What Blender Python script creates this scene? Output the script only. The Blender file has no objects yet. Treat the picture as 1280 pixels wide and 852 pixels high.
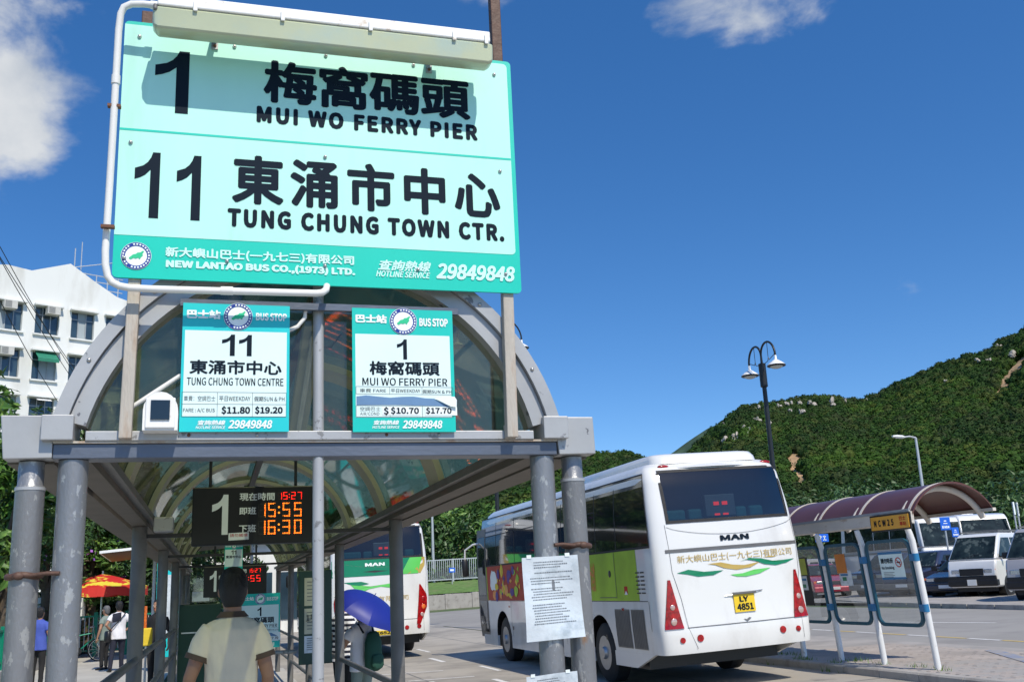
import bpy, bmesh, math, random
import numpy as np
from mathutils import Vector, Matrix
from math import radians as RAD, sin, cos, pi
random.seed(7)
scn = bpy.context.scene
COL = scn.collection
# ---------------------------------------------------------------- camera
CAM_H, FPX = 1.68, 1240.0
PITCH, ROLL, YAW = RAD(13.8), RAD(2.7), RAD(16.9345)
_f = Vector((sin(YAW)*cos(PITCH), cos(YAW)*cos(PITCH), sin(PITCH)))
_r = Vector((cos(YAW), -sin(YAW), 0)); _u = _r.cross(_f)
R_ = _r*cos(ROLL)-_u*sin(ROLL); U_ = _r*sin(ROLL)+_u*cos(ROLL)
cd = bpy.data.cameras.new('camera'); cam = bpy.data.objects.new('camera', cd); COL.objects.link(cam)
cd.sensor_width = 36; cd.lens = FPX/1280*36; cd.clip_start = .05; cd.clip_end = 20000
m3 = Matrix((R_, U_, -_f)).transposed()
cam.matrix_world = Matrix.Translation((0, 0, CAM_H)) @ m3.to_4x4()
scn.camera = cam
# ---------------------------------------------------------------- world, sun, exposure
SUN = Vector((.225, -1, 1.2)).normalized()
SEL = math.asin(SUN.z); SAZ = math.atan2(SUN.x, SUN.y)
scn.view_settings.view_transform = 'Standard'; scn.view_settings.look = 'None'
scn.view_settings.exposure = 0.0; scn.view_settings.gamma = 1.0
wld = bpy.data.worlds.new('World'); scn.world = wld; wld.use_nodes = True
def ray(x, y): return (R_*((x-640)/FPX)+U_*((426-y)/FPX)+_f)
def build_sky():
    nt = wld.node_tree; N = nt.nodes; L = nt.links; N.clear()
    out = N.new('ShaderNodeOutputWorld'); bg = N.new('ShaderNodeBackground'); bg.inputs['Strength'].default_value = .12
    sky = N.new('ShaderNodeTexSky'); sky.sky_type = 'NISHITA'; sky.sun_disc = False
    sky.sun_elevation = SEL; sky.sun_rotation = SAZ; sky.air_density = 1.0; sky.dust_density = .3; sky.ozone_density = 3.0; sky.altitude = 0
    hsv = N.new('ShaderNodeHueSaturation'); hsv.inputs['Saturation'].default_value = 1.30; hsv.inputs['Value'].default_value = 1.38
    hsv.inputs['Hue'].default_value = .505
    L.new(sky.outputs[0], hsv.inputs['Color'])
    tc = N.new('ShaderNodeTexCoord'); va = N.new('ShaderNodeVectorMath'); va.operation = 'MULTIPLY_ADD'; va.inputs[1].default_value = (1, 1, 1.3); va.inputs[2].default_value = (0, 0, .035); L.new(tc.outputs['Generated'], va.inputs[0])
    vn = N.new('ShaderNodeVectorMath'); vn.operation = 'NORMALIZE'; L.new(va.outputs[0], vn.inputs[0]); L.new(vn.outputs[0], sky.inputs['Vector']) if 'Vector' in sky.inputs else None
    no = N.new('ShaderNodeTexNoise'); no.inputs['Scale'].default_value = 9; no.inputs['Detail'].default_value = 9
    no.inputs['Roughness'].default_value = .56; no.inputs['Distortion'].default_value = .25
    mp = N.new('ShaderNodeMapping'); mp.inputs['Scale'].default_value = (1, 1, 1.5); mp.inputs['Location'].default_value = (.3, .1, 0)
    L.new(tc.outputs['Generated'], mp.inputs[0]); L.new(mp.outputs[0], no.inputs['Vector'])
    acc = None
    clouds = [((5, 125), .115, .64), ((-70, 70), .15, .58), ((905, 0), .115, .42), ((960, -50), .12, .40), ((610, -25), .09, .33), ((845, 28), .055, .28), ((-420, 250), .2, .3), ((1700, 150), .22, .28)]
    for (px, rad, k) in clouds:
        c = ray(*px).normalized()
        d = N.new('ShaderNodeVectorMath'); d.operation = 'DISTANCE'; L.new(tc.outputs['Generated'], d.inputs[0]); d.inputs[1].default_value = c
        mr = N.new('ShaderNodeMapRange'); mr.interpolation_type = 'SMOOTHSTEP'
        mr.inputs[1].default_value = rad*1.25; mr.inputs[2].default_value = 0; mr.inputs[3].default_value = 0; mr.inputs[4].default_value = k
        L.new(d.outputs['Value'], mr.inputs[0])
        if acc is None: acc = mr.outputs[0]
        else:
            a = N.new('ShaderNodeMath'); a.operation = 'MAXIMUM'; L.new(acc, a.inputs[0]); L.new(mr.outputs[0], a.inputs[1]); acc = a.outputs[0]
    a = N.new('ShaderNodeMath'); a.operation = 'ADD'; L.new(acc, a.inputs[0]); L.new(no.outputs[0], a.inputs[1])
    mr = N.new('ShaderNodeMapRange'); mr.interpolation_type = 'SMOOTHSTEP'; mr.inputs[1].default_value = .73; mr.inputs[2].default_value = 1.02
    mr.inputs[3].default_value = 0; mr.inputs[4].default_value = .93
    L.new(a.outputs[0], mr.inputs[0])
    n2 = N.new('ShaderNodeTexNoise'); n2.inputs['Scale'].default_value = 14; n2.inputs['Detail'].default_value = 5; L.new(tc.outputs['Generated'], n2.inputs['Vector'])
    cr = N.new('ShaderNodeValToRGB'); cr.color_ramp.elements[0].position = .35; cr.color_ramp.elements[1].position = .7
    cr.color_ramp.elements[0].color = (4.4, 4.8, 5.3, 1); cr.color_ramp.elements[1].color = (6.9, 7.0, 7.0, 1)
    L.new(n2.outputs[0], cr.inputs[0])
    mx = N.new('ShaderNodeMixRGB'); L.new(mr.outputs[0], mx.inputs[0]); L.new(hsv.outputs[0], mx.inputs[1]); L.new(cr.outputs[0], mx.inputs[2])
    L.new(mx.outputs[0], bg.inputs['Color']); L.new(bg.outputs[0], out.inputs[0])
build_sky()
sd = bpy.data.lights.new('sun', 'SUN'); sd.energy = 4.25; sd.angle = RAD(.53); sd.color = (1, .925, .79)
so = bpy.data.objects.new('sun', sd); COL.objects.link(so); so.rotation_euler = SUN.to_track_quat('Z', 'Y').to_euler()
# ---------------------------------------------------------------- geometry of the view (pixel of a 1280x852 picture -> point at a real distance)
def at(x, y, Y=None, X=None, Z=None):
    v = ray(x, y)
    t = Y/v.y if Y is not None else X/v.x if X is not None else (Z-CAM_H)/v.z
    return v*t+Vector((0, 0, CAM_H))
def gz(X): return min(max(X-6, 0)*.024, .9)      # the yard rises gently to the right
# ---------------------------------------------------------------- mesh helpers
class M:
    def __init__(s): s.v = []; s.f = []
    def add(s, vs, fs):
        o = len(s.v); s.v += [tuple(p) for p in vs]; s.f += [tuple(i+o for i in f) for f in fs]; return s
    def box(s, x0, x1, y0, y1, z0, z1):
        return s.add([(x0,y0,z0),(x1,y0,z0),(x1,y1,z0),(x0,y1,z0),(x0,y0,z1),(x1,y0,z1),(x1,y1,z1),(x0,y1,z1)],
                     [(3,2,1,0),(4,5,6,7),(0,1,5,4),(1,2,6,5),(2,3,7,6),(3,0,4,7)])
    def obox(s, c, ax, ay, az):     # oriented: centre + half-axis vectors
        c = Vector(c); ax = Vector(ax); ay = Vector(ay); az = Vector(az)
        vs = [c+ax*i+ay*j+az*k for k in (-1, 1) for (i, j) in ((-1,-1),(1,-1),(1,1),(-1,1))]
        return s.add(vs, [(3,2,1,0),(4,5,6,7),(0,1,5,4),(1,2,6,5),(2,3,7,6),(3,0,4,7)])
    def loft(s, rings, caps=True, closed=True):
        n = len(rings[0]); o = len(s.v)
        for r in rings: s.v += [tuple(p) for p in r]
        for k in range(len(rings)-1):
            for i in range(n if closed else n-1):
                j = (i+1) % n; a = o+k*n
                s.f.append((a+i, a+j, a+n+j, a+n+i))
        if caps and closed:
            s.f.append(tuple(o+i for i in range(n))[::-1]); s.f.append(tuple(o+(len(rings)-1)*n+i for i in range(n)))
        return s
    def tube(s, pts, r, n=10, caps=True, flat=None):
        pts = [Vector(p) for p in pts]; rings = []
        rr = r if isinstance(r, (list, tuple)) else [r]*len(pts)
        t = (pts[1]-pts[0]).normalized(); ref = Vector((0, 0, 1)) if abs(t.z) < .9 else Vector((1, 0, 0))
        a = t.cross(ref).normalized()
        for i, p in enumerate(pts):
            t = (pts[min(i+1, len(pts)-1)]-pts[max(i-1, 0)]).normalized()
            a = (a-t*a.dot(t)).normalized(); b = t.cross(a)
            e = rr[i] if isinstance(rr[i], (list, tuple)) else (rr[i], rr[i])
            rings.append([p+a*cos(2*pi*k/n)*e[0]+b*sin(2*pi*k/n)*e[1] for k in range(n)])
        return s.loft(rings, caps)
    def cyl(s, p0, p1, r, r1=None, n=16): return s.tube([p0, p1], [r, r if r1 is None else r1], n)
    def ball(s, c, rx, ry=None, rz=None, n=12, m=8):
        ry = ry or rx; rz = rz or rx; o = len(s.v); c = Vector(c)
        for j in range(1, m):
            th = pi*j/m
            for i in range(n): s.v.append((c.x+rx*sin(th)*cos(2*pi*i/n), c.y+ry*sin(th)*sin(2*pi*i/n), c.z+rz*cos(th)))
        t = len(s.v); s.v += [(c.x, c.y, c.z+rz), (c.x, c.y, c.z-rz)]
        for j in range(m-2):
            for i in range(n):
                k = (i+1) % n; a = o+j*n; s.f.append((a+i, a+n+i, a+n+k, a+k))
        for i in range(n):
            k = (i+1) % n; s.f.append((t, o+i, o+k)); s.f.append((t+1, o+(m-2)*n+k, o+(m-2)*n+i))
        return s
    def quad(s, a, b, c, d): return s.add([a, b, c, d], [(0, 1, 2, 3)])
    def poly(s, pts): return s.add(pts, [tuple(range(len(pts)))])
    def prism(s, pts, vec):
        pts = [Vector(p) for p in pts]; n = len(pts); v = Vector(vec)
        return s.add(pts+[p+v for p in pts], [tuple(range(n))[::-1], tuple(range(n, 2*n))]+[(i, (i+1) % n, n+(i+1) % n, n+i) for i in range(n)])
    def grid(s, fn, nu, nv):
        o = len(s.v)
        for j in range(nv+1):
            for i in range(nu+1): s.v.append(tuple(fn(i/nu, j/nv)))
        for j in range(nv):
            for i in range(nu):
                a = o+j*(nu+1)+i; s.f.append((a, a+1, a+nu+2, a+nu+1))
        return s
    def tf(s, mat): s.v = [tuple(mat @ Vector(p)) for p in s.v]; return s
    def merge(s, o): return s.add(o.v, o.f)
WM = {}
def mesh_of(m, name, smooth=0, recalc=True):
    me = bpy.data.meshes.new(name); me.from_pydata(m.v, [], m.f)
    if recalc:
        bm = bmesh.new(); bm.from_mesh(me); bmesh.ops.recalc_face_normals(bm, faces=bm.faces); bm.to_mesh(me); bm.free()
    if smooth:
        me.shade_smooth(); me.set_sharp_from_angle(angle=RAD(smooth))
    me.update(); return me
def obj(name, m, mt, parent=None, smooth=0, bevel=0, loc=False, recalc=True, label=None, stuff=False):
    me = m if isinstance(m, bpy.types.Mesh) else None
    if me is None:
        if parent is not None and not loc:
            inv = WM[parent].inverted(); m.tf(inv)
        me = mesh_of(m, name, smooth, recalc)
    if not me.materials: me.materials.append(mt)
    o = bpy.data.objects.new(name, me); COL.objects.link(o)
    if parent is not None: o.parent = parent; WM[o] = WM[parent]
    else: WM[o] = Matrix()
    if bevel:
        b = o.modifiers.new('bevel', 'BEVEL'); b.width = bevel; b.segments = 2; b.limit_method = 'ANGLE'; b.angle_limit = RAD(35)
    if label: o['label'] = label
    if stuff: o['kind'] = 'stuff'
    return o
def thing(name, label, cat, loc=(0, 0, 0), rz=0, group=None, mat=None):
    o = bpy.data.objects.new(name, None); COL.objects.link(o); o.empty_display_size = .2
    mw = mat if mat is not None else Matrix.Translation(loc) @ Matrix.Rotation(rz, 4, 'Z')
    o.matrix_world = mw; WM[o] = mw.copy(); o['label'] = label; o['category'] = cat
    if group: o['group'] = group
    return o
def tag(o, label, cat, group=None):
    o['label'] = label; o['category'] = cat
    if group: o['group'] = group
    return o
def struct(name, m, mt, smooth=0, recalc=True):
    o = obj(name, m, mt, None, smooth, recalc=recalc); o['kind'] = 'structure'; return o
def dup(root, mw, label=None, group=None):
    def cp(o, par):
        c = o.copy(); COL.objects.link(c)
        if par is not None: c.parent = par; c.matrix_parent_inverse = o.matrix_parent_inverse.copy()
        WM[c] = mw
        for ch in [x for x in KIDS.get(o, [])]: cp(ch, c)
        return c
    KIDS = {}
    for x in bpy.data.objects:
        if x.parent: KIDS.setdefault(x.parent, []).append(x)
    r = cp(root, None); r.matrix_world = mw
    if label: r['label'] = label
    if group: r['group'] = group
    return r
def applied(o):        # bake modifiers into a plain mesh
    dg = bpy.context.evaluated_depsgraph_get(); me = bpy.data.meshes.new_from_object(o.evaluated_get(dg)); old = o.data
    o.modifiers.clear(); o.data = me; return o
# ---------------------------------------------------------------- materials
def mat(name, c, rough=.5, metal=0, var=.12, vs=6, bump=0, bs=40, c2=None, p2=(.5, .7), s2=3, emit=0, coat=0, stretch=(1, 1, 1), alpha=1, detail=6, c3=None, p3=(.6, .66), s3=8):
    m = bpy.data.materials.new(name); m.use_nodes = True; nt = m.node_tree; N = nt.nodes; L = nt.links
    p = N['Principled BSDF']; p.inputs['Roughness'].default_value = rough; p.inputs['Metallic'].default_value = metal
    if coat: p.inputs['Coat Weight'].default_value = coat; p.inputs['Coat Roughness'].default_value = .08
    tc = N.new('ShaderNodeTexCoord'); mp = N.new('ShaderNodeMapping'); mp.inputs['Scale'].default_value = stretch
    L.new(tc.outputs['Object'], mp.inputs[0])
    def noise(s, d=detail):
        n = N.new('ShaderNodeTexNoise'); n.inputs['Scale'].default_value = s; n.inputs['Detail'].default_value = d; L.new(mp.outputs[0], n.inputs['Vector']); return n
    n = noise(vs); cr = N.new('ShaderNodeValToRGB'); e = cr.color_ramp.elements
    e[0].position = .3; e[1].position = .72
    e[0].color = (*[x*(1-var) for x in c], 1); e[1].color = (*[min(1, x*(1+var)) for x in c], 1)
    L.new(n.outputs[0], cr.inputs[0]); out = cr.outputs[0]
    for cc, pp, ss in ((c2, p2, s2), (c3, p3, s3)):
        if cc:
            n2 = noise(ss, 8); n2.inputs['Roughness'].default_value = .62; mr = N.new('ShaderNodeMapRange'); mr.inputs[1].default_value = pp[0]; mr.inputs[2].default_value = pp[1]
            L.new(n2.outputs[0], mr.inputs[0]); mx = N.new('ShaderNodeMixRGB'); L.new(mr.outputs[0], mx.inputs[0]); L.new(out, mx.inputs[1]); mx.inputs[2].default_value = (*cc, 1); out = mx.outputs[0]
    L.new(out, p.inputs['Base Color'])
    if emit: L.new(out, p.inputs['Emission Color']); p.inputs['Emission Strength'].default_value = emit
    if bump:
        nb = noise(bs); b = N.new('ShaderNodeBump'); b.inputs['Strength'].default_value = bump; b.inputs['Distance'].default_value = .02
        L.new(nb.outputs[0], b.inputs['Height']); L.new(b.outputs[0], p.inputs['Normal'])
    if alpha < 1: p.inputs['Alpha'].default_value = alpha
    return m
def glass_mat(name, tint, refl=.12, rough=.02, dirt=0, dcol=(.5, .5, .48)):
    m = bpy.data.materials.new(name); m.use_nodes = True; nt = m.node_tree; N = nt.nodes; L = nt.links; N.clear()
    o = N.new('ShaderNodeOutputMaterial'); t = N.new('ShaderNodeBsdfTransparent'); t.inputs[0].default_value = (*tint, 1)
    g = N.new('ShaderNodeBsdfGlossy'); g.inputs['Roughness'].default_value = rough
    fr = N.new('ShaderNodeLayerWeight'); fr.inputs[0].default_value = .25
    mr = N.new('ShaderNodeMapRange'); mr.inputs[1].default_value = 0; mr.inputs[2].default_value = 1; mr.inputs[3].default_value = refl; mr.inputs[4].default_value = min(1, refl+.5)
    L.new(fr.outputs['Facing'], mr.inputs[0]); mx = N.new('ShaderNodeMixShader'); L.new(mr.outputs[0], mx.inputs[0]); L.new(t.outputs[0], mx.inputs[1]); L.new(g.outputs[0], mx.inputs[2])
    last = mx.outputs[0]
    if dirt:
        d = N.new('ShaderNodeBsdfDiffuse'); d.inputs[0].default_value = (*dcol, 1); tc = N.new('ShaderNodeTexCoord'); n = N.new('ShaderNodeTexNoise'); n.inputs['Scale'].default_value = 4; n.inputs['Detail'].default_value = 10
        n.inputs['Roughness'].default_value = .7
        L.new(tc.outputs['Object'], n.inputs['Vector']); m2 = N.new('ShaderNodeMapRange'); m2.inputs[1].default_value = .42; m2.inputs[2].default_value = .72; m2.inputs[3].default_value = dirt*.3; m2.inputs[4].default_value = dirt
        L.new(n.outputs[0], m2.inputs[0]); m3_ = N.new('ShaderNodeMixShader'); L.new(m2.outputs[0], m3_.inputs[0]); L.new(last, m3_.inputs[1]); L.new(d.outputs[0], m3_.inputs[2]); last = m3_.outputs[0]
    L.new(last, o.inputs[0]); return m
K = {}
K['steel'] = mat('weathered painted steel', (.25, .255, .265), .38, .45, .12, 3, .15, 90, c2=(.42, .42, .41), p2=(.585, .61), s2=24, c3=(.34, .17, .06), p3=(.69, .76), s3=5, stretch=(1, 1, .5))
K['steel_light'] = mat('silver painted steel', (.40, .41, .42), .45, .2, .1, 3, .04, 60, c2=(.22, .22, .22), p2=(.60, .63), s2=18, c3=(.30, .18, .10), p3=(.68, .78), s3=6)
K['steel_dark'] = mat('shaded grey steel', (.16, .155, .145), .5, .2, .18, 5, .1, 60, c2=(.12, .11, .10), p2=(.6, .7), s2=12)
K['gutterdark'] = mat('brown grey gutter', (.115, .10, .08), .6, .1, .15, 4)
K['beam'] = mat('blue grey beam paint', (.12, .14, .18), .4, .3, .14, 4, .1, 60, c2=(.30, .22, .17), p2=(.66, .8), s2=5, stretch=(.4, 1, 1))
K['rim'] = mat('arch rim aluminium', (.40, .405, .405), .42, .25, .10, 4, .03, 40, c2=(.15, .15, .16), p2=(.63, .65), s2=11, c3=(.33, .24, .17), p3=(.70, .80), s3=5)
K['rail'] = mat('rusty cream post paint', (.46, .42, .36), .55, .1, .15, 5, .2, 60, c2=(.30, .16, .07), p2=(.52, .72), s2=5, stretch=(2, 2, .4))
K['brownpost'] = mat('brown post', (.10, .052, .035), .6, .1, .2, 20, .2)
K['white_pipe'] = mat('white enamel pipe', (.78, .77, .74), .35, 0, .04, 5, c2=(.55, .48, .38), p2=(.68, .8), s2=8)
K['sign_mint'] = mat('mint sign face', (.46, .85, .73), .38, 0, .04, 2, c2=(.38, .70, .60), p2=(.55, .85), s2=3, stretch=(2.2, 1, .35))
K['sign_green'] = mat('teal sign green', (.0, .56, .43), .38, 0, .04, 3)
K['notice_teal'] = mat('teal notice', (.0, .53, .45), .4, 0, .06, 3)
K['notice_cyan'] = mat('cyan notice', (.01, .56, .58), .4, 0, .06, 3)
K['notice_white'] = mat('pale notice field', (.70, .86, .84), .45, 0, .03, 4)
K['ink'] = mat('dark navy ink', (.006, .014, .026), .65, 0, .05, 4)
K['ink_grey'] = mat('faded grey ink', (.12, .14, .15), .5, 0, .05, 4)
K['white'] = mat('white print', (.82, .88, .86), .45, 0, .03, 4)
K['mintprint'] = mat('pale mint print', (.58, .90, .82), .45, 0, .03, 4)
K['blueprint'] = mat('blue logo print', (.03, .06, .30), .45, 0, .05, 4)
K['islegreen'] = mat('island green print', (.05, .55, .28), .45, 0, .05, 4)
K['bolt'] = mat('bolt steel', (.45, .44, .42), .3, .8, .1, 20)
K['rustbolt'] = mat('rusty bolt', (.16, .07, .04), .7, .2, .2, 20)
K['fix_white'] = mat('aged white lamp tray', (.80, .80, .78), .45, 0, .05, 6, c2=(.42, .28, .15), p2=(.60, .72), s2=12)
K['diffuser'] = mat('yellowed lamp diffuser', (.50, .54, .36), .25, 0, .06, 2, c2=(.42, .52, .44), p2=(.5, .7), s2=3, coat=.3)
K['darkmetal'] = mat('dark metal', (.04, .04, .042), .45, .3, .2, 10)
K['rib'] = mat('cream roof rib', (.42, .41, .29), .55, 0, .1, 4, .1, 40)
K['panel'] = glass_mat('smoked roof panel', (.50, .53, .41), .035, .03, .2, (.20, .20, .16))
K['gable'] = glass_mat('smoked gable glass', (.78, .81, .71), .04, .015, .13, (.20, .22, .19))
K['clear'] = glass_mat('clear screen', (.80, .84, .84), .07, .03, .10, (.5, .5, .5))
K['carglass'] = mat('car glass', (.015, .024, .024), .05, 0, .6, 3, c2=(.07, .09, .085), p2=(.56, .60), s2=2.6)  # paler noise patches painted into the glass mimic reflections and cabin interiors
K['carglass'].node_tree.nodes['Principled BSDF'].inputs['Specular IOR Level'].default_value = .35
K['busglass'] = mat('tinted bus glass', (.008, .014, .018), .03, 0, .25, 1.5, coat=.6)
K['rearglass'] = glass_mat('tinted rear glass', (.30, .40, .46), .06, .01)
K['buswhite'] = mat('white coach paint', (.74, .74, .715), .25, 0, .02, 1, coat=.5, c2=(.58, .565, .53), p2=(.52, .85), s2=1.6, stretch=(1, 1, .5))
K['blackrub'] = mat('black rubber', (.02, .02, .021), .7, 0, .2, 20)
K['black'] = mat('black plastic', (.012, .012, .013), .4, 0, .1, 10)
K['seam'] = mat('dark seam', (.12, .12, .12), .6)
K['trimgrey'] = mat('grey trim', (.16, .155, .15), .4, .3)
K['limegreen'] = mat('lime advert', (.36, .55, .03), .6, 0, .25, 1.2)
K['redad'] = mat('red advert', (.45, .03, .015), .6, 0, .2, 2)
K['yellowad'] = mat('yellow advert', (.75, .55, .03), .6, 0, .1, 2)
K['purplead'] = mat('purple advert', (.08, .03, .25), .6, 0, .1, 2)
K['orange'] = mat('orange print', (.75, .25, .02), .4)
K['darkgreen'] = mat('dark green livery', (.0, .20, .08), .3, 0, .05, 2, coat=.5)
K['brightgreen'] = mat('bright green livery', (.12, .58, .10), .3, 0, .05, 2, coat=.5)
K['gold'] = mat('gold livery', (.50, .36, .10), .35, 0, .05, 2, coat=.3)
K['redlens'] = mat('red lamp lens', (.33, .004, .005), .22, 0, .5, 14, coat=.3)
K['amber'] = mat('amber lamp lens', (.75, .16, .02), .12, 0, .3, 30, coat=1)
K['clearlens'] = mat('round lamp lens', (.55, .38, .33), .1, .3, .1, 30, coat=1)
K['plate'] = mat('yellow number plate', (.80, .55, .02), .4, 0, .03)
K['plate_w'] = mat('white number plate', (.75, .75, .72), .4, 0, .03)
K['chrome'] = mat('bright metal', (.62, .62, .62), .2, .9, .05)
K['rim_steel'] = mat('wheel rim', (.45, .45, .45), .35, .6, .1)
K['teal_seat'] = mat('teal seat cloth', (.03, .17, .17), .7, 0, .15, 20)
K['interior'] = mat('dark interior', (.035, .06, .09), .8, 0, .1, 6)
K['curtain'] = mat('pale curtain', (.35, .40, .42), .8, 0, .1, 20, stretch=(8, 8, 1))
K['led_o'] = mat('orange led', (1, .28, .02), .5, emit=1.6, var=.05)
K['led_r'] = mat('red led', (1, .03, .015), .5, emit=1.5, var=.05)
K['led_off'] = mat('unlit led', (.07, .065, .06), .5)
K['concrete'] = mat('yard concrete', (.40, .365, .31), .85, 0, .08, .25, .15, 60, c2=(.25, .23, .20), p2=(.44, .66), s2=.45, c3=(.17, .155, .14), p3=(.60, .70), s3=1.1)
K['pave'] = mat('pale pavement', (.47, .45, .40), .85, 0, .1, .6, .15, 50, c2=(.36, .34, .31), p2=(.5, .75), s2=1.1)
K['kerb'] = mat('kerb concrete', (.36, .34, .31), .85, 0, .12, 2, .2, 50, c2=(.22, .20, .18), p2=(.52, .72), s2=3)
K['paver'] = mat('grey brick paver', (.36, .335, .31), .85, 0, .14, 1.6, .15, 60, c2=(.25, .24, .22), p2=(.5, .75), s2=1.2)
K['paver2'] = mat('warm brick paver', (.40, .35, .31), .85, 0, .14, 1.6, .15, 60, c2=(.27, .25, .23), p2=(.5, .75), s2=1.2)
K['tarmac'] = mat('grey road', (.30, .285, .26), .85, 0, .09, .3, .15, 80, c2=(.24, .225, .21), p2=(.5, .75), s2=.8)
K['roadwhite'] = mat('white road paint', (.72, .71, .68), .7, 0, .08, 4, c2=(.42, .40, .37), p2=(.55, .7), s2=6)
K['roadyellow'] = mat('yellow road paint', (.62, .45, .13), .7, 0, .08, 4, c2=(.42, .36, .25), p2=(.55, .7), s2=6)
K['roadblue'] = mat('worn blue paint', (.24, .27, .36), .8, 0, .1, 4, c2=(.34, .32, .30), p2=(.42, .6), s2=5)
K['soil'] = mat('rough ground', (.14, .15, .07), .95, 0, .3, .2, c2=(.07, .12, .03), p2=(.4, .6), s2=.4)
K['grass'] = mat('grass', (.11, .20, .04), .9, 0, .3, 3, c2=(.17, .20, .07), p2=(.5, .7), s2=1)
K['leaf'] = mat('leaf', (.07, .16, .025), .5, 0, .4, .8, c2=(.17, .28, .05), p2=(.5, .6), s2=2.5)
K['leaf2'] = mat('olive leaf', (.12, .16, .04), .55, 0, .4, .8, c2=(.24, .22, .09), p2=(.5, .6), s2=2.5)
K['leafdark'] = mat('dark leaf', (.035, .085, .02), .5, 0, .4, .5, c2=(.07, .14, .03), p2=(.5, .62), s2=1.5)
K['flower'] = mat('purple flower', (.36, .12, .50), .6, 0, .2, 5)
K['bark'] = mat('bark', (.10, .075, .05), .9, 0, .3, 8, .4, 30)
K['bldg'] = mat('white rendered wall', (.76, .77, .74), .85, 0, .04, .15, .08, 8, c2=(.56, .55, .50), p2=(.50, .75), s2=.5, stretch=(1, 1, .25))
K['winframe'] = mat('grey window frame', (.35, .37, .38), .5, .2)
K['winglass'] = mat('dark window glass', (.03, .055, .075), .06, 0, .5, .4, coat=.6)
K['ac'] = mat('air conditioner casing', (.55, .54, .50), .6, 0, .06)
K['awning'] = mat('green awning cloth', (.02, .20, .12), .7)
K['cable'] = mat('cable', (.03, .03, .03), .6)
K['greenrail'] = mat('green fence paint', (.0, .22, .13), .4, .1, .1, 6)
K['brownroof'] = mat('brown curved roof sheet', (.105, .034, .024), .35, 0, .12, 2, coat=.12)
K['creamrib'] = mat('cream shelter rib', (.66, .60, .52), .5, 0, .08, 4, c2=(.45, .30, .20), p2=(.62, .75), s2=6)
K['gutterm'] = mat('stained white gutter', (.62, .59, .54), .5, .1, .1, 4, c2=(.30, .17, .10), p2=(.56, .72), s2=7, stretch=(1, .5, 1))
K['bluepaint'] = mat('blue band paint', (.02, .17, .36), .4, 0, .08, 5)
K['cabinet'] = mat('dark green cabinet', (.008, .045, .03), .45, 0, .1, 4)
K['framedark'] = mat('dark teal frame', (.01, .085, .13), .4, 0, .1, 5)
K['postwhite'] = mat('white shelter post', (.72, .72, .70), .45, 0, .05, 4, c2=(.50, .46, .42), p2=(.6, .75), s2=8)
K['ncw'] = mat('amber sign face', (.82, .38, .03), .4, 0, .05, 4)
K['paper'] = mat('laminated paper', (.62, .68, .72), .28, 0, .1, 5, .5, 9, coat=.7, c2=(.40, .46, .50), p2=(.52, .68), s2=9)
K['poster_y'] = mat('yellow green poster', (.42, .46, .06), .5)
K['poster_o'] = mat('orange poster', (.62, .20, .03), .5)
K['redprint'] = mat('red print', (.55, .03, .02), .5)
K['skyblue'] = mat('blue plate', (.01, .12, .62), .4, 0, .04)
K['galv'] = mat('galvanised post', (.50, .52, .53), .45, .4, .05, 8)
K['lampblack'] = mat('black lamp post', (.018, .02, .022), .4, .2, .1, 6)
K['lampwhite'] = mat('white lamp shade', (.80, .80, .78), .35)
K['lamplens'] = mat('lamp glass', (.55, .56, .52), .2)
K['skin'] = mat('skin', (.36, .19, .115), .55, 0, .08, 10)
K['hair'] = mat('black hair', (.010, .009, .009), .5, 0, .3, 30, .5, 160, stretch=(4, 4, .6))
K['greyhair'] = mat('grey hair', (.12, .12, .12), .6, 0, .3, 60, .3, 120)
for _k in ('ink', 'ink_grey', 'redprint', 'blueprint', 'gold', 'islegreen'): K[_k].node_tree.nodes['Principled BSDF'].inputs['Specular IOR Level'].default_value = .12
def car_paint(n, c): K[n] = mat(n, c, .25, .1, .03, 2, coat=1)
car_paint('vanwhite', (.78, .78, .76)); car_paint('blackcar', (.012, .014, .03)); car_paint('redcar', (.42, .02, .05)); car_paint('silvercar', (.36, .35, .36)); car_paint('navycar', (.03, .035, .07))
# ---------------------------------------------------------------- lettering
def _font(fn):
    import os
    p = os.path.join(bpy.utils.resource_path('LOCAL'), 'datafiles', 'fonts', fn)
    try: return bpy.data.fonts.load(p) if os.path.exists(p) else None
    except Exception: return None
FONT = _font('Noto Sans CJK Regular.woff2')
GC = {}
def glyphs(s, shear=0.0, space=1.0):
    k = (s, shear, space)
    if k in GC: return GC[k]
    cu = bpy.data.curves.new('t', 'FONT'); cu.body = s; cu.size = 1; cu.shear = shear; cu.resolution_u = 3; cu.space_character = space; cu.fill_mode = 'FRONT'
    if FONT: cu.font = FONT
    o = bpy.data.objects.new('t', cu); COL.objects.link(o); dg = bpy.context.evaluated_depsgraph_get(); dg.update()
    me = bpy.data.meshes.new_from_object(o.evaluated_get(dg)); r = (np.array([tuple(v.co) for v in me.vertices]), [tuple(p.vertices) for p in me.polygons])
    bpy.data.objects.remove(o); bpy.data.curves.remove(cu); bpy.data.meshes.remove(me); GC[k] = r; return r
ONE = [(.62, 0), (1, 0), (1, 1), (.70, 1), (.62, .915), (.50, .845), (.33, .79), (0, .745), (0, .575), (.22, .605), (.42, .65), (.62, .73)]
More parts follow.
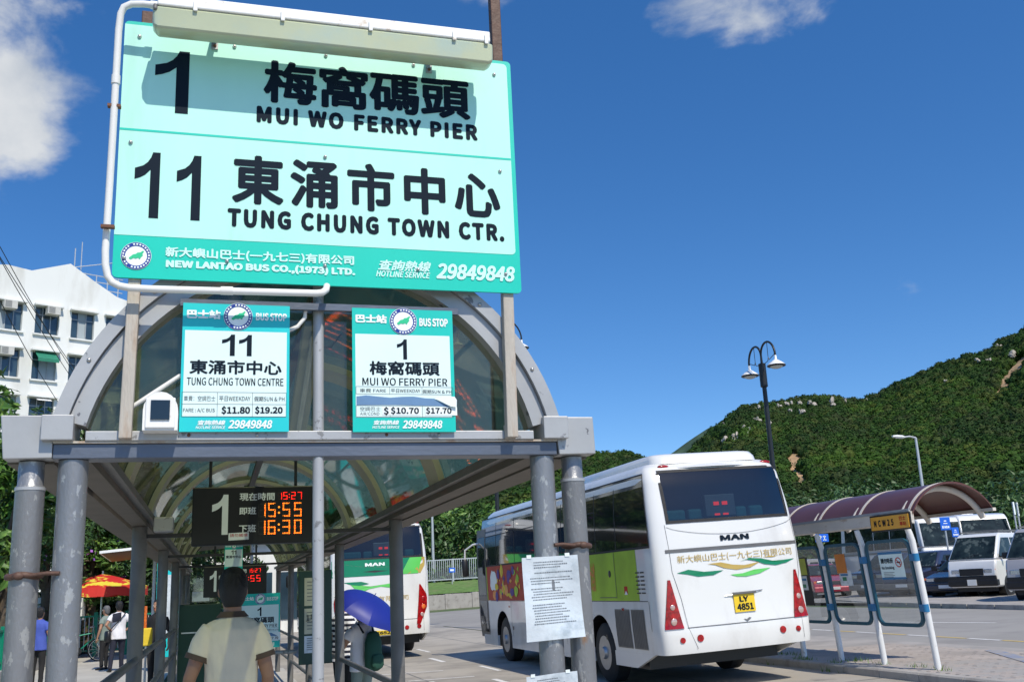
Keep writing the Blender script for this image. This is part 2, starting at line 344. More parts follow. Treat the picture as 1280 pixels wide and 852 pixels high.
def lettering(s, P, x0, x1, z0, z1, mt, parent, bold=.02, shear=0, space=1.0, name='lettering', lift=.002):
    """fit text s into a box; P(u, v, lift) maps to space"""
    m = M()
    if set(s) <= {'1'}:
        n = len(s); w = (x1-x0)/(n+.32*(n-1))
        for i in range(n): xa = x0+i*w*1.32; m.add([P(xa+w*a, z0+(z1-z0)*b, lift) for a, b in ONE], [(0, 1, 2, 3, 4, 11), (4, 5, 6, 7, 8, 9, 10, 11)])
        return obj(name, m, mt, parent, recalc=False)
    a, fs = glyphs(s, shear, space); mn = a.min(0); mx = a.max(0)
    n = 8 if bold > .008 else (2 if bold > 0 else 1); shifts = [(0, 0)]+[(cos(2*pi*k/n+.3)*bold, sin(2*pi*k/n+.3)*bold) for k in range(n)] if bold > 0 else [(0, 0)]
    sx = (x1-x0)/(mx[0]-mn[0]+2*bold); sz = (z1-z0)/(mx[1]-mn[1]+2*bold)
    for i, (dx, dz) in enumerate(shifts):
        m.add([P(x0+sx*(v[0]-mn[0]+bold+dx), z0+sz*(v[1]-mn[1]+bold+dz), lift+i*.00006) for v in a], fs)
    o = obj(name, m, mt, parent, recalc=False); o['kind'] = 'stuff' if False else 'print'; del o['kind']; return o
def planeY(Y): return lambda u, v, l: Vector((u, Y-l, v))
def rect(P, x0, x1, z0, z1, l=.001, m=None):
    m = m or M(); return m.quad(P(x0, z0, l), P(x1, z0, l), P(x1, z1, l), P(x0, z1, l))
def rrect_pts(x0, x1, z0, z1, r, n=5):
    pts = []
    for cx, cz, a0 in ((x1-r, z1-r, 0), (x0+r, z1-r, 90), (x0+r, z0+r, 180), (x1-r, z0+r, 270)):
        for i in range(n+1): a = RAD(a0+90*i/n); pts.append((cx+r*cos(a), cz+r*sin(a)))
    return pts
def slab(P, pts, l0, l1, m=None):    # prism between two lifts
    m = m or M(); n = len(pts)
    return m.add([P(u, v, l0) for u, v in pts]+[P(u, v, l1) for u, v in pts], [tuple(range(n)), tuple(range(n, 2*n))[::-1]]+[(i, (i+1) % n, n+(i+1) % n, n+i) for i in range(n)])
def disc(P, cx, cz, r, l, n=28, rz=None): return M().poly([P(cx+r*cos(2*pi*i/n), cz+(rz or r)*sin(2*pi*i/n), l) for i in range(n)])
def ringp(P, cx, cz, r0, r1, l, n=32, a0=0, a1=2*pi, m=None):
    m = m or M()
    return m.grid(lambda u, v: P(cx+(r0+(r1-r0)*v)*cos(a0+(a1-a0)*u), cz+(r0+(r1-r0)*v)*sin(a0+(a1-a0)*u), l), n, 1)
ISLE = [(-.55,-.18),(-.40,-.05),(-.25,.10),(-.02,.16),(.10,.28),(.30,.30),(.52,.46),(.60,.40),(.48,.22),(.52,.05),(.38,-.10),(.30,-.28),(.15,-.16),(0,-.24),(-.2,-.2),(-.38,-.32),(-.5,-.28)]
def logo(P, cx, cz, r, parent, l=.003):
    w = obj('emblem', disc(P, cx, cz, r, l), K['white'], parent, recalc=False)
    obj('emblem_ring', ringp(P, cx, cz, r*.72, r*.97, l+.0012), K['blueprint'], w, recalc=False)
    tm = M()
    for k in range(26):
        a = 2*pi*k/26
        if k % 9 == 8: continue
        ringp(P, cx, cz, r*.79, r*.90, l+.0024, 1, a, a+.14, tm)
    obj('ring_lettering', tm, K['white'], w, recalc=False)
    obj('island', M().poly([P(cx+x*r*.85, cz+z*r*.85, l+.0018) for x, z in ISLE]), K['islegreen'], w, recalc=False)
# ================================================================ GROUND (structure)
def strip(x0, x1, y0, y1, off, nx=1, ny=1):
    m = M(); xs = [x0+(x1-x0)*i/nx for i in range(nx+1)]
    for br in (6.0, 43.5):
        if x0 < br < x1: xs.append(br)
    xs = sorted(set(xs)); o = 0
    for j in range(ny):
        a, b = y0+(y1-y0)*j/ny, y0+(y1-y0)*(j+1)/ny
        for p, q in zip(xs, xs[1:]): m.quad((p, a, gz(p)+off), (q, a, gz(q)+off), (q, b, gz(q)+off), (p, b, gz(p)+off))
    return m
struct('ground', strip(-6000, 6000, -3000, 9000, -.012), K['soil'], recalc=False)
struct('bus_yard', strip(-.9, 9.62, -20, 66, 0), K['concrete'], recalc=False)
struct('far_yard', strip(9.6, 60, 44, 66, -.002), K['tarmac'], recalc=False)
struct('road', strip(9.72, 21.6, -20, 44, .0), K['tarmac'], recalc=False)
struct('pavement', strip(-4.6, -.95, -10, 40, .06), K['pave'], recalc=False)
struct('parking_area', strip(22.3, 60, -20, 46, .10), K['tarmac'], recalc=False)
def poly_strip(pts, w, off, m=None):      # a painted line following ground points
    m = m or M()
    for (ax, ay), (bx, by) in zip(pts, pts[1:]):
        d = Vector((bx-ax, by-ay, 0)).normalized(); n = Vector((-d.y, d.x, 0))*w/2
        q = [Vector((ax, ay, 0))-n, Vector((bx, by, 0))-n, Vector((bx, by, 0))+n, Vector((ax, ay, 0))+n]
        m.quad(*[(p.x, p.y, gz(p.x)+off) for p in q])
    return m
# island with the second shelter: kerb stones, brick paving
KX = 9.62
isl = struct('traffic_island', strip(KX+.14, 12.9, 9, 26, .11), K['paver'], recalc=False)
for i in range(20):
    y = 9+i*.9; m = M(); z = gz(KX)
    m.prism([(KX, y+.006, z-.1), (KX+.15, y+.006, z-.1), (KX+.15, y+.006, z+.125), (KX+.025, y+.006, z+.125), (KX, y+.006, z+.10)], (0, .888, 0))
    obj('kerb_stone', m, K['kerb'], isl)
px0 = 10.35
def paver_me(mt, n):
    m = M(); m.box(-.098, .098, -.048, .048, -.05, .0); m2 = m; me = mesh_of(m2, 'brick'); me.materials.append(mt); return me
pm = [paver_me(K['paver'], 0), paver_me(K['paver2'], 1)]
rest = M(); cnt = 0; tilt = math.atan(.024)
cells = []
for j in range(60):
    for i in range(13):
        cells.append((KX+.26+i*.2+(j % 2)*.1, 11.2+j*.1))
cells.sort(key=lambda c: c[0]**2+c[1]**2)
for k, (x, y) in enumerate(cells):
    if x > 12.8: continue
    z = gz(x)+.116+random.uniform(-.002, .002)
    if cnt < 300:
        o = obj('brick', pm[random.random() < .4], None, isl) ; o.location = (x, y, z); o.rotation_euler = (random.uniform(-.01, .01), -tilt, random.uniform(-.01, .01)); cnt += 1
    else:
        m = M().box(-.098, .098, -.048, .048, -.02, 0); m.tf(Matrix.Translation((x, y, z)) @ Matrix.Rotation(-tilt, 4, 'Y')); rest.merge(m)
obj('brick_field', rest, K['paver2'], isl, stuff=True)
obj('blue_marking', poly_strip([(11.2, 11.9), (12.4, 14.3)], .22, .124), K['roadblue'], isl, recalc=False)
# road paint
rd = M(); ry = M()
poly_strip([(17.26, 23.5), (17.85, 20.3)], .13, .005, rd); poly_strip([(16.6, 33), (17.0, 27)], .13, .005, rd)
a, b = Vector((14.9, 23.5)), Vector((14.62, 14.6)); n = 9
for k in range(-4, n+1):
    p = a+(b-a)*(k/n); q = a+(b-a)*((k+.95)/n); poly_strip([tuple(p), tuple(q)], .10, .005, ry if k % 2 else rd)
mk = struct('road_marking_white', rd, K['roadwhite'], recalc=False); struct('road_marking_yellow', ry, K['roadyellow'], recalc=False)
yd = M()
for x, y, dx, dy in ((3.2, 17.5, 1.5, .1), (3.6, 19.6, 1.3, .1), (3.1, 21.5, 1.6, .1), (5.2, 24.0, .12, 1.6), (5.6, 20.5, .1, 1.6), (3.9, 16.0, .1, 3.2), (5.7, 28, .1, 1.8), (5.9, 33, .1, 1.8), (5.0, 17.6, .12, 1.2)):
    yd.merge(strip(x, x+dx, y, y+dy, .004))
struct('bay_marking', yd, K['roadwhite'], recalc=False)
# joints between the concrete slabs of the yard
jm = M()
for y in range(8, 64, 5): jm.merge(strip(1.9, 9.6, y+.4, y+.43, .002))
for x in (3.9, 7.6): jm.merge(strip(x, x+.03, -5, 62, .002))
struct('slab_joint', jm, K['seam'], recalc=False)
# far kerb and brick verge of the parking area
fk = [(21.0, 14), (21.2, 19), (21.45, 23.2), (21.8, 27), (22.3, 31), (23.3, 35), (25, 38), (28, 40.5), (40, 42)]
vg = M()
for (ax, ay), (bx, by) in zip(fk, fk[1:]):
    vg.quad((ax+.12, ay, gz(ax)+.122), (ax+2.9, ay-.5, gz(ax+2.9)+.122), (bx+2.9, by-.5, gz(bx+2.9)+.122), (bx+.12, by, gz(bx)+.122))
vo = struct('verge', vg, K['paver'], recalc=False)
for (ax, ay), (bx, by) in zip(fk, fk[1:]):
    L_ = math.hypot(bx-ax, by-ay); n = max(1, int(L_/1.0))
    for k in range(n):
        t0, t1 = k/n+.006, (k+1)/n-.006; p = Vector((ax+(bx-ax)*t0, ay+(by-ay)*t0, 0)); q = Vector((ax+(bx-ax)*t1, ay+(by-ay)*t1, 0)); d = (q-p).normalized(); nn = Vector((d.y, -d.x, 0))*.15
        za, zb = gz(p.x), gz(q.x); m = M()
        m.add([(p.x, p.y, za-.05), (q.x, q.y, zb-.05), (q.x+nn.x, q.y+nn.y, zb-.05), (p.x+nn.x, p.y+nn.y, za-.05), (p.x, p.y, za+.13), (q.x, q.y, zb+.13), (q.x+nn.x, q.y+nn.y, zb+.13), (p.x+nn.x, p.y+nn.y, za+.13)],
              [(3,2,1,0),(4,5,6,7),(0,1,5,4),(1,2,6,5),(2,3,7,6),(3,0,4,7)])
        obj('kerb_stone', m, K['kerb'], vo)
# left pavement kerb: low wall below the green fence
struct('low_wall', M().box(-4.75, -4.45, -5, 45, 0, .34), K['kerb'])
struct('queue_floor', M().box(-.72, 1.62, 4.0, 25, -.05, .05), K['pave'])

# ================================================================ MAIN SHELTER
XL, XR, ZB = -.547, 1.424, 2.243
cx, cz, RO, RI = .432, 2.13, 1.09, .975
SY0, SY1, PITCHY = 4.30, 23.8, 3.9
sh = thing('bus_shelter', 'grey steel queue shelter with smoked barrel roof under the big mint route board', 'bus shelter', (cx, 4.3, 0))
for i in range(6):
    Y = SY0+PITCHY*i; main = i == 0
    for X in (XL, XR):
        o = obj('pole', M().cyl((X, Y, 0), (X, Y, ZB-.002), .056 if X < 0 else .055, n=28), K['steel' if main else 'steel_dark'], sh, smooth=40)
        if X > 0 and main: o['label'] = 'front right pole with peeled silver paint and taped notice'
        if X < 0 and main: o['label'] = 'front left pole with rust patch near the top'
for X, lab in ((-.703, 'outermost left drain pipe'), (1.575, 'outermost right drain pipe')):      # drain pipes below the gutters
    o = obj('drain_pipe', M().tube([(X, 4.32, 0), (X, 4.32, 2.135), (X, 4.32, 2.139), (X, 4.32, 2.15), (X, 4.32, 2.24)], [.054, .054, .055, .048, .048], 28), K['steel'], sh, smooth=40, label=lab)
    obj('pipe_collar', M().tube([(X, 4.32, 2.128), (X, 4.32, 2.140)], [.0565, .0565], 28), K['steel_light'], o, smooth=40)
# straps that tie each pipe to its pole
for xa, xb, z in ((-.703, -.547, 1.80), (1.575, 1.424, 1.84)):
    s_ = 1 if xb > xa else -1; m = M()
    m.tube([(xa+.060*cos(a), 4.32+.060*sin(a), z+.004*sin(3*a)) for a in [2*pi*k/20 for k in range(21)]], .012, 8)
    m.tube([(xa+s_*.03, 4.262, z), (xa+s_*.09, 4.25, z+.006), (xb-s_*.02, 4.244, z+.004)], .008, 8)
    o = obj('strap', m, K['brownpost'], sh, smooth=50)
    obj('strap_knot', M().ball((xa-s_*.01, 4.255, z), .022, .012, .016, 10, 6), K['brownpost'], o, smooth=60)
# front beam (channel) and its lip
m = M().box(-.618, 1.478, 4.235, 4.36, 2.243, 2.302); obj('front_beam', m, K['beam'], sh, bevel=.004)
obj('beam_lip', M().box(-.618, 1.478, 4.222, 4.37, 2.3025, 2.311), K['rail'], sh)
gr = obj('gable_rail', M().box(-.50, 1.365, 4.214, 4.30, 2.3115, 2.350), K['steel_light'], sh, bevel=.003)
for X, mt in ((.30-.01-.16, 'rustbolt'), (.30+.10, 'bolt'), (.70, 'rustbolt'), (.93, 'bolt')):
    obj('rivet', M().ball((X-.24 if X < .5 else X, 4.212, 2.332), .007, .005, .007, 8, 6), K[mt], gr, smooth=60)
# arch rims
def arcpts(r, a0, a1, n=40): return [(cx+r*cos(a0+(a1-a0)*i/n), cz+r*sin(a0+(a1-a0)*i/n)) for i in range(n+1)]
def arch_band(r0, r1, y0, y1, a0=RAD(14.5), a1=RAD(165.5), n=44, m=None):
    m = m or M(); A = arcpts(r0, a0, a1, n); B = arcpts(r1, a0, a1, n)
    return m.loft([[(A[i][0], y0, A[i][1]), (B[i][0], y0, B[i][1]), (B[i][0], y1, B[i][1]), (A[i][0], y1, A[i][1])] for i in range(n+1)])
rim = obj('arch_rim', arch_band(1.035, RO, 4.20, 4.40), K['rim'], sh, smooth=30)
obj('arch_inner_rim', arch_band(RI-.01, 1.032, 4.225, 4.37), K['rim'], sh, smooth=30)
for k in range(7):
    a = RAD(28+20.6*k); r = 1.06
    obj('rivet', M().ball((cx+r*cos(a), 4.197, cz+r*sin(a)), .009, .006, .009, 8, 6), K['bolt'], rim, smooth=60)
for s_, x0 in ((-1, cx-RO-.002), (1, cx+RO-.115)):    # feet of the arch
    obj('arch_foot', M().box(x0, x0+.117, 4.19, 4.41, 2.311, 2.412), K['rim'], sh, bevel=.004)
# gable glass, top bar
A = arcpts(RI-.004, RAD(13.6), RAD(166.4), 48)
obj('gable_glass', M().prism([(x, 4.292, z) for x, z in A], (0, .006, 0)), K['gable'], sh)
obj('top_bar', M().box(-.16, 1.03, 4.20, 4.222, 2.875, 2.905), K['beam'], sh)
obj('middle_pole', M().cyl((.4145, 4.262, .05), (.4145, 4.262, 3.06), .0235, n=20), K['steel_light'], sh, smooth=40)
# side beams, gutters
for s_, X in ((-1, XL), (1, XR)):
    obj('side_beam', M().box(X-.055, X+.055, 4.372, SY1+.1, 2.245, 2.33), K['gutterdark'], sh)
    g0, g1 = (-.80, -.622) if s_ < 0 else (1.482, 1.66)
    gx = obj('gutter', M().box(g0+.004, g1-.004, 4.34, SY1+.3, 2.236, 2.40), K['gutterdark'], sh)
    m = M(); o_ = .012
    m.add([(g0-o_, 4.23, 2.415), (g1, 4.23, 2.415), (g1+.003, 4.23, 2.246), (g0+.006, 4.23, 2.243), (g0-o_, 4.37, 2.42), (g1, 4.37, 2.42), (g1+.003, 4.37, 2.246), (g0+.006, 4.37, 2.243)],
          [(0,1,2,3),(7,6,5,4),(0,4,5,1),(1,5,6,2),(2,6,7,3),(3,7,4,0)])
    obj('gutter_end', m, K['rim'], gx, bevel=.004)
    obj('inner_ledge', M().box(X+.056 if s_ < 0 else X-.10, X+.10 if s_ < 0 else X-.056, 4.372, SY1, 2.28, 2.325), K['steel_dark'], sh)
# ribs and roof sheets
ribY = [6.35-.18, 8.60-.18, 10.85-.18, 13.1-.18, 15.35-.18, 17.6-.18, 19.85-.18, 22.1-.18]
for y in ribY:
    rb = obj('roof_rib', arch_band(.945, .985, y, y+.165, RAD(11), RAD(169), 36), K['rib'], sh, smooth=30)
    obj('rib_flange', arch_band(.952, .985, y+.18, y+.345, RAD(11), RAD(169), 36), K['rib'], rb, smooth=30)
ys = [4.42]+ribY+[SY1]
for a, b in zip(ys, ys[1:]):
    obj('roof_sheet', arch_band(.99, .996, a+.004, b-.004, RAD(12), RAD(168), 36), K['panel'], sh, smooth=30)
# ridge duct, cross bars, handrails
obj('ridge_duct', M().box(.40, .46, 4.5, SY1, 3.02, 3.065), K['darkmetal'], sh)
for Y in (8.2, 12.1, 16.0):
    obj('cross_bar', M().box(XL, XR, Y-.025, Y+.025, 2.155, 2.185), K['darkmetal'], sh)
for X, zs, y0 in ((XL, (1.27, .93), 4.3), (XR, (.945, .50), 8.2)):
    for z in zs:
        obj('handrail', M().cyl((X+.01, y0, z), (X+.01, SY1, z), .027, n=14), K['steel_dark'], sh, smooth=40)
for X, Y in ((.20, 12.3), (.20, 16.0), (1.30, 13.2)):
    obj('partition_post', M().cyl((X, Y, .05), (X, Y, 2.16 if X < 1 else 1.12), .025, n=12), K['steel_light'], sh, smooth=40)
obj('partition_bar', M().cyl((.20, 12.3, 1.05), (.95, 12.3, 1.05), .022, n=12), K['steel_light'], sh, smooth=40)

# ================================================================ BIG ROUTE BOARD
BY = 4.15; KS = BY/4.3
def bx(x): return x*KS
def bz(z): return CAM_H+(z-CAM_H)*KS
SG = thing('route_board', 'large mint and green bus route board with routes 1 and 11 above the shelter', 'sign', (.46, BY, 2.35))
P = planeY(BY)
SX0, SX1, SZ0, SZ1 = bx(-.4425), bx(1.368), bz(3.018), bz(4.230)
obj('board', slab(P, rrect_pts(SX0, SX1, SZ0, SZ1, .02), 0, -.012), K['sign_green'], SG)
fp = [(SX0+.0005, SZ1-.018), (SX0+.0005, SZ0+.205)]+rrect_pts(SX0, SX1-.020, SZ0+.184, SZ1-.018, .02)[18:24]+rrect_pts(SX0, SX1-.020, SZ0+.184, SZ1-.016, .02)[:6]
fp = [(SX0+.0005, SZ0+.184)]+fp[2:]+[(SX0+.0005, SZ1-.016)]
obj('sign_face', slab(P, fp, .0005, .0015), K['sign_mint'], SG)
def uvp(x, y, Y=BY): p = at(x, y, Y=Y); return p.x, p.z
def T(s, lb, rt, mt='ink', bold=.03, shear=0, space=1.0, par=None, name='lettering', lift=.003):
    x0, z0 = uvp(*lb); x1, z1 = uvp(*rt); return lettering(s, P, x0, x1, z0, z1, K[mt], par or SG, bold, shear, space, name, lift)
d0 = uvp(144.5, 160.5); obj('divider_line', rect(P, SX0+.001, SX1-.021, d0[1]-.005, d0[1]+.005, .0025), K['sign_green'], SG, recalc=False)
T('1', (191.8, 139.5), (237.5, 66), bold=0, name='route_number'); T('梅窩碼頭', (329, 128), (586.5, 100), bold=.012)
T('MUI WO FERRY PIER', (320.5, 153.5), (596.3, 156.5), bold=.024, space=1.10)
T('1', (165.8, 271.5), (201, 191.5), bold=0, name='route_number'); T('1', (219, 274.5), (252, 195.6), bold=0, name='route_number')
T('東涌市中心', (289.5, 254), (623.5, 217), bold=.012, space=1.08)
T('TUNG CHUNG TOWN CTR.', (284, 283.5), (629.5, 280.5), bold=.024, space=1.10)
T('新大嶼山巴士(一九七三)有限公司', (206.5, 322.3), (442.5, 319.8), 'mintprint', .012); T('NEW LANTAO BUS CO.,(1973) LTD.', (207, 336), (444, 334.8), 'mintprint', .025)
T('查詢熱線', (472.5, 337.5), (538.5, 327.5), 'mintprint', .009, .25); T('HOTLINE SERVICE', (470, 345.6), (537.5, 341), 'mintprint', .012, .25)
T('29849848', (545.4, 348.5), (643, 333.5), 'mintprint', .016, .2)
lx, lz = uvp(170.2, 320); logo(P, lx, lz, .0595, SG)
for (a, b, ox, oy) in ((245,208,120,0),(777,264,120,0),(195,800,120,0),(122,315,380,0),(613,368,380,0),(1065,421,380,0),(118,75,380,180),(1098,155,380,180),(118,685,380,180),(638,705,380,180),(1130,730,380,180),(158,640,120,180),(735,658,120,180)):
    x, z = uvp(ox+a/4.486, oy+b/4.486)
    obj('bolt', M().tube([(x, BY-.0015, z), (x, BY-.009, z)], [.0095, .0075], 10).ball((x, BY-.009, z), .006, .004, .006, 8, 6), K['bolt'], SG, smooth=40)
for X0, X1, top, lab in ((-.375, -.325, 4.30, 'left board post'), (1.284, 1.336, 4.95, 'right board post, the taller one')):
    zb = 2.313; X0, X1 = bx(X0), bx(X1)
    o = obj('post', M().add([(X0-.012, BY+.014, zb), (X1-.012, BY+.014, zb), (X1-.012, BY+.06, zb), (X0-.012, BY+.06, zb), (X0+.0, BY+.014, 3.2), (X1+.0, BY+.014, 3.2), (X1, BY+.06, 3.2), (X0, BY+.06, 3.2)],
        [(3,2,1,0),(4,5,6,7),(0,1,5,4),(1,2,6,5),(2,3,7,6),(3,0,4,7)]), K['rail'], SG, bevel=.004, label=lab)
    obj('post_foot', M().box(X0-.012, X1-.012, BY+.061, 4.221, zb, zb+.06), K['rail'], o)
    obj('post_upper', M().box(X0, X1, BY+.014, BY+.06, 3.202, bz(top)), K['brownpost'], SG, bevel=.004)  # same post carried on; its shaded side is put into the brown colour
# white conduit looping round the board
pts = [(-.30, 4.02, 4.262), (-.36, 4.02, 4.262), (-.41, 4.025, 4.255), (-.440, 4.03, 4.235), (-.452, 4.035, 4.20), (-.457, 4.04, 4.12), (-.458, 4.07, 3.6), (-.462, 4.10, 3.10), (-.459, 4.10, 3.04), (-.448, 4.105, 2.99), (-.43, 4.105, 2.965), (-.40, 4.105, 2.950), (-.36, 4.105, 2.943), (-.25, 4.105, 2.942), (.40, 4.105, 2.950), (.425, 4.11, 2.954), (.441, 4.125, 2.966), (.445, 4.15, 2.985)]
def cs(p): k = p[1]/4.2; return (p[0]*k, p[1], CAM_H+(p[2]-CAM_H)*k)
pts = [cs(p) for p in pts]
cp = obj('conduit', M().tube(pts, .0148, 12), K['white_pipe'], SG, smooth=60)
for a, b in (((-.4575, 4.054, 3.86), (-.4575, 4.052, 3.90)), ((0.0, 4.105, 2.946), (.05, 4.105, 2.947)), ((-.33, 4.02, 4.262), (-.30, 4.02, 4.262))):
    obj('conduit_socket', M().cyl(cs(a), cs(b), .018, n=12), K['white_pipe'], cp, smooth=40)
for z in (3.75, 3.20): q = cs((-.458, 4.06, z)); obj('clip', M().box(q[0]-.026, q[0]+.026, 4.05, 4.075, q[2], q[2]+.012), K['rustbolt'], cp)
# fluorescent fitting in front of the top of the board
FX = thing('sign_light', 'long white fluorescent fitting with yellowed diffuser mounted over the top of the route board', 'lamp', (.46, 3.97, 4.1))
def fx_sec(x, pts): return [(x, y, z) for y, z in pts]
FY0, FY1 = 3.925, 4.03
c0 = at(192, 22, Y=FY0); c1 = at(617, 72, Y=FY0); x0, x1 = c0.x, c1.x; zt = at(200, -8, Y=FY0).z; zm = at(200, 6, Y=FY0).z; zd = at(198, 33, Y=FY0).z
obj('tray', M().box(x0+.012, x1-.012, FY0-.003, FY1+.003, zm, zt), K['fix_white'], FX, bevel=.006)
dif = [(FY0+.002, zm-.001), (FY1-.002, zm-.001), (FY1-.012, zd), (FY0+.012, zd)]; di2 = [(FY0+.012, zm-.001), (FY1-.012, zm-.001), (FY1-.02, zd+.02), (FY0+.02, zd+.02)]
obj('diffuser', M().loft([fx_sec(x0-.006, di2), fx_sec(x0+.016, dif), fx_sec(x1-.02, dif), fx_sec(x1+.004, di2)]), K['diffuser'], FX, bevel=.010, smooth=50)
obj('end_cap', M().box(x0-.004, x0+.014, FY0, FY1, zm-.022, zm+.006), K['trimgrey'], FX, bevel=.006)
for x in (-.14, .22, .60, .98, 1.13): obj('clip', M().box(x, x+.018, FY0-.010, FY0-.002, zm-.015, zm+.03), K['fix_white'], FX, bevel=.003)
for px_ in (148.7+120, 531+5):
    q = at(px_, 50 if px_ < 300 else 80, Y=BY-.01); x = q.x-.014
    obj('bracket', M().box(x, x+.028, FY1-.02, BY-.006, q.z+.03, q.z+.036).box(x, x+.028, BY-.0105, BY-.004, q.z-.045, q.z+.03), K['steel_light'], FX)
    obj('bracket_bolt', M().ball((x+.014, BY-.013, q.z+.01), .008, .005, .008, 8, 6), K['rustbolt'], FX, smooth=60); obj('bracket_bolt', M().ball((x+.014, BY-.013, q.z-.03), .008, .005, .008, 8, 6), K['rustbolt'], FX, smooth=60)
q = at(552, 32, Y=FY1); obj('bracket', M().box(q.x-.02, q.x+.02, FY1-.03, FY1, zt, zt+.045), K['darkmetal'], FX)

# ================================================================ NOTICE BOARDS
def notice(Y, X0, X1, Z0, Z1, kind, label, group, mt='notice_teal', small=False, loc=None):
    t = thing('stop_notice', label, 'sign', ((X0+X1)/2, Y, Z0), group=group)
    Pn = lambda u, v, l: Vector((X0+(X1-X0)*u, Y-l, Z0+(Z1-Z0)*v))
    obj('board', slab(Pn, [(0, 0), (1, 0), (1, 1), (0, 1)], 0, -.004), K[mt], t)
    if kind == 11: ox, oy, W_, H_ = 62, 42, 643, 763
    else: ox, oy, W_, H_ = 50, 45, 612, 757
    n = lambda x, y: ((x-ox)/W_, 1-(y-oy)/H_)
    def R(a, b, c, d, m_, l=.0012, name='field', par=None): u0, v1 = n(a, b); u1, v0 = n(c, d); return obj(name, rect(Pn, u0, u1, v0, v1, l), K[m_], par or t, recalc=False)
    def TT(s, a, b, c, d, m_='ink', bold=.02, shear=0): u0, v1 = n(a, b); u1, v0 = n(c, d); lettering(s, Pn, u0, u1, v0, v1, K[m_], t, bold, shear, lift=.0025)
    rw, rx0, rx1, g = None, *( (78, 688) if kind == 11 else (68, 640)), None
    yb = 718 if kind == 11 else 715
    f = R(rx0, 207, rx1, yb, 'notice_white')
    cxl = n(390, 117) if kind == 11 else n(357, 122); rr = (.058)
    pu, pw = (X1-X0), (Z1-Z0)
    logo(lambda u, v, l: Vector((u, Y-l, v)), X0+cxl[0]*pu, Z0+cxl[1]*pw, .060*(X1-X0)/.442, t)
    if kind == 11:
        TT('巴士站', 85, 82, 285, 137, 'white'); TT('BUS STOP', 497, 90, 687, 138, 'white'); TT('11', 297, 228, 475, 357, bold=.035); TT('東涌市中心', 110, 383, 658, 468, bold=.010)
        if small: return t
        TT('TUNG CHUNG TOWN CENTRE', 97, 488, 670, 535, bold=.006); rows, cols = (575, 645, 717), (72, 278, 485, 687)
        TT('車費：空調巴士', 84, 597, 266, 627, 'ink_grey', 0); TT('平日WEEKDAY', 288, 597, 473, 627, 'ink_grey', .005); TT('假期SUN & PH', 495, 597, 677, 627, 'ink_grey', .005)
        TT('FARE : A/C BUS', 82, 668, 265, 696, 'ink_grey', .005); TT('$11.80', 303, 655, 472, 705, bold=.015); TT('$19.20', 500, 655, 667, 703, bold=.015)
        TT('查詢熱線', 165, 738, 328, 767, 'white', .009, .2); TT('HOTLINE SERVICE', 157, 772, 328, 789, 'white', .009, .2); TT('29849848', 345, 737, 605, 787, 'white', .014, .2)
    else:
        TT('巴士站', 70, 85, 258, 138, 'white'); TT('BUS STOP', 455, 97, 632, 150, 'white'); TT('1', 316, 235, 376, 360, bold=.035); TT('梅窩碼頭', 150, 372, 573, 458, bold=.010)
        if small: return t
        TT('MUI WO FERRY PIER', 107, 475, 618, 523, bold=.006); rows, cols = (530, 575, 645, 712), (70, 268, 462, 650)
        TT('車費 FARE', 92, 542, 247, 565, 'ink_grey', .005); TT('平日WEEKDAY', 275, 542, 452, 566, 'ink_grey', .005); TT('假期SUN & PH', 465, 545, 642, 569, 'ink_grey', .005)
        TT('空調巴士', 92, 652, 212, 677, 'ink_grey', 0); TT('AIR/COND', 92, 683, 205, 707, 'ink_grey', 0)
        edge = [(72, 642), (72, 590), (130, 583), (200, 590), (270, 596), (340, 590), (410, 588), (480, 598), (535, 600), (560, 615), (600, 632), (640, 652), (560, 645), (300, 640)]
        obj('torn_strip', M().poly([Pn(*n(x, y), .0022) for x, y in edge][::-1]), mat('blue grey torn area', (.12, .24, .42), .6), t)
        fl = [(535, 598), (600, 588), (655, 590), (668, 610), (666, 655), (630, 650), (590, 628)]
        obj('torn_flap', M().poly([Pn(*n(x, y), .006+.01*(x-535)/130) for x, y in fl]), K['white'], t)
        R(222, 650, 450, 702, 'white', .003, 'fare_sticker'); R(478, 650, 672, 702, 'white', .003, 'fare_sticker')
        TT2 = lambda s, a, b, c, d: lettering(s, Pn, n(a, b)[0], n(c, d)[0], n(a, d)[1], n(c, b)[1], K['ink'], t, .012, 0, lift=.0042)
        TT2('$', 230, 652, 260, 702); TT2('$10.70', 272, 652, 440, 698); TT2('$17.70', 482, 652, 638, 696)
        TT('查詢熱線', 168, 732, 320, 760, 'white', .009, .2); TT('HOTLINE SERVICE', 163, 766, 322, 782, 'white', .009, .2); TT('29849848', 340, 732, 580, 782, 'white', .014, .2)
    lm = M(); w = 1.1
    for y in rows: a, b = n(cols[0], y-w), n(cols[-1], y+w); rect(Pn, a[0], b[0], b[1], a[1], .002, lm)
    for x in cols:
        if kind == 11: seg = [(rows[0], rows[-1])]
        else: seg = [(rows[0], rows[1]), (rows[2], rows[3])]
        for (ya, yb_) in seg: a, b = n(x-w, ya), n(x+w, yb_); rect(Pn, a[0], b[0], b[1], a[1], .002, lm)
    obj('table_lines', lm, K['ink_grey'], t, recalc=False)
    return t
notice(4.195, -.148, .287, 2.343, 2.886, 11, 'cyan route 11 bus stop notice on the smoked gable, left of the middle pole', 'bus stop notices', 'notice_cyan')
notice(4.195, .553, 1.002, 2.341, 2.889, 1, 'teal route 1 bus stop notice with torn blue strip and fare stickers on the gable', 'bus stop notices')
notice(12.1, .30, .745, 1.12, 1.72, 1, 'small far route 1 notice on the partition to the right of the man in beige', 'bus stop notices')
p = at(281, 680, Y=12.1); q = at(303, 711, Y=12.1)
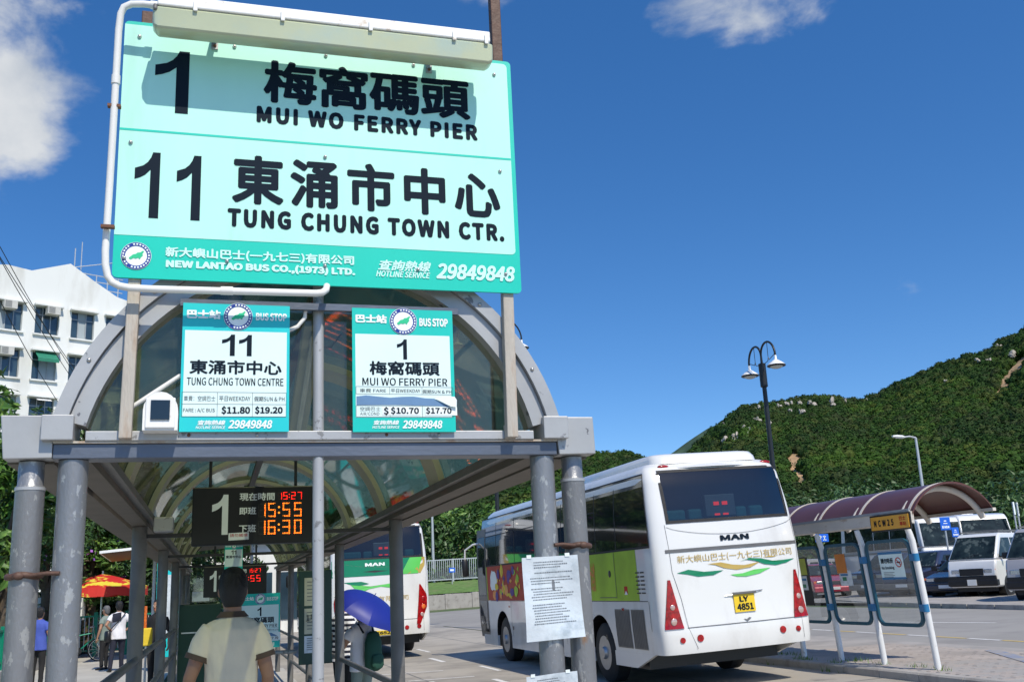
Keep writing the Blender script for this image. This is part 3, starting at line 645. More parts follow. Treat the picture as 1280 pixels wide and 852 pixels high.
notice(12.05, p.x, q.x, q.z, p.z, 11, 'smallest route 11 notice hanging under the display, above the man\'s head', 'bus stop notices', small=True)

# ================================================================ DEPARTURE DISPLAYS
SEG = {'0': 'abcdef', '1': 'bc', '2': 'abged', '3': 'abgcd', '5': 'afgcd', '6': 'afgcde', '7': 'abc', '8': 'abcdefg'}
def seg_dots(Pd, s, u0, u1, v0, v1, lit, off, n=5):
    nd = 4; W_ = (u1-u0); dw = W_*.145; xs = [u0, u0+W_*.235, u0+W_*.58, u0+W_*.855]
    h = v1-v0; r = h*.045
    def dot(m, u, v, k=1): m.poly([Pd(u+r*k*cos(a), v+r*k*sin(a), .003) for a in [2*pi*i/6 for i in range(6)]])
    ch = [c for c in s if c != ':']
    for i, c in enumerate(ch):
        x = xs[i]; on = SEG[c]
        for sg in 'abcdefg':
            for k in range(n):
                t = k/(n-1)
                q = {'a': (x+dw*t, v1), 'd': (x+dw*t, v0), 'g': (x+dw*t, (v0+v1)/2), 'f': (x, v1-h/2*t), 'e': (x, v0+h/2*t), 'b': (x+dw, v1-h/2*t), 'c': (x+dw, v0+h/2*t)}[sg]
                dot(lit if sg in on else off, *q)
                if sg in on: dot(lit, q[0]+(0 if sg in 'adg' else r*.9), q[1]+(r*.9 if sg in 'adg' else 0), .8)
    for v in (v0+h*.28, v0+h*.72): dot(lit, (xs[1]+dw+xs[2])/2, v, 1.9)
def display(Y, X0, X1, Z0, Z1, kind, label):
    t = thing('departure_display', label, 'display', ((X0+X1)/2, Y, Z0), group='departure displays')
    Pd = lambda u, v, l: Vector((X0+(X1-X0)*u, Y-l, Z0+(Z1-Z0)*v))
    obj('housing', M().box(X0-.03, X1+.03, Y, Y+.14, Z0-.02, Z1+.02), K['black'], t, bevel=.008)
    n = lambda x, y: ((x-115)/(1185-115), 1-(y-75)/(580-75))
    def TT(s, a, b, c, d, m_='white', bold=.01, lift=.003): u0, v1 = n(a, b); u1, v0 = n(c, d); lettering(s, Pd, u0, u1, v0, v1, K[m_], t, bold, lift=lift)
    LO, LR, OF = M(), M(), M()
    Pa = lambda u, v, l: Vector((X0+u, Y-l, Z0+v)); sx, sz = X1-X0, Z1-Z0
    def D(s, a, b, c, d, lit): u0, v1 = n(a, b); u1, v0 = n(c, d); seg_dots(Pa, s, u0*sx, u1*sx, v0*sz, v1*sz, lit, OF)
    if kind == 1:
        TT('1', 262, 125, 412, 508, bold=.0); TT('現在時間', 517, 112, 852, 188); TT('即班', 517, 250, 677, 322); TT('下班', 517, 418, 677, 492)
        D('1527', 885, 115, 1110, 180, LR); D('1555', 700, 222, 1105, 345, LO); D('1630', 700, 390, 1105, 512, LO)
        st = obj('sticker', slab(Pd, [n(420, 565), n(610, 560), n(610, 490), n(420, 495)], .004, .0045), K['white'], t)
        lettering('請勿觸摸', Pd, *[n(432, 0)[0], n(600, 0)[0]], n(0, 532)[1], n(0, 502)[1], K['redprint'], t, .0, lift=.0055)
    else:
        TT('11', 180, 125, 470, 508, bold=.0); TT('現在時間', 517, 112, 852, 188); D('1527', 885, 115, 1110, 180, LR); D('1555', 700, 240, 1105, 345, LR)
    if LO.v: obj('orange_digits', LO, K['led_o'], t, recalc=False)
    obj('red_digits', LR, K['led_r'], t, recalc=False); obj('unlit_digits', OF, K['led_off'], t, recalc=False)
    for x in (X0+.1, X1-.1): obj('hanger', M().cyl((x, Y+.07, Z1+.018), (x, Y+.07, 3.0), .012, n=8), K['darkmetal'], t, smooth=40)
    return t
p = at(246, 612, Y=8.15); q = at(386, 674, Y=8.15); display(8.15, p.x, q.x, q.z, p.z, 1, 'black hanging display for route 1 with orange digits 15:55 and 16:30')
p = at(258, 710, Y=13.2); q = at(330, 741, Y=13.2); display(13.2, p.x, q.x, q.z, p.z, 11, 'black route 11 display with red digits, partly behind the man\'s head')
obj('mount_box', M().box(-.44, -.30, 8.0, 8.2, 2.19, 2.30), K['steel_light'], sh, bevel=.01)

# timetable board
p = at(374, 713, Y=12.0); q = at(415, 828, Y=12.0)
t = thing('timetable_board', 'tall dark green timetable case with cream sheets behind the middle pole', 'notice board', ((p.x+q.x)/2, 12, q.z))
obj('case', M().box(p.x, q.x, 12, 12.05, q.z, p.z), K['framedark'] if False else mat('dark green case', (.01, .045, .03), .4), t, bevel=.006)
for k, (a, b, mt_) in enumerate(((.08, .38, 'poster'), (.41, .68, 'poster'), (.70, .88, 'paper'))):
    z1 = p.z-(p.z-q.z)*a; z0 = p.z-(p.z-q.z)*b; Pt = planeY(11.998)
    s_ = obj('sheet', rect(Pt, p.x+.06, q.x-.09, z0, z1, .001), K['paper'] if mt_ == 'paper' else mat('cream sheet', (.52, .50, .36), .5), t, recalc=False)
    lm = M()
    for r in range(6): zz = z1-(z1-z0)*(.15+.13*r); rect(Pt, p.x+.09, p.x+.09+(q.x-p.x-.22)*random.uniform(.6, 1), zz-.004, zz+.004, .0025, lm)
    obj('print_lines', lm, K['ink_grey'], s_, recalc=False)
lettering('1號', planeY(11.99), p.x+.08, p.x+.22, p.z-(p.z-q.z)*.55, p.z-(p.z-q.z)*.47, K['ink'], t, 0)
# laminated notices taped to the front right poles
def laminated(cor, label, lines=True):
    t = thing('taped_paper', label, 'notice', tuple(cor[3]), group='papers taped to the front right poles')
    A, B, C, D = [Vector(c) for c in cor]   # TL TR BR BL
    def S(u, v, l=0):
        p = (A*(1-u)+B*u)*(v)+(D*(1-u)+C*u)*(1-v); return p+Vector((0, -l-.010*sin(pi*u*2.2+.3)*(.4+v*.4)-.006*sin(5*v+3*u), 0))
    obj('plastic_sleeve', M().grid(lambda u, v: S(u, v), 16, 20), K['paper'], t, smooth=60)
    if lines:
        lm = M()
        for r in range(24):
            v = .93-r*.032
            if r in (3, 5, 9, 15): continue
            a = .12+.05*random.random() if r > 5 else .2; b = .6+.3*random.random(); u = a
            while u < b:
                w = random.uniform(.01, .035); lm.quad(S(u, v, .0015), S(u+w, v, .0015), S(u+w, v+.011, .0015), S(u, v+.011, .0015)); u += w+.008
        obj('print_lines', lm, mat('grey small print', (.16, .18, .20), .6), t, recalc=False)
    for u in (.12, .82): obj('tape', M().quad(S(u-.04, .985, .003), S(u+.04, .985, .003), S(u+.04, 1.03, .003), S(u-.04, 1.03, .003)), K['white'], t, recalc=False)
    return t
laminated([(1.288, 4.235, 1.793), (1.541, 4.235, 1.798), (1.560, 4.235, 1.449), (1.292, 4.235, 1.440)], 'crumpled laminated paper notice taped across the front right pole and pipe')
laminated([(1.281, 4.225, 1.300), (1.505, 4.225, 1.312), (1.515, 4.225, 1.0), (1.29, 4.225, 1.0)], 'lower laminated paper cut off by the bottom edge, below the crumpled notice')
# camera housing and lamp inside the gable
c = at(201, 512, Y=4.15)
t = thing('security_camera', 'white hooded camera housing on the gable rail, left of the route 11 notice', 'camera', (c.x, 4.2, 2.36))
sec = lambda y, k: [(c.x+.066*k*cos(a), y, c.z-.005+.075*k*sin(a)) for a in [pi*i/10 for i in range(11)]]+[(c.x-.066*k, y, c.z-.085*k), (c.x+.066*k, y, c.z-.085*k)]
obj('housing', M().loft([sec(4.13, 1), sec(4.286, 1)]), K['fix_white'], t, smooth=40)
obj('front_plate', M().box(c.x-.056, c.x+.056, 4.120, 4.129, c.z-.078, c.z+.045), K['fix_white'], t, bevel=.008)
obj('window', M().box(c.x-.036, c.x+.036, 4.113, 4.119, c.z-.045, c.z+.033), K['busglass'], t)
obj('foot', M().box(c.x-.04, c.x+.04, 4.215, 4.28, 2.351, c.z-.086), K['steel_light'], t)
cdt = [at(155, 515, Y=4.24), at(190, 492, Y=4.235), at(224, 470, Y=4.23), at(300, 440, Y=4.23), at(372, 408, Y=4.235), at(381, 397, Y=4.235), at(382, 384, Y=4.235)]
obj('conduit', M().tube(cdt, .009, 10), K['white_pipe'], t, smooth=60)
t = thing('batten_light', 'old cream fluorescent batten fixed under the smoked roof near the middle pole', 'lamp', (.34, 5.2, 2.95))
a, b = at(393, 400, Y=4.7), at(372, 535, Y=5.9)
dirv = (b-a); s2 = dirv.normalized(); rt_ = s2.cross(Vector((0, 0, 1))).normalized(); up_ = rt_.cross(s2)
obj('batten', M().obox((a+b)/2, dirv/2, rt_*.05, up_*.035), K['rib'], t, bevel=.008)
obj('tube', M().cyl(a+up_*-.05+s2*.05, b+up_*-.05-s2*.05, .016, n=10), K['lamplens'], t, smooth=40)
obj('lead', M().tube([a+Vector((.0, 0, -.05)), a+Vector((.03, .05, -.12)), a+Vector((.09, .1, -.11)), a+Vector((.14, .1, -.04))], .004, 6), K['cable'], t, smooth=60)
# ================================================================ COACHES (the big ones)
def lerp_tab(tab, z):
    for (a, va), (b, vb) in zip(tab, tab[1:]):
        if z <= b: return va+(vb-va)*max(0, (z-a))/(b-a)
    return tab[-1][1]
HW = [(.3, 1.21), (.55, 1.265), (.9, 1.28), (2.1, 1.27), (2.7, 1.245), (3.2, 1.20), (3.34, 1.15), (3.42, 1.06), (3.47, .88)]
RY = [(.5, .05), (.6, .0), (.9, .0), (1.0, .02), (2.1, .05), (2.6, .10), (3.2, .22), (3.34, .30), (3.42, .42), (3.47, .62)]
def coach(name, label, mw, L_, livery, group):
    t = thing(name, label, 'coach', group=group, mat=mw); W = lambda x, y, z: mw @ Vector((x, y, z))
    def ry(x, z):
        h = lerp_tab(HW, z); q = min(1, abs((x-1.25)/h)); return lerp_tab(RY, z)+.42*(1-(1-q**8)**(1/8))+.05*(q**2)
    def plan(z, n=22):
        h = lerp_tab(HW, z); pts = []
        for i in range(n+1):
            a = -pi/2+pi*i/n; s_ = sin(a); q = math.copysign(abs(s_)**.42, s_); q = max(-1, min(1, q)); pts.append((1.25+h*q, ry(1.25+h*q, z), z))
        f = L_-lerp_tab([(.3, .1), (.9, 0), (1.4, .02), (3.0, .5), (3.4, .8), (3.47, 1.1)], z)
        for i in range(n+1):
            a = pi/2-pi*i/n; s_ = sin(a); q = math.copysign(abs(s_)**.42, s_); pts.append((1.25+h*q, f-.62*(1-(1-abs(q)**5)**(1/5)), z))
        return pts
    zs = [.56, .66, .8, .9, 1.0, 1.3, 1.7, 2.1, 2.3, 2.5, 2.7, 2.9, 3.1, 3.2, 3.28, 3.34, 3.38, 3.42, 3.45, 3.47]
    rings = [[tuple(W(*p)) for p in plan(z)] for z in zs]
    bm_ = M().loft(rings); body = obj('body', bm_, K['buswhite'], t, smooth=42)
    # lower skirt between the axles reaches further down
    for xa, sgn in ((.0, -1), (2.5, 1)):
        x_ = 1.25+sgn*1.268
        y0s = [(.42, 2.05), (3.1, L_-2.75), (L_-1.55, L_-.35)]
        for a, b in y0s: obj('skirt_panel', M().add([W(x_, a+(.75 if a < 1 else 0), .33), W(x_, b, .33), W(x_, b, .5605), W(x_, a, .5605), W(x_-sgn*.05, a+(.75 if a < 1 else 0), .33), W(x_-sgn*.05, b, .33), W(x_-sgn*.05, b, .5605), W(x_-sgn*.05, a, .5605)],
            [(0,1,2,3),(7,6,5,4),(0,4,5,1),(1,5,6,2),(2,6,7,3),(3,7,4,0)]), K['buswhite'], body)
    obj('chassis', M().add([W(x, y, z) for z in (.30, .565) for x, y in ((.12, 1.0), (2.38, 1.0), (2.38, L_-.4), (.12, L_-.4))], [(3,2,1,0),(4,5,6,7),(0,1,5,4),(1,2,6,5),(2,3,7,6),(3,0,4,7)]), K['black'], t)
    # cut: rear window niche
    cut = M().add([W(x, y, z) for z in (2.50, 3.29) for x, y in ((.29, -.4), (2.36, -.4), (2.36, 1.0), (.29, 1.0))], [(3,2,1,0),(4,5,6,7),(0,1,5,4),(1,2,6,5),(2,3,7,6),(3,0,4,7)])
    co = obj('cutter', cut, K['interior'], t); md = body.modifiers.new('b', 'BOOLEAN'); md.operation = 'DIFFERENCE'; md.object = co; md.solver = 'EXACT'; md.material_mode = 'TRANSFER'
    arches = []
    for y in (2.6+.0, L_-2.15):
        for x in (-.1, 2.1):
            a = obj('cutter', M().cyl(W(x, y, .52), W(x+.5, y, .52), .60, n=36), K['black'], t); md = body.modifiers.new('b', 'BOOLEAN'); md.operation = 'DIFFERENCE'; md.object = a; md.solver = 'EXACT'; md.material_mode = 'TRANSFER'; arches.append(a)
    if len(body.data.materials) < 2:
        body.data.materials.append(K['interior']); body.data.materials.append(K['black'])
    applied(body)
    for a in arches+[co]: bpy.data.objects.remove(a)
    def rear(x, z, l=.006): return W(x, ry(x, z)-l, z)
    def rpatch(x0, x1, z0, z1, l, nx=14, nz=6): return M().grid(lambda u, v: rear(x0+(x1-x0)*u, z0+(z1-z0)*v, l), nx, nz)
    def rshape(pts, l):    # polygon on the rear, subdivided by triangulated fan of quads is enough for small pieces
        return M().poly([rear(x, z, l) for x, z in pts])
    def side(y, z, l=.006, sg=-1): return W(1.25+sg*(lerp_tab(HW, z)+l), y+lerp_tab(RY, z)*max(0, 1-y/1.4), z)
    def spatch(y0, y1, z0, z1, l, sg=-1, ny=1, nz=6): return M().grid(lambda u, v: side(y0+(y1-y0)*u, z0+(z1-z0)*v, l, sg), ny, nz)
    # rear window: rubber, glass, seats and route box inside
    wr = M()
    def wf(x0, x1, z0, z1): return wr.merge(rpatch(x0, x1, z0, z1, .010, 12, 3))
    wf(.25, 2.40, 2.47, 2.515); wf(.27, 2.38, 3.265, 3.31); wf(.25, .30, 2.515, 3.265); wf(2.35, 2.40, 2.515, 3.265)
    obj('window_seal', wr, K['blackrub'], t, recalc=False)
    obj('rear_window', rpatch(.295, 2.355, 2.51, 3.27, .006), K['rearglass'], t, smooth=60, recalc=False)
    for x in ((.38, .85), (.90, 1.28), (1.75, 1.95), (2.0, 2.25)):
        bp = M().box(x[0]-.0, x[1], .62, .74, 2.52, 2.70); bp.v = [tuple(W(*p)) for p in bp.v]; obj('seat_back', bp, K['teal_seat'], t, bevel=.04)
    rb = M().box(1.15, 1.68, .50, .60, 2.56, 2.90); rb.v = [tuple(W(*p)) for p in rb.v]; rbx = obj('route_box', rb, K['trimgrey'], t, bevel=.01)
    for (u, v) in ((1.34, 2.76), (1.49, 2.76), (1.34, 2.60), (1.49, 2.60)):
        q = M().box(u-.045, u+.045, .485, .499, v-.03, v+.025 if v > 2.7 else v); q.v = [tuple(W(*p)) for p in q.v]; obj('route_digit', q, K['led_o'] if False else K['led_r'], rbx)
    # engine cover seams, stripe, badge
    sm = M(); PX0, PX1 = .36, 2.30
    for (xa, za, xb, zb) in ((.22, 2.46, .235, 2.05), (.235, 2.05, .24, 1.75), (.24, 1.75, .33, 1.35), (.33, 1.35, .385, .93), (2.43, 2.46, 2.46, 2.05), (2.46, 2.05, 2.42, 1.6), (2.42, 1.6, 2.36, 1.3), (2.36, 1.3, 2.33, .93), (.385, .93, .50, .62), (2.33, .93, 2.33, .62)):
        sm.add([rear(xa-.003, za), rear(xb-.003, zb), rear(xb+.003, zb), rear(xa+.003, za)], [(0, 1, 2, 3)])
    obj('panel_seam', sm, K['seam'], t, recalc=False)
    obj('engine_lid_gap', rpatch(.37, 2.33, .925, .937, .007), K['seam'], t, recalc=False)
    m = M().grid(lambda u, v: rear(.24+2.2*u, 2.42-.16*sin(pi*u)**.7+.006*v, .007), 24, 1); obj('curved_seam', m, K['seam'], t, recalc=False)
    Pr = lambda u, v, l: rear(u, v, .008+l)
    ramp = obj('brake_light_housing', M().loft([[rear(.65+k*.13, 3.345+.045*sin(pi*k/9), l) for l in (.0, .06*sin(pi*k/9)+.004)]+[rear(.65+k*.13, 3.335, l) for l in (.06*sin(pi*k/9)+.004, .0)] for k in range(10)]), K['buswhite'], t, smooth=40)
    for x0 in (.33, 2.17): obj('marker_lamp', M().ball(W(x0+.10, ry(x0+.1, 3.37)-.0, 3.37), .10, .035, .030, 14, 8), K['redlens'], t, smooth=60)
    if livery == 'white':
        obj('stripe', rpatch(.17, 2.46, 2.035, 2.085, .009, 20, 2), K['trimgrey'], t, recalc=False)
        lettering('MAN', Pr, 1.10, 1.60, 2.16, 2.245, K['ink'], t, .018, name='badge')
        lettering('新大嶼山巴士(一九七三)有限公司', Pr, .34, 2.33, 1.86, 1.985, K['gold'], t, .0)
        for pts, mt_, l in (([(.31, 1.73), (.5, 1.77), (.75, 1.72), (1.08, 1.72), (.9, 1.66), (.65, 1.655), (.48, 1.70)], 'darkgreen', .008), ([(.82, 1.83), (1.05, 1.84), (1.25, 1.79), (1.45, 1.77), (1.72, 1.80), (1.55, 1.73), (1.3, 1.71), (1.1, 1.75), (.95, 1.81)], 'gold', .0085),
                            ([(1.37, 1.83), (1.55, 1.87), (1.75, 1.85), (1.95, 1.80), (2.15, 1.80), (2.37, 1.81), (2.2, 1.755), (2.0, 1.73), (1.8, 1.76), (1.65, 1.82), (1.5, 1.85)], 'darkgreen', .011), ([(1.78, 1.865), (1.92, 1.88), (2.05, 1.865), (1.95, 1.855)], 'gold', .009), ([(1.18, 1.645), (1.4, 1.65), (1.6, 1.69), (1.9, 1.70), (1.7, 1.63), (1.45, 1.60), (1.3, 1.61)], 'brightgreen', .0095)):
            obj('swoosh', rshape(pts, l), K[mt_], t, recalc=False)
        pl, pn = (1.18, 1.53, 1.085, 1.345), ('LY', '4851')
    else:
        obj('green_band', rpatch(.02, 2.03, 2.06, 2.47, .007, 18, 4), K['darkgreen'], t, recalc=False)
        obj('lime_band', M().grid(lambda u, v: rear(1.78+.25*v+(.45-.12*v)*u, 2.06+.41*v, .009), 8, 4), K['brightgreen'], t, recalc=False)
        obj('gold_patch', rshape([(1.95, 2.06), (2.2, 2.20), (2.36, 2.47), (2.44, 2.47), (2.42, 2.25), (2.3, 2.07)], .011), K['gold'], t, recalc=False)
        lettering('MAN', Pr, .86, 1.37, 2.30, 2.385, K['white'], t, .018, name='badge')
        obj('grille_slot', rshape([(.8, 2.17), (1.1, 2.19), (1.45, 2.17), (1.1, 2.14)], .0115), K['black'], t, recalc=False)
        obj('swoosh', rshape([(.45, 1.90), (.7, 1.84), (1.0, 1.80), (1.55, 1.85), (1.55, 1.73), (1.25, 1.78), (.95, 1.74), (.75, 1.66), (.6, 1.74)], .008), K['brightgreen'], t, recalc=False)
        obj('swoosh', rshape([(.30, 1.93), (.75, 1.93), (.95, 1.87), (.7, 1.83), (.5, 1.86)], .0095), K['darkgreen'], t, recalc=False)
        lettering('巴士有限公司', Pr, .75, 1.95, 1.42, 1.54, K['gold'], t, .0)
        lettering('一九七三', Pr, .75, 1.55, 1.12, 1.23, K['gold'], t, .0)
        pl, pn = (.95, 1.48, .49+.10, .60+.10), ('', 'KX652')
    pb = M(); x0, x1, z0, z1 = pl
    po = obj('number_plate', M().add([rear(x0, z0, .02), rear(x1, z0, .02), rear(x1, z1, .02), rear(x0, z1, .02), rear(x0, z0, .006), rear(x1, z0, .006), rear(x1, z1, .006), rear(x0, z1, .006)], [(0,1,2,3),(7,6,5,4),(0,4,5,1),(1,5,6,2),(2,6,7,3),(3,7,4,0)]), K['plate'], t)
    yf = min(ry(x0, z0), ry(x1, z1))-.0215; Pp = lambda u, v, l: W(u, yf-l, v)
    if pn[0]:
        lettering(pn[0], Pp, x0+.09, x1-.11, z0+.15, z1-.03, K['ink'], po, .015); lettering(pn[1], Pp, x0+.035, x1-.035, z0+.025, z0+.125, K['ink'], po, .015)
        hb = M().box(x0-.01, x1+.03, yf-.02, yf+.02, z1+.0, z1+.035); hb.v = [tuple(W(*p)) for p in hb.v]; obj('plate_lamp', hb, K['trimgrey'], t, bevel=.006)
        obj('handle_bar', M().tube([rear(x0-.14, z1-.005, .01), rear(x0+.02, z1+.005, .03), rear(x1-.02, z1+.03, .03), rear(x1+.16, z1+.035, .01)], .008, 6), K['chrome'], t, smooth=40)
        obj('badge_bird', M().poly([rear(1.30, .985, .01), rear(1.36, .975, .01), rear(1.40, 1.00, .01), rear(1.44, .99, .01), rear(1.40, .965, .01), rear(1.36, .945, .01), rear(1.33, .965, .01)]), K['trimgrey'], t, recalc=False)
    else: lettering(pn[1], Pp, x0+.03, x1-.03, z0+.02, z1-.02, K['ink'], po, .015)
    # rear lamps
    for sg in (-1, 1):
        f = lambda x: x if sg < 0 else 2.5-x
        tl, tr = ([(.93, .03), (1.64, .15)], [(.93, .31), (1.64, .185)]) if livery == 'white' else ([(.80, .26), (1.22, .06), (1.50, .05), (1.78, .22)], [(.80, .36), (1.28, .30), (1.78, .25)])
        z0_, z1_ = tl[0][0], tl[-1][0]
        g = lambda u, v, l: (lambda z: rear(f(lerp_tab(tl, z)+(lerp_tab(tr, z)-lerp_tab(tl, z))*u), z, l))(z0_+(z1_-z0_)*v)
        m = M().grid(lambda u, v: g(u, v, .022), 6, 12); m.grid(lambda u, v: g(u, 0, .022*v), 6, 1); m.grid(lambda u, v: g(0, u, .022*v), 12, 1); m.grid(lambda u, v: g(1, u, .022*v), 12, 1)
        lp = obj('rear_lamp', m, K['redlens'], t, recalc=False)
        for (x, z, r, mt_) in (((.175, 1.24, .042, 'clearlens'), (.175, 1.03, .055, 'clearlens')) if livery == 'white' else ((.16, 1.42, .06, 'redlens'), (.17, 1.22, .06, 'amber'), (.21, 1.02, .055, 'clearlens'))):
            c = rear(f(x), z, .022); obj('round_lens', M().ball(c, r, .010, r, 18, 8), K[mt_], lp, smooth=60)
        for x, z, r in ((.27, .76, .042), (.55, .77, .052)) if livery == 'white' else ((.62, .73, .055), (.30, .74, .055)):
            c = rear(f(x), z, .0); obj('reflector', M().cyl(c, c+W(0, -.014, 0)-W(0, 0, 0), r, n=20), K['redlens'], t, smooth=30)
    # side glazing
    for sg in (-1, 1):
        edges = [.20, 1.58, 2.5, 4.3, 5.9, 7.5, 9.0, 10.35]
        edges = [e*L_/10.9 for e in edges] if L_ != 10.9 else edges
        gl = None
        for a, b in zip(edges, edges[1:]):
            w_ = obj('side_window', spatch(a+.012, b-.012, 2.17, 3.26, .005, sg), K['busglass'], t, recalc=False)
            if sg < 0:
                obj('window_seal', spatch(a-.010, a+.012, 2.15, 3.28, .007, sg), K['blackrub'], w_, recalc=False)
                obj('sliding_bar', spatch(a+.03, b-.03, 2.84, 2.86, .008, sg), K['blackrub'], w_, recalc=False) if a > 2.4 else None
        obj('window_seal', M().merge(spatch(.19, edges[-1]+.02, 2.135, 2.17, .006, sg, 8)).merge(spatch(.19, edges[-1]+.02, 3.26, 3.285, .006, sg, 8)), K['blackrub'], t, recalc=False)
        sm = M()
        for y in (.42, 3.0, 4.4, 6.2, 8.0, L_-2.9): sm.merge(spatch(y, y+.012, .36 if y > 1 else .9, 1.34, .005, sg))
        sm.merge(spatch(.45, L_-1.2, 1.34, 1.352, .005, sg, 10)); obj('panel_seam', sm, K['seam'], t, recalc=False)
        if sg < 0:
            # adverts along the lower window line
            obj('advert_panel', spatch(.77, 3.9, 1.355, 2.135, .0045, sg, 6), K['limegreen'], t, recalc=False)
            fp_ = obj('filler_door', spatch(1.70, 2.46, 1.42, 2.13, .009, sg), K['limegreen'], t, recalc=False)
            obj('door_gap', M().merge(spatch(1.685, 1.70, 1.40, 2.13, .010, sg)).merge(spatch(1.70, 2.46, 1.40, 1.412, .010, sg)), K['seam'], fp_, recalc=False)
            obj('lock', M().ball(side(1.93, 1.79, .01, sg), .01, .06, .06, 12, 8), K['black'], fp_, smooth=60)
            obj('advert_panel', spatch(7.0, L_-.42, 1.355, 2.135, .0045, sg, 6), K['redad'], t, recalc=False)
            obj('advert_panel', spatch(3.9, 7.0, 1.355, 2.135, .0045, sg, 6), K['redad'], t, recalc=False)
            obj('advert_shape', spatch(9.9, L_-.42, 1.36, 2.13, .0062, sg, 1), K['limegreen'], t, recalc=False)
            def blob(yc, zc, ry_, rz_, mt_, l, n=14, seed=0):
                r = random.Random(seed); obj('advert_shape', M().poly([side(yc+ry_*cos(2*pi*k/n)*r.uniform(.75, 1.1), zc+rz_*sin(2*pi*k/n)*r.uniform(.75, 1.1), l, sg) for k in range(n)]), K[mt_], t, recalc=False)
            blob(9.35, 1.80, .32, .26, 'white', .0075, 16, 3); blob(9.3, 1.48, .2, .11, 'orange', .0080, 10, 4)
            for k in range(34): blob(7.2+1.9*random.random()+.0, 1.42+.66*random.random(), random.uniform(.05, .20), random.uniform(.03, .17), random.choice(['yellowad', 'purplead', 'orange', 'limegreen', 'yellowad']), .0070+.0003*k, random.choice((3, 4, 5, 9)), k)
            for k in range(12): blob(4.3+2.5*random.random()+.0, 1.45+.6*random.random(), random.uniform(.08, .25), random.uniform(.05, .17), random.choice(['yellowad', 'purplead', 'orange', 'limegreen', 'yellowad']), .0070+.0004*k, random.choice((3, 4, 5)), k+40)
            Ps = lambda u, v, l: side(-u, v, .008+l, sg)
            lettering('大自然', Ps, -2.85, -2.62, 1.50, 2.0, K['orange'], t, .01)
            obj('advert_mark', spatch(1.22, 1.36, 1.45, 1.58, .008, sg), K['redprint'], t, recalc=False); obj('advert_mark', M().poly([side(1.22, 1.45, .009, sg), side(1.29, 1.515, .009, sg), side(1.36, 1.45, .009, sg)]), K['white'], t, recalc=False)
            # vents
            for r in range(6):
                for c_ in range(2):
                    y = .50+c_*.19; z = 1.46+r*.062; obj('vent_slot', spatch(y, y+.155, z, z+.022, .006, sg, 1, 1), K['black'], t, recalc=False)
            for y0, y1 in ((.66, 1.18), (1.24, 1.86)):
                gb = obj('engine_grille', spatch(y0, y1, .62, 1.22, .006, sg, 1, 2), K['trimgrey'], t, recalc=False); gm = M()
                k = y0+.03
                while k < y1-.03: gm.merge(spatch(k, k+.028, .64, 1.20, .009, sg, 1, 2)); k += .062
                obj('grille_bars', gm, K['seam'], gb, recalc=False, stuff=True)
            for y in (2.3, 3.15, 6.0, L_-3.0): obj('lock', spatch(y, y+.06, .72, .80, .008, sg, 1, 1), K['black'], t, recalc=False)
            for y in (1.45, 4.0, L_-2.8): obj('side_marker', spatch(y, y+.10, 1.20, 1.24, .008, sg, 1, 1), K['redlens'], t, recalc=False)
            # passenger door
            d = obj('door', spatch(L_-.98+.45-.40, L_-.10, .50, 3.05, .010, sg, 3, 8), K['trimgrey'], t, recalc=False)
            obj('door_glass', spatch(L_-.85, L_-.22, 1.45, 2.86, .014, sg, 2, 6), K['busglass'], d, recalc=False); obj('door_glass', spatch(L_-.85, L_-.22, .62, 1.35, .014, sg, 2, 4), K['busglass'], d, recalc=False)
    for y in (2.6, L_-2.15):
        for x, s_ in ((.02, 1), (2.48, -1)):
            w_ = obj('wheel', M().tube([W(x, y, .49), W(x+s_*.04, y, .49), W(x+s_*.26, y, .49), W(x+s_*.30, y, .49)], [.44, .49, .49, .44], 36), K['blackrub'], t, smooth=40)
            obj('wheel_rim', M().tube([W(x-s_*.004, y, .49), W(x+s_*.02, y, .49)], [.28, .24], 28), K['rim_steel'], w_, smooth=30); obj('hub', M().tube([W(x-s_*.05, y, .49), W(x-s_*.003, y, .49)], [.09, .11], 16), K['rim_steel'], w_, smooth=30)
    # rooftop air conditioning
    def rr(z, i, y0): return [(W(x, y, z)) for x, y in rrect_pts(.30+i, 2.20-i, y0+i*.5, y0+3.6-i*2, .22)]
    obj('roof_unit', M().loft([rr(3.42, 0, .42), rr(3.50, .01, .44), rr(3.575, .04, .50), rr(3.60, .10, .60)]), K['buswhite'], t, smooth=50)
    # windscreen, mirror
    obj('windscreen', M().grid(lambda u, v: W(.2+2.1*u, L_-lerp_tab([(.3, .1), (.9, 0), (1.4, .02), (3.0, .5), (3.4, .8)], 1.3+1.75*v)+.012, 1.3+1.75*v), 1, 8), K['busglass'], t, recalc=False)
    mr = obj('mirror', M().loft([[W(-.30+.09*cos(a)*k, L_+.05+.06*sin(a)*k, z) for a in [2*pi*i/12 for i in range(12)]] for z, k in ((1.95, .6), (2.0, 1), (2.32, 1), (2.38, .6))]), K['black'], t, smooth=50)
    obj('mirror_arm', M().tube([W(.15, L_-.35, 2.75), W(-.1, L_-.1, 2.72), W(-.28, L_+.03, 2.6), W(-.30, L_+.05, 2.36)], .025, 8), K['buswhite'], mr, smooth=50)
    return t
mw = Matrix.Translation((6.46, 14.0, .0)) @ Matrix.Rotation(RAD(-2.0), 4, 'Y')
coach('coach', 'white coach with plate LY 4851 and green and gold waves on its tail', mw, 10.9, 'white', 'single deck coaches in the bus bays')
mw = Matrix.Translation((2.9, 26.0, .0)) @ Matrix.Rotation(RAD(-1.0), 4, 'Y')
coach('coach', 'coach with a dark green tail band, behind the person with the blue umbrella', mw, 10.9, 'green', 'single deck coaches in the bus bays')

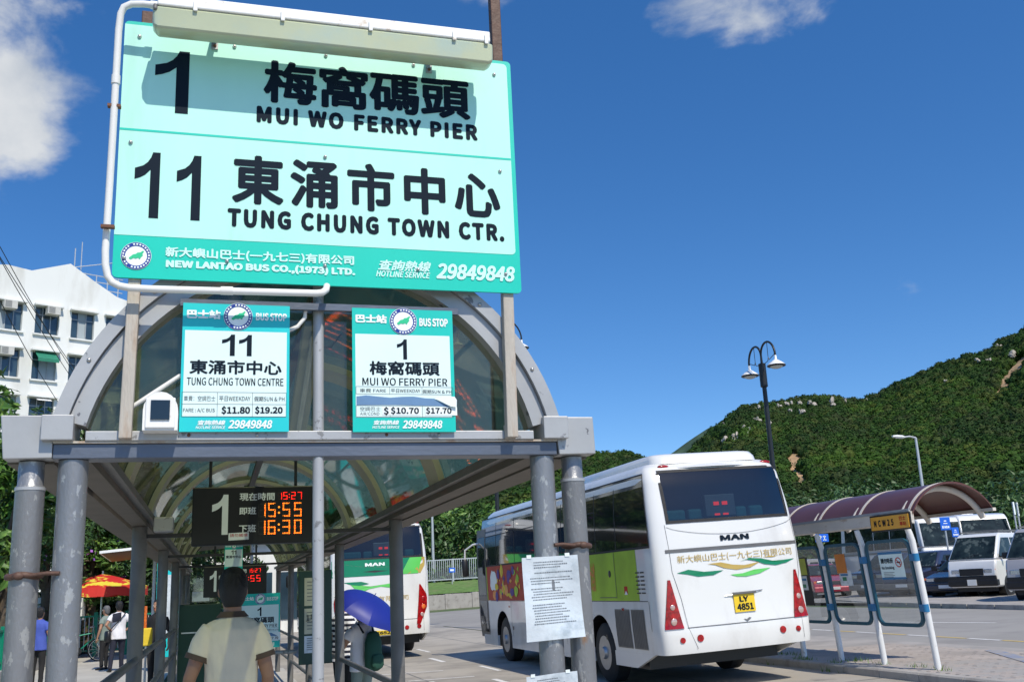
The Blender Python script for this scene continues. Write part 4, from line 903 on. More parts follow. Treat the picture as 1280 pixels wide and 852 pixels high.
# ================================================================ SECOND SHELTER (right)
KXs = 10.1; zf = .22
s2 = thing('bus_shelter', 'cantilever shelter with curved brown roof, blue banded white posts and sign NCW25', 'bus shelter', (10.1, 15, zf))
YP = [12.76, 13.99, 15.13, 16.25, 17.45, 18.65, 19.85]
for Y in YP:
    o = obj('post', M().tube([(10.10, Y, zf-.02), (10.04, Y, 1.1), (9.975, Y, 1.85), (9.955, Y, 2.05), (9.93, Y, 2.14), (9.905, Y, 2.22), (9.89, Y, 2.28)], [.047]*5+[.045, .04], 16), K['postwhite'], s2, smooth=50)
    for z in (1.81, 1.08): x = 10.10-.135*(z-zf)/1.75; obj('blue_band', M().cyl((x, Y, z-.055), (x-.008, Y, z+.055), .052, n=16), K['bluepaint'], o, smooth=40)
def roofx(t_):  # cross-section of the curved roof, t 0 (left gutter) to 1
    a = RAD(151.5-119*t_); return (10.685+.84*cos(a), 2.055+.84*sin(a))
RY0, RY1 = 12.66, 20.4
obj('roof_sheet', M().loft([[(x, RY0+o_, z) for o_ in (0, RY1-RY0)]+[(x2, RY0+o_, z2) for o_ in (RY1-RY0, 0)] for (x, z), (x2, z2) in [(roofx(k/24), (roofx(k/24)[0], roofx(k/24)[1]-.012)) for k in range(25)]]), K['brownroof'], s2, smooth=40)
for Y in YP:
    obj('roof_rib', M().loft([[(x, Y-.03, z+.010), (x, Y+.03, z+.010), (x, Y+.03, z+.001), (x, Y-.03, z+.001)] for x, z in [roofx(k/24) for k in range(25)]]), K['creamrib'], s2, smooth=40)
    obj('under_rib', M().tube([(roofx(k/20)[0], Y+.16, roofx(k/20)[1]-.065) for k in range(0, 22)], .05, 10), K['creamrib'], s2, smooth=40)
obj('edge_trim', M().loft([[(x, RY0-.015, z+.008), (x, RY0+.02, z+.008), (x, RY0+.02, z-.022), (x, RY0-.015, z-.022)] for x, z in [roofx(k/24) for k in range(25)]]), K['brownroof'], s2, smooth=40)
xg, zg = roofx(0)
obj('gutter', M().prism([(xg-.06, RY0, zg+.02), (xg+.02, RY0, zg+.02), (xg+.02, RY0, zg-.16), (xg-.03, RY0, zg-.14)], (0, RY1-RY0, 0)), K['gutterm'], s2)
obj('gutter_lip', M().box(xg-.075, xg-.045, RY0-.02, RY1, zg+.021, zg+.06), K['rim'], s2)
xe, ze = roofx(1); obj('rear_purlin', M().box(xe-.03, xe+.03, RY0-.05, RY1, ze-.06, ze-.013), K['creamrib'], s2)
p = at(1093, 650, X=xg-.08); q = at(1137, 658, X=xg-.08)
Pn = lambda u, v, l: Vector((xg-.13-l, -u, v))
sb = obj('name_plate', slab(Pn, rrect_pts(-13.50, -12.60, zg-.215, zg-.015, .01), 0, -.012), K['ncw'], s2)
obj('name_plate_edge', slab(Pn, rrect_pts(-13.53, -12.57, zg-.24, zg+.01, .01), -.0125, -.03), K['black'], sb)
lettering('NCW25', Pn, -13.42, -12.95, zg-.165, zg-.065, K['ink'], sb, .02, space=1.3)
lettering('巴士', Pn, -12.81, -12.66, zg-.10, zg-.04, K['redprint'], sb, .01); lettering('車站', Pn, -12.81, -12.66, zg-.18, zg-.12, K['redprint'], sb, .01)
def post_x(z): return 10.10-.135*(z-zf)/1.75
for k in range(6):
    y0, y1 = YP[k]+.07, YP[k+1]-.07; zb, zt = .80, 2.10; r = .16
    Q = lambda u, v, l: Vector((post_x(v)-.01-l, -u, v))
    o_ = rrect_pts(-y1, -y0, zb, zt, r, 6); i_ = rrect_pts(-y1+.05, -y0-.05, zb+.05, zt-.05, r-.05, 6); n = len(o_)
    m = M(); m.add([Q(u, v, .02) for u, v in o_]+[Q(u, v, .02) for u, v in i_]+[Q(u, v, -.02) for u, v in o_]+[Q(u, v, -.02) for u, v in i_],
        [f for i in range(n) for j in [(i+1) % n] for f in ((i, j, n+j, n+i), (2*n+i, 3*n+i, 3*n+j, 2*n+j), (i, 2*n+i, 2*n+j, j), (n+i, n+j, 3*n+j, 3*n+i))])
    fr = obj('screen_frame', m, K['framedark'], s2)
    obj('screen', M().poly([Q(u, v, 0) for u, v in i_]), K['clear'], fr, recalc=False)
    for z in (1.81, 1.08): obj('clamp', M().obox((post_x(z)-.01, YP[k]+.06, z), (.03, 0, 0), (0, .035, 0), (0, 0, .05)), K['bluepaint'], fr); obj('clamp', M().obox((post_x(z)-.01, YP[k+1]-.06, z), (.03, 0, 0), (0, .035, 0), (0, 0, .05)), K['bluepaint'], fr)
    def sheet(a, b, c, d, mt_, l=.003, nm='poster'): return obj(nm, slab(Q, [(a, c), (b, c), (b, d), (a, d)], l, l-.001), K[mt_], fr)
    if k == 0:
        sheet(-13.62, -13.05, 1.52, 1.97-.08, 'notice_white'); sheet(-13.62, -13.05, 1.875, 1.91, 'bluepaint', .005); sheet(-13.62, -13.05, 1.50, 1.53, 'bluepaint', .005)
        lettering('請勿吸菸', Q, -13.58, -13.28, 1.74, 1.82, K['ink'], fr, .01, lift=.006); lettering('No Smoking', Q, -13.58, -13.28, 1.64, 1.70, K['ink'], fr, .01, lift=.006)
        Z = obj('no_smoking_ring', ringp(Q, -13.16, 1.75, .06, .075, .007, 20), K['redprint'], fr, recalc=False); obj('bar', slab(Q, [(-13.215, 1.79), (-13.205, 1.80), (-13.105, 1.71), (-13.115, 1.70)], .0075, .007), K['redprint'], Z)
        obj('cigarette', slab(Q, [(-13.20, 1.74), (-13.12, 1.74), (-13.12, 1.76), (-13.20, 1.76)], .0066, .006), K['ink'], Z)
        for r_ in range(4): sheet(-13.56, -13.30-.04*(r_ % 2), 1.60-.022*r_, 1.607-.022*r_, 'ink_grey', .0055, 'print_line')
    if k == 1: sheet(-14.78, -14.50, 1.62, 1.93, 'poster_o', .006); sheet(-14.74, -14.40, 1.42, 1.66, 'paper', .004); sheet(-14.66, -14.55, 1.50, 1.56, 'darkgreen', .008); sheet(-14.70, -14.50, 1.58, 1.61, 'bluepaint', .0075)
    if k == 2: sheet(-15.95, -15.62, 1.10, 1.92, 'black', .003); sheet(-15.95, -15.68, 1.62, 1.90, 'poster_y', .006); sheet(-15.93, -15.72, 1.36, 1.60, 'paper', .006); sheet(-15.88, -15.78, 1.40, 1.46, 'darkgreen', .008); sheet(-15.92, -15.74, 1.52, 1.56, 'bluepaint', .008)
# ================================================================ HILLS (structure) with forest (stuff)
def interp(tab, x):
    if x <= tab[0][0]: return tab[0][1]
    for (a, va), (b, vb) in zip(tab, tab[1:]):
        if x <= b: return va+(vb-va)*(x-a)/(b-a)
    return tab[-1][1]
def horiz(px): v = ray(px, 748.5-.0472*(px-266)); return v
def hill(name, tab, Dr, Db, x0, x1, n, rows, mt, rough=1.0, seed=1):
    """terrain whose skyline has the heights of tab (px column -> py) at distance Dr"""
    rng = random.Random(seed); P_ = []
    ph = [(rng.uniform(.5, 3), rng.uniform(0, 6), rng.uniform(.5, 2.5)) for _ in range(8)]
    for j in range(rows+4):
        row = []
        for i in range(n+1):
            px = x0+(x1-x0)*i/n; py = interp(tab, px); v = ray(px, py); hd = math.hypot(v.x, v.y); el = v.z/hd
            if i == 0 or True: az = math.atan2(v.x, v.y)
            D = interp(Dr, px) if isinstance(Dr, list) else Dr; B = interp(Db, px) if isinstance(Db, list) else Db
            H_ = CAM_H+el*D
            t = j/rows
            if t <= 1:
                r = B+(D-B)*t; z = H_*(t**1.15)
                w = sum(math.sin(a_*px*.012+b_+c_*t*5) for a_, b_, c_ in ph)/8
                z += w*H_*.10*math.sin(pi*t)*rough
            else: r = D+(t-1)*D*1.2; z = H_*(1-(t-1)*1.6)
            row.append((r*sin(az), r*cos(az), max(z, -1)))
        P_.append(row)
    m = M(); m.v = [p for r in P_ for p in r]; w = n+1
    m.f = [(j*w+i, j*w+i+1, (j+1)*w+i+1, (j+1)*w+i) for j in range(rows+3) for i in range(n)]
    return struct(name, m, mt, 60), P_, n, rows
K['hillsoil'] = mat('forest floor', (.030, .065, .018), .95, 0, .4, .02, c2=(.06, .10, .03), p2=(.45, .6), s2=.03)
K['farhill'] = mat('far wooded hill', (.035, .075, .035), .95, 0, .35, .03, .6, .08, c2=(.06, .11, .05), p2=(.5, .6), s2=.03)
TABR = [(560, 650), (700, 630), (800, 612), (840, 588), (863, 566), (892, 541), (928, 509), (945, 507), (964, 505), (1000, 499), (1036, 495), (1071, 499), (1093, 496), (1143, 469), (1197, 449), (1233, 438), (1251, 430), (1282, 409), (1330, 382), (1400, 350), (1500, 330), (1650, 360), (1800, 430)]
TABM = [(300, 600), (420, 640), (520, 655), (580, 628), (620, 612), (660, 598), (700, 594), (760, 600), (820, 612), (860, 620), (930, 660)]
TABB = [(560, 640), (640, 606), (693, 583), (726, 575), (750, 570), (775, 571), (795, 574), (830, 590), (880, 600)]
TABR = [(x, y+(9 if x < 1250 else 6)) for x, y in TABR]; TABM = [(x, y+9) for x, y in TABM]; TABB = [(x, y+6) for x, y in TABB]
TABF = [(780, 600), (840, 566), (862, 550), (885, 535), (900, 529), (930, 524), (990, 520)]
hR, GR, nR, rR = hill('hill', TABR, [(560, 560), (900, 640), (1280, 820)], [(560, 330), (900, 330), (1280, 330)], 560, 1800, 90, 34, K['hillsoil'], 1.0, 3)
hM, GM, nM, rM = hill('hill', TABM, 260, 110, 300, 900, 50, 18, K['hillsoil'], .5, 5)
hB, GB, nB, rB = hill('hill', TABB, 900, 500, 560, 880, 30, 12, K['farhill'], .5, 6)
hF, GF, nF, rF = hill('hill', TABF, 2200, 1500, 780, 990, 24, 10, K['farhill'], .5, 8)
TABL = [(-700, 560), (-400, 540), (-200, 600), (0, 640), (200, 690), (330, 700)]
hL, GL, nL, rL = hill('hill', TABL, 500, 200, -700, 330, 40, 14, K['hillsoil'], .6, 9)
# crowns scattered on the hills: leafy clumps, geometry-node instances of three crowns
def clump(seed, n=420, leaf=.075):
    r = random.Random(seed); m = M(); lobes = [(Vector((r.uniform(-.5, .5), r.uniform(-.5, .5), r.uniform(-.05, .45))), r.uniform(.38, .62)) for _ in range(6)]
    for _ in range(n):
        c, rad = r.choice(lobes); d = Vector((r.gauss(0, 1), r.gauss(0, 1), r.gauss(.35, 1))).normalized(); p = c+d*rad*r.uniform(.8, 1.05)
        nn = (d+Vector((r.gauss(0, .35), r.gauss(0, .35), r.gauss(0, .35)))).normalized(); a = nn.orthogonal().normalized(); b = nn.cross(a); th = r.uniform(0, 6.28)
        a, b = a*cos(th)+b*sin(th), b*cos(th)-a*sin(th); s = leaf*r.uniform(.6, 1.25)
        m.quad(p-a*s-b*s*.7, p+a*s-b*s*.7+nn*s*.2, p+a*s+b*s*.7, p-a*s+b*s*.7-nn*s*.15)
    for c, rad in lobes: m.ball(c, rad*.86, rad*.86, rad*.8, 7, 5)
    return m
def crownmat(name, cols):
    m = bpy.data.materials.new(name); m.use_nodes = True; nt = m.node_tree; N = nt.nodes; L = nt.links; p = N['Principled BSDF']; p.inputs['Roughness'].default_value = .7; p.inputs['Specular IOR Level'].default_value = .12
    oi = N.new('ShaderNodeObjectInfo'); cr = N.new('ShaderNodeValToRGB'); cr.color_ramp.elements[0].color = (*cols[0], 1); cr.color_ramp.elements[1].color = (*cols[-1], 1)
    for i, c in enumerate(cols[1:-1]): e = cr.color_ramp.elements.new((i+1)/(len(cols)-1)); e.color = (*c, 1)
    L.new(oi.outputs['Random'], cr.inputs[0]); tc = N.new('ShaderNodeTexCoord'); n = N.new('ShaderNodeTexNoise'); n.inputs['Scale'].default_value = 5; L.new(tc.outputs['Object'], n.inputs['Vector'])
    mr = N.new('ShaderNodeMapRange'); mr.inputs[3].default_value = .35; mr.inputs[4].default_value = 1.15; L.new(n.outputs[0], mr.inputs[0])
    mx = N.new('ShaderNodeMixRGB'); mx.blend_type = 'MULTIPLY'; mx.inputs[0].default_value = 1; L.new(cr.outputs[0], mx.inputs[1]); L.new(mr.outputs[0], mx.inputs[2]); ge = N.new('ShaderNodeNewGeometry'); n3 = N.new('ShaderNodeTexNoise'); n3.inputs['Scale'].default_value = .018; n3.inputs['Detail'].default_value = 4; L.new(ge.outputs['Position'], n3.inputs['Vector'])
    m4 = N.new('ShaderNodeMapRange'); m4.inputs[1].default_value = .42; m4.inputs[2].default_value = .62; L.new(n3.outputs[0], m4.inputs[0]); m5 = N.new('ShaderNodeMixRGB'); m5.blend_type = 'MULTIPLY'; L.new(m4.outputs[0], m5.inputs[0]); L.new(mx.outputs[0], m5.inputs[1]); m5.inputs[2].default_value = (1.7, 1.6, 1.0, 1)
    L.new(m5.outputs[0], p.inputs['Base Color']); return m
K['crown'] = crownmat('hill canopy', [(.017, .043, .011), (.026, .066, .014), (.034, .078, .016), (.022, .054, .016), (.060, .088, .024), (.036, .056, .022), (.04, .088, .018)])
K['crown_near'] = crownmat('near canopy', [(.03, .07, .014), (.05, .11, .018), (.08, .15, .028), (.04, .08, .02), (.11, .17, .04)])
meshes = []
for k in range(4):
    me = mesh_of(clump(k+11), 'canopy_clump', recalc=False); me.materials.append(K['crown']); meshes.append(me)
LATE = []
def forest(name, pts, scale, label):
    """pts: world points; one object whose nodes place crown meshes on its vertices"""
    grp = bpy.data.node_groups.new(name, 'GeometryNodeTree'); grp.interface.new_socket('Geometry', in_out='INPUT', socket_type='NodeSocketGeometry'); grp.interface.new_socket('Geometry', in_out='OUTPUT', socket_type='NodeSocketGeometry')
    N = grp.nodes; L = grp.links; gi = N.new('NodeGroupInput'); go = N.new('NodeGroupOutput'); jn = N.new('GeometryNodeJoinGeometry')
    col = SRC
    ci = N.new('GeometryNodeCollectionInfo'); ci.inputs[0].default_value = col; ci.inputs['Separate Children'].default_value = True; ci.inputs['Reset Children'].default_value = True
    ip = N.new('GeometryNodeInstanceOnPoints'); ip.inputs['Pick Instance'].default_value = True
    L.new(gi.outputs[0], ip.inputs['Points']); L.new(ci.outputs[0], ip.inputs['Instance'])
    rv = N.new('FunctionNodeRandomValue'); rv.data_type = 'FLOAT_VECTOR'; rv.inputs[0].default_value = (-.15, -.15, 0); rv.inputs[1].default_value = (.15, .15, 6.28); L.new(rv.outputs[0], ip.inputs['Rotation'])
    na = N.new('GeometryNodeInputNamedAttribute'); na.data_type = 'FLOAT'; na.inputs[0].default_value = 'sz'; L.new(na.outputs[0], ip.inputs['Scale'])
    L.new(ip.outputs[0], go.inputs[0])
    me = bpy.data.meshes.new(name); me.from_pydata([p for p, s in pts], [], []); at_ = me.attributes.new('sz', 'FLOAT', 'POINT'); at_.data.foreach_set('value', [s for p, s in pts])
    o = bpy.data.objects.new(name, me); COL.objects.link(o); WM[o] = Matrix(); LATE.append((o, grp)); o['kind'] = 'stuff'; o['label'] = label; o['category'] = 'forest'; return o
SRC = bpy.data.collections.new('canopy_source')
for me in meshes: oo = bpy.data.objects.new('canopy_clump', me); SRC.objects.link(oo)
def scatter(G, n, rows, count, smin, smax, reject=None, seed=0, tmin=0.0, tmax=1.05):
    r = random.Random(seed); out = []
    while len(out) < count:
        u = r.random()*n; t = (tmin+(tmax-tmin)*(r.random()**.8))*rows; i = min(n-1, int(u)); j = min(rows, int(t)); fu = u-i; ft = t-j
        if j+1 >= len(G): continue
        p = [(G[j][i][k]*(1-fu)+G[j][i+1][k]*fu)*(1-ft)+(G[j+1][i][k]*(1-fu)+G[j+1][i+1][k]*fu)*ft for k in range(3)]
        if reject and reject(p, r): continue
        s = r.uniform(smin, smax); out.append(((p[0], p[1], p[2]+s*.25), s))
    return out
def proj(p):
    v = Vector(p)-Vector((0, 0, CAM_H)); d = v.dot(_f); return (640+FPX*v.dot(R_)/d, 426-FPX*v.dot(U_)/d)
SCARS = [[(1284, 452), (1262, 474), (1248, 498), (1238, 520)], ]
def rej(p, r):
    x, y = proj(p)
    for a, b in zip(SCARS[0], SCARS[0][1:]):
        t = max(0, min(1, ((x-a[0])*(b[0]-a[0])+(y-a[1])*(b[1]-a[1]))/((b[0]-a[0])**2+(b[1]-a[1])**2)))
        d = math.hypot(x-a[0]-t*(b[0]-a[0]), y-a[1]-t*(b[1]-a[1]))
        if d < (9 if y < 500 else 6)*r.uniform(.7, 1.25): return True
    if ((x-996)/(19))**2+((y-592-(x-995)*.5)/28)**2 < r.uniform(.7, 1.2): return True
    return False
pts = scatter(GR, nR, rR, 22000, 3.2, 7.0, rej, 1)
forest('hillside_forest', pts, 1, 'dense dark green forest covering the big hill on the right')
pts = scatter(GM, nM, rM, 5200, 2.0, 4.0, None, 2)
forest('hillside_forest', pts, 1, 'bright green wooded slope behind the green tailed coach')
pts = scatter(GB, nB, rB, 2600, 6, 10, None, 4)+scatter(GL, nL, rL, 1500, 6, 10, None, 5)
forest('hillside_forest', pts, 1, 'hazy wooded ridge behind the shelter pillars')
# bare earth where landslides stripped the wood, and granite boulders
K['scar'] = mat('bare orange soil', (.42, .27, .15), .95, 0, .25, .12, .5, .3, c2=(.20, .16, .09), p2=(.5, .62), s2=.15)
K['boulder'] = mat('pale granite', (.42, .38, .33), .9, 0, .2, .3, .5, 1)
def on_hill(G, n, rows, x, y):
    best = None
    for j in range(rows):
        for i in range(n):
            q = proj(G[j][i])
            d = (q[0]-x)**2+(q[1]-y)**2
            if best is None or d < best[0]: best = (d, i, j)
    return G[best[2]][best[1]]
def patch_on_hill(name, G, n, rows, pred):
    m = M(); sub = 6; w = {}
    for j in range(rows):
        for i in range(n):
            q = proj(G[j][i])
            if not (960 < q[0] < 1300 and 430 < q[1] < 640): continue
            for b in range(sub):
                for a in range(sub):
                    def pt(fu, ft): return [(G[j][i][k]*(1-fu)+G[j][i+1][k]*fu)*(1-ft)+(G[j+1][i][k]*(1-fu)+G[j+1][i+1][k]*fu)*ft+(1.5 if k == 2 else 0) for k in range(3)]
                    c = pt((a+.5)/sub, (b+.5)/sub)
                    if pred(*proj(c)): m.quad(pt(a/sub, b/sub), pt((a+1)/sub, b/sub), pt((a+1)/sub, (b+1)/sub), pt(a/sub, (b+1)/sub))
    return struct(name, m, K['scar'], recalc=False) if m.v else None
class _R:
    def uniform(s, a, b): return 1.15
def rej_px(x, y):
    r = 1.35
    for a, b in zip(SCARS[0], SCARS[0][1:]):
        t = max(0, min(1, ((x-a[0])*(b[0]-a[0])+(y-a[1])*(b[1]-a[1]))/((b[0]-a[0])**2+(b[1]-a[1])**2)))
        if math.hypot(x-a[0]-t*(b[0]-a[0]), y-a[1]-t*(b[1]-a[1])) < (6 if y < 500 else 3.5)*r: return True
    return ((x-995)/17)**2+((y-588-(x-995)*.5)/22)**2 < 1.2
patch_on_hill('landslide_scar', GR, nR, rR, rej_px)
rr = random.Random(4)
def rock(c, s, r):
    m = M(); [m.merge((lambda q: q)(M().ball((r.uniform(-s, s), r.uniform(-s, s), r.uniform(-s, s)*.6), s*r.uniform(.4, 1.0), s*r.uniform(.4, 1.0), s*r.uniform(.5, 1.2), 5, 4))) for _ in range(4)]; m.v = [(x*r.uniform(.7, 1.2)+c[0], y*r.uniform(.7, 1.2)+c[1], z*r.uniform(.7, 1.25)+c[2]) for x, y, z in m.v]; return m
for k, (x, y) in enumerate([(1040, 508), (1046, 514), (1037, 516), (1052, 511), (1062, 510), (1005, 509), (988, 515), (978, 518), (992, 520), (1000, 527), (1012, 514), (932, 546), (938, 548), (926, 553), (944, 520), (915, 558), (905, 560), (1252, 432), (1238, 458), (1236, 462), (1228, 460), (1262, 455), (1270, 452), (1180, 486), (965, 540), (950, 533), (900, 530), (1085, 510)]):
    p = on_hill(GR, nR, rR, x, y); p = (p[0]*.985, p[1]*.985, p[2]+3.2)
    o = obj('boulder', rock((0, 0, 0), rr.uniform(1.0, 2.5), rr), K['boulder']); o.location = p; tag(o, 'pale boulder in the hill forest '+('behind and left of the black twin arm lamp' if x < 975 else 'just right of the black twin arm lamp' if x < 1100 else 'high up at the right edge'), 'boulder', 'boulders on the big hill '+('by the lamp' if x < 975 else 'shoulder' if x < 1100 else 'at the right edge'))

# ================================================================ TREES nearby
def tree(name, label, loc, H, crown, nleaf, leaf, mt, group=None, flowers=0, seed=0, trunk=True):
    r = random.Random(seed); t = thing(name, label, 'tree' if trunk else 'bush', loc, group=group); o = Vector(loc)
    lobes = []
    for (dx, dy, dz, rx, rz) in crown:
        lobes.append((o+Vector((dx, dy, dz)), rx, rz))
    if trunk:
        m = M(); top = o+Vector((0, 0, H*.6)); m.tube([o-Vector((0, 0, .1)), o+Vector((.06, .03, H*.25)), o+Vector((.0, .08, H*.45)), top], [H*.03, H*.024, H*.019, H*.012], 8)
        obj('trunk', m, K['bark'], t, smooth=60)
        for c, rx, rz in lobes: obj('limb', M().tube([o+Vector((0, 0, H*.35)), (o+Vector((0, 0, H*.5))+c)/2, c], [H*.013, H*.009, H*.004], 6), K['bark'], t, smooth=60)
    m = M(); tot = sum(rx*rx*rz for _, rx, rz in lobes)
    sub = []
    for c, rx, rz in lobes:
        for _ in range(max(3, int(9))):
            d = Vector((r.gauss(0, 1), r.gauss(0, 1), r.gauss(0, 1))).normalized(); q = r.uniform(.5, .95); sub.append((c+Vector((d.x*rx*q, d.y*rx*q, d.z*rz*q)), rx*r.uniform(.22, .42)))
    for _ in range(nleaf):
        c, rad = r.choice(sub); d = Vector((r.gauss(0, 1), r.gauss(0, 1), r.gauss(.2, 1))).normalized(); p = c+d*rad*r.uniform(.45, 1.1)
        nn = (d*.6+Vector((r.gauss(0, .6), r.gauss(0, .6), r.gauss(.5, .6)))).normalized(); a = nn.orthogonal().normalized(); b = nn.cross(a); th = r.uniform(0, 6.28)
        a, b = a*cos(th)+b*sin(th), b*cos(th)-a*sin(th); s = leaf*r.uniform(.6, 1.3)
        m.add([p-a*s, p-b*s*.42+nn*s*.12, p+a*s-nn*s*.2, p+b*s*.42+nn*s*.12], [(0, 1, 2, 3)])
    lv = obj('crown', m, mt, t, recalc=False); lv['kind'] = 'stuff'
    if flowers:
        fm = M()
        for k in range(flowers):
            c, rad = r.choice(sub); d = Vector((r.gauss(0, .7), -abs(r.gauss(0, 1)), r.gauss(.3, .6))).normalized(); q = c+d*rad*1.1
            for _ in range(16):
                p = q+Vector((r.gauss(0, leaf*1.6), r.gauss(0, leaf*1.6), r.gauss(0, leaf*1.3))); nn = Vector((r.gauss(0, 1), r.gauss(-.6, 1), r.gauss(0, 1))).normalized(); a = nn.orthogonal(); a.normalize(); b = nn.cross(a); s = leaf*.5
                fm.quad(p-a*s, p-b*s, p+a*s, p+b*s)
        f = obj('flowers', fm, K['flower'], t, recalc=False); f['kind'] = 'stuff'
    return t
def px_tree(name, label, px, py, D, w, h, nleaf, leaf, mt, **k):
    """crown centred where the picture column px is, at distance D; w,h half sizes in metres"""
    p = at(px, py, Y=D); z0 = max(0, p.z-h*1.2); r = random.Random(k.get('seed', 1)); n = k.pop('lobes', 7)
    cr = [(r.uniform(-.6, .6)*w, r.uniform(-.5, .5)*w, p.z+r.uniform(-.6, .55)*h, w*r.uniform(.4, .6), h*r.uniform(.35, .5)) for _ in range(n)]
    return tree(name, label, (p.x, D, 0), p.z+h*.5, cr, nleaf, leaf, mt, **k)
g_ = 'trees and shrubs beyond the left pavement'
px_tree('leafy_tree', 'broad leafed tree at the left edge beside the outermost drain pipe', -6, 660, 12.5, 1.2, 1.35, 5200, .075, K['leaf'], group=g_, seed=1)
px_tree('leafy_tree', 'glossy green tree with purple blossom between the two front left pipes', 62, 640, 37, 3.2, 3.0, 11000, .12, K['leaf'], group=g_, flowers=9, seed=2)
px_tree('leafy_tree', 'flowering tree behind the front left pole with purple blossom', 118, 632, 38.5, 3.0, 2.9, 12000, .12, K['leaf2'], group=g_, flowers=16, seed=3)
px_tree('leafy_tree', 'green tree under the gutter left of the second shelter pole', 160, 672, 40, 3.0, 3.0, 9000, .13, K['leaf'], group=g_, seed=4)
px_tree('leafy_tree', 'dark tree behind the red and yellow parasol', 120, 735, 44, 5.0, 2.2, 7000, .16, K['leafdark'], group=g_, seed=5)
px_tree('leafy_tree', 'dark tree at the far left behind the green fence', 10, 640, 33, 3.0, 3.6, 9000, .12, K['leafdark'], group=g_, seed=6)
px_tree('leafy_tree', 'dark tree seen between the left shelter poles', 205, 700, 40, 3.6, 3.4, 8000, .13, K['leafdark'], group=g_, seed=7)
px_tree('leafy_tree', 'dark tree closing the view through the shelter', 262, 700, 48, 2.4, 2.6, 5000, .15, K['leafdark'], group=g_, seed=12)
px_tree('leafy_tree', 'tall tree beyond the left edge of the frame', -110, 600, 16, 3.0, 3.2, 7000, .09, K['leaf'], group=g_, seed=8)
g2 = 'trees behind the far railing'
for k, (px, py, D, w, h) in enumerate([(556, 690, 92, 6, 4.0), (588, 668, 98, 7, 6.0), (520, 690, 96, 6, 6), (625, 680, 96, 7, 6), (665, 690, 98, 7, 5.5), (705, 680, 100, 8, 6.5), (480, 690, 94, 6, 6)]):
    px_tree('roadside_tree', ['low green tree just left of the thin pole behind the railing', 'tall dark tree rising behind the blue road sign', 'green tree behind the green tailed coach', 'bushy tree behind the front of the white coach', 'green tree hidden behind the laminated notice pole', 'dense tree over the roof of the white coach', 'green tree behind the green tailed coach, left of centre'][k], px, py, D, w, h, 3800, .34, K['leaf'] if k % 2 else K['leafdark'], group=g2, seed=20+k)
g3 = 'trees beyond the coach park'
for k, (px, py, D, w, h) in enumerate([(1262, 655, 46, 4.0, 1.8), (1215, 650, 58, 5.5, 2.2), (1150, 650, 62, 6, 2.4), (1085, 655, 66, 6, 2.4), (1020, 655, 70, 7, 2.6), (1330, 640, 50, 7, 3), (1120, 640, 72, 6, 2.8)]):
    px_tree('roadside_tree', ['dark bush right of the second parked coach, by the white signs', 'dark tree behind the gap between the two parked coaches', 'dark tree just above the roof of the first parked coach', 'dark tree seen over the brown shelter roof', 'dark tree right behind the tail of the white coach', 'dark tree past the right edge', 'dark tree left of the grey street lamp'][k], px, py, D, w, h, 3600, .24, K['leafdark'], group=g3, seed=30+k)
# ================================================================ far bank: wall, verge, railing
fw = thing('retaining_wall', 'low grey retaining wall below the grass bank at the far end of the yard', 'wall', (18, 72, 0))
X0, X1 = 4.0, 48.0
for k in range(22):
    x = X0+k*2; obj('wall_block', M().box(x+.01, x+1.98, 72, 72.5, gz(x)-.05, gz(x)+1.05), K['kerb'], fw)
struct('grass_bank', M().add([(X0, 72.5, 1.1), (X1, 72.5, 1.9), (X1, 80, 2.8), (X0, 80, 1.9), (X0, 90, 1.9), (X1, 90, 2.8)], [(0, 1, 2, 3), (3, 2, 5, 4)]), K['grass'], recalc=False)
fr_ = thing('railing', 'long grey metal railing on top of the far grass bank', 'fence', (18, 80, 1.9))
for k in range(15):
    x = X0+.5+k*2.8; z = 1.95+(x-X0)*.02; obj('post', M().box(x-.05, x+.05, 79.95, 80.05, z-.1, z+1.75), K['galv'], fr_)
for dz in (.15, 1.7): obj('rail', M().add([(X0, 79.97, 1.95+dz-.04), (X1-2, 79.97, 2.75+dz-.04), (X1-2, 80.03, 2.75+dz-.04), (X0, 80.03, 1.95+dz-.04), (X0, 79.97, 1.95+dz+.04), (X1-2, 79.97, 2.75+dz+.04), (X1-2, 80.03, 2.75+dz+.04), (X0, 80.03, 1.95+dz+.04)], [(3,2,1,0),(4,5,6,7),(0,1,5,4),(1,2,6,5),(2,3,7,6),(3,0,4,7)]), K['galv'], fr_)
BAL = mesh_of(M().box(-.022, .022, -.02, .02, .15, 1.7), 'baluster'); BAL.materials.append(K['galv'])
for k in range(250):
    x = X0+.2+k*.165; z = 1.95+(x-X0)*.02; obj('baluster', BAL, None, fr_).location = (x-18, 0, z-1.9)
# ================================================================ WHITE APARTMENT BLOCK (left)
BP = at(60, 455, Y=66); v_ = ray(1952, 669.0); BD = Vector((v_.x, v_.y, 0)).normalized(); BN = Vector((BD.y, -BD.x, 0))   # facade direction, outward normal
def bplane(px, py):
    v = ray(px, py); n = BN; t = (BP-Vector((0, 0, CAM_H))).dot(n)/v.dot(n); p = v*t+Vector((0, 0, CAM_H)); return (p-BP).dot(BD), p.z
def BW(u, z, d=0): return Vector((BP.x, BP.y, 0))+BD*u+BN*d+Vector((0, 0, z))
bl = thing('apartment_block', 'white rendered apartment block with air conditioners and a green awning at the left edge', 'building', tuple(BW(0, 0)))
tops = [bplane(x, y) for x, y in ((0, 330.5), (9, 330.5), (40, 338), (88.5, 329.6), (116, 350), (146, 371), (170, 380))]
uL = tops[0][0]-14; uR = tops[-1][0]+.5; out = [(uL, tops[0][1])]+tops+[(uR, tops[-1][1])]
wins = [bplane(x, y) for x, y in ((12.5, 381), (58, 384), (103, 396), (145, 407))]
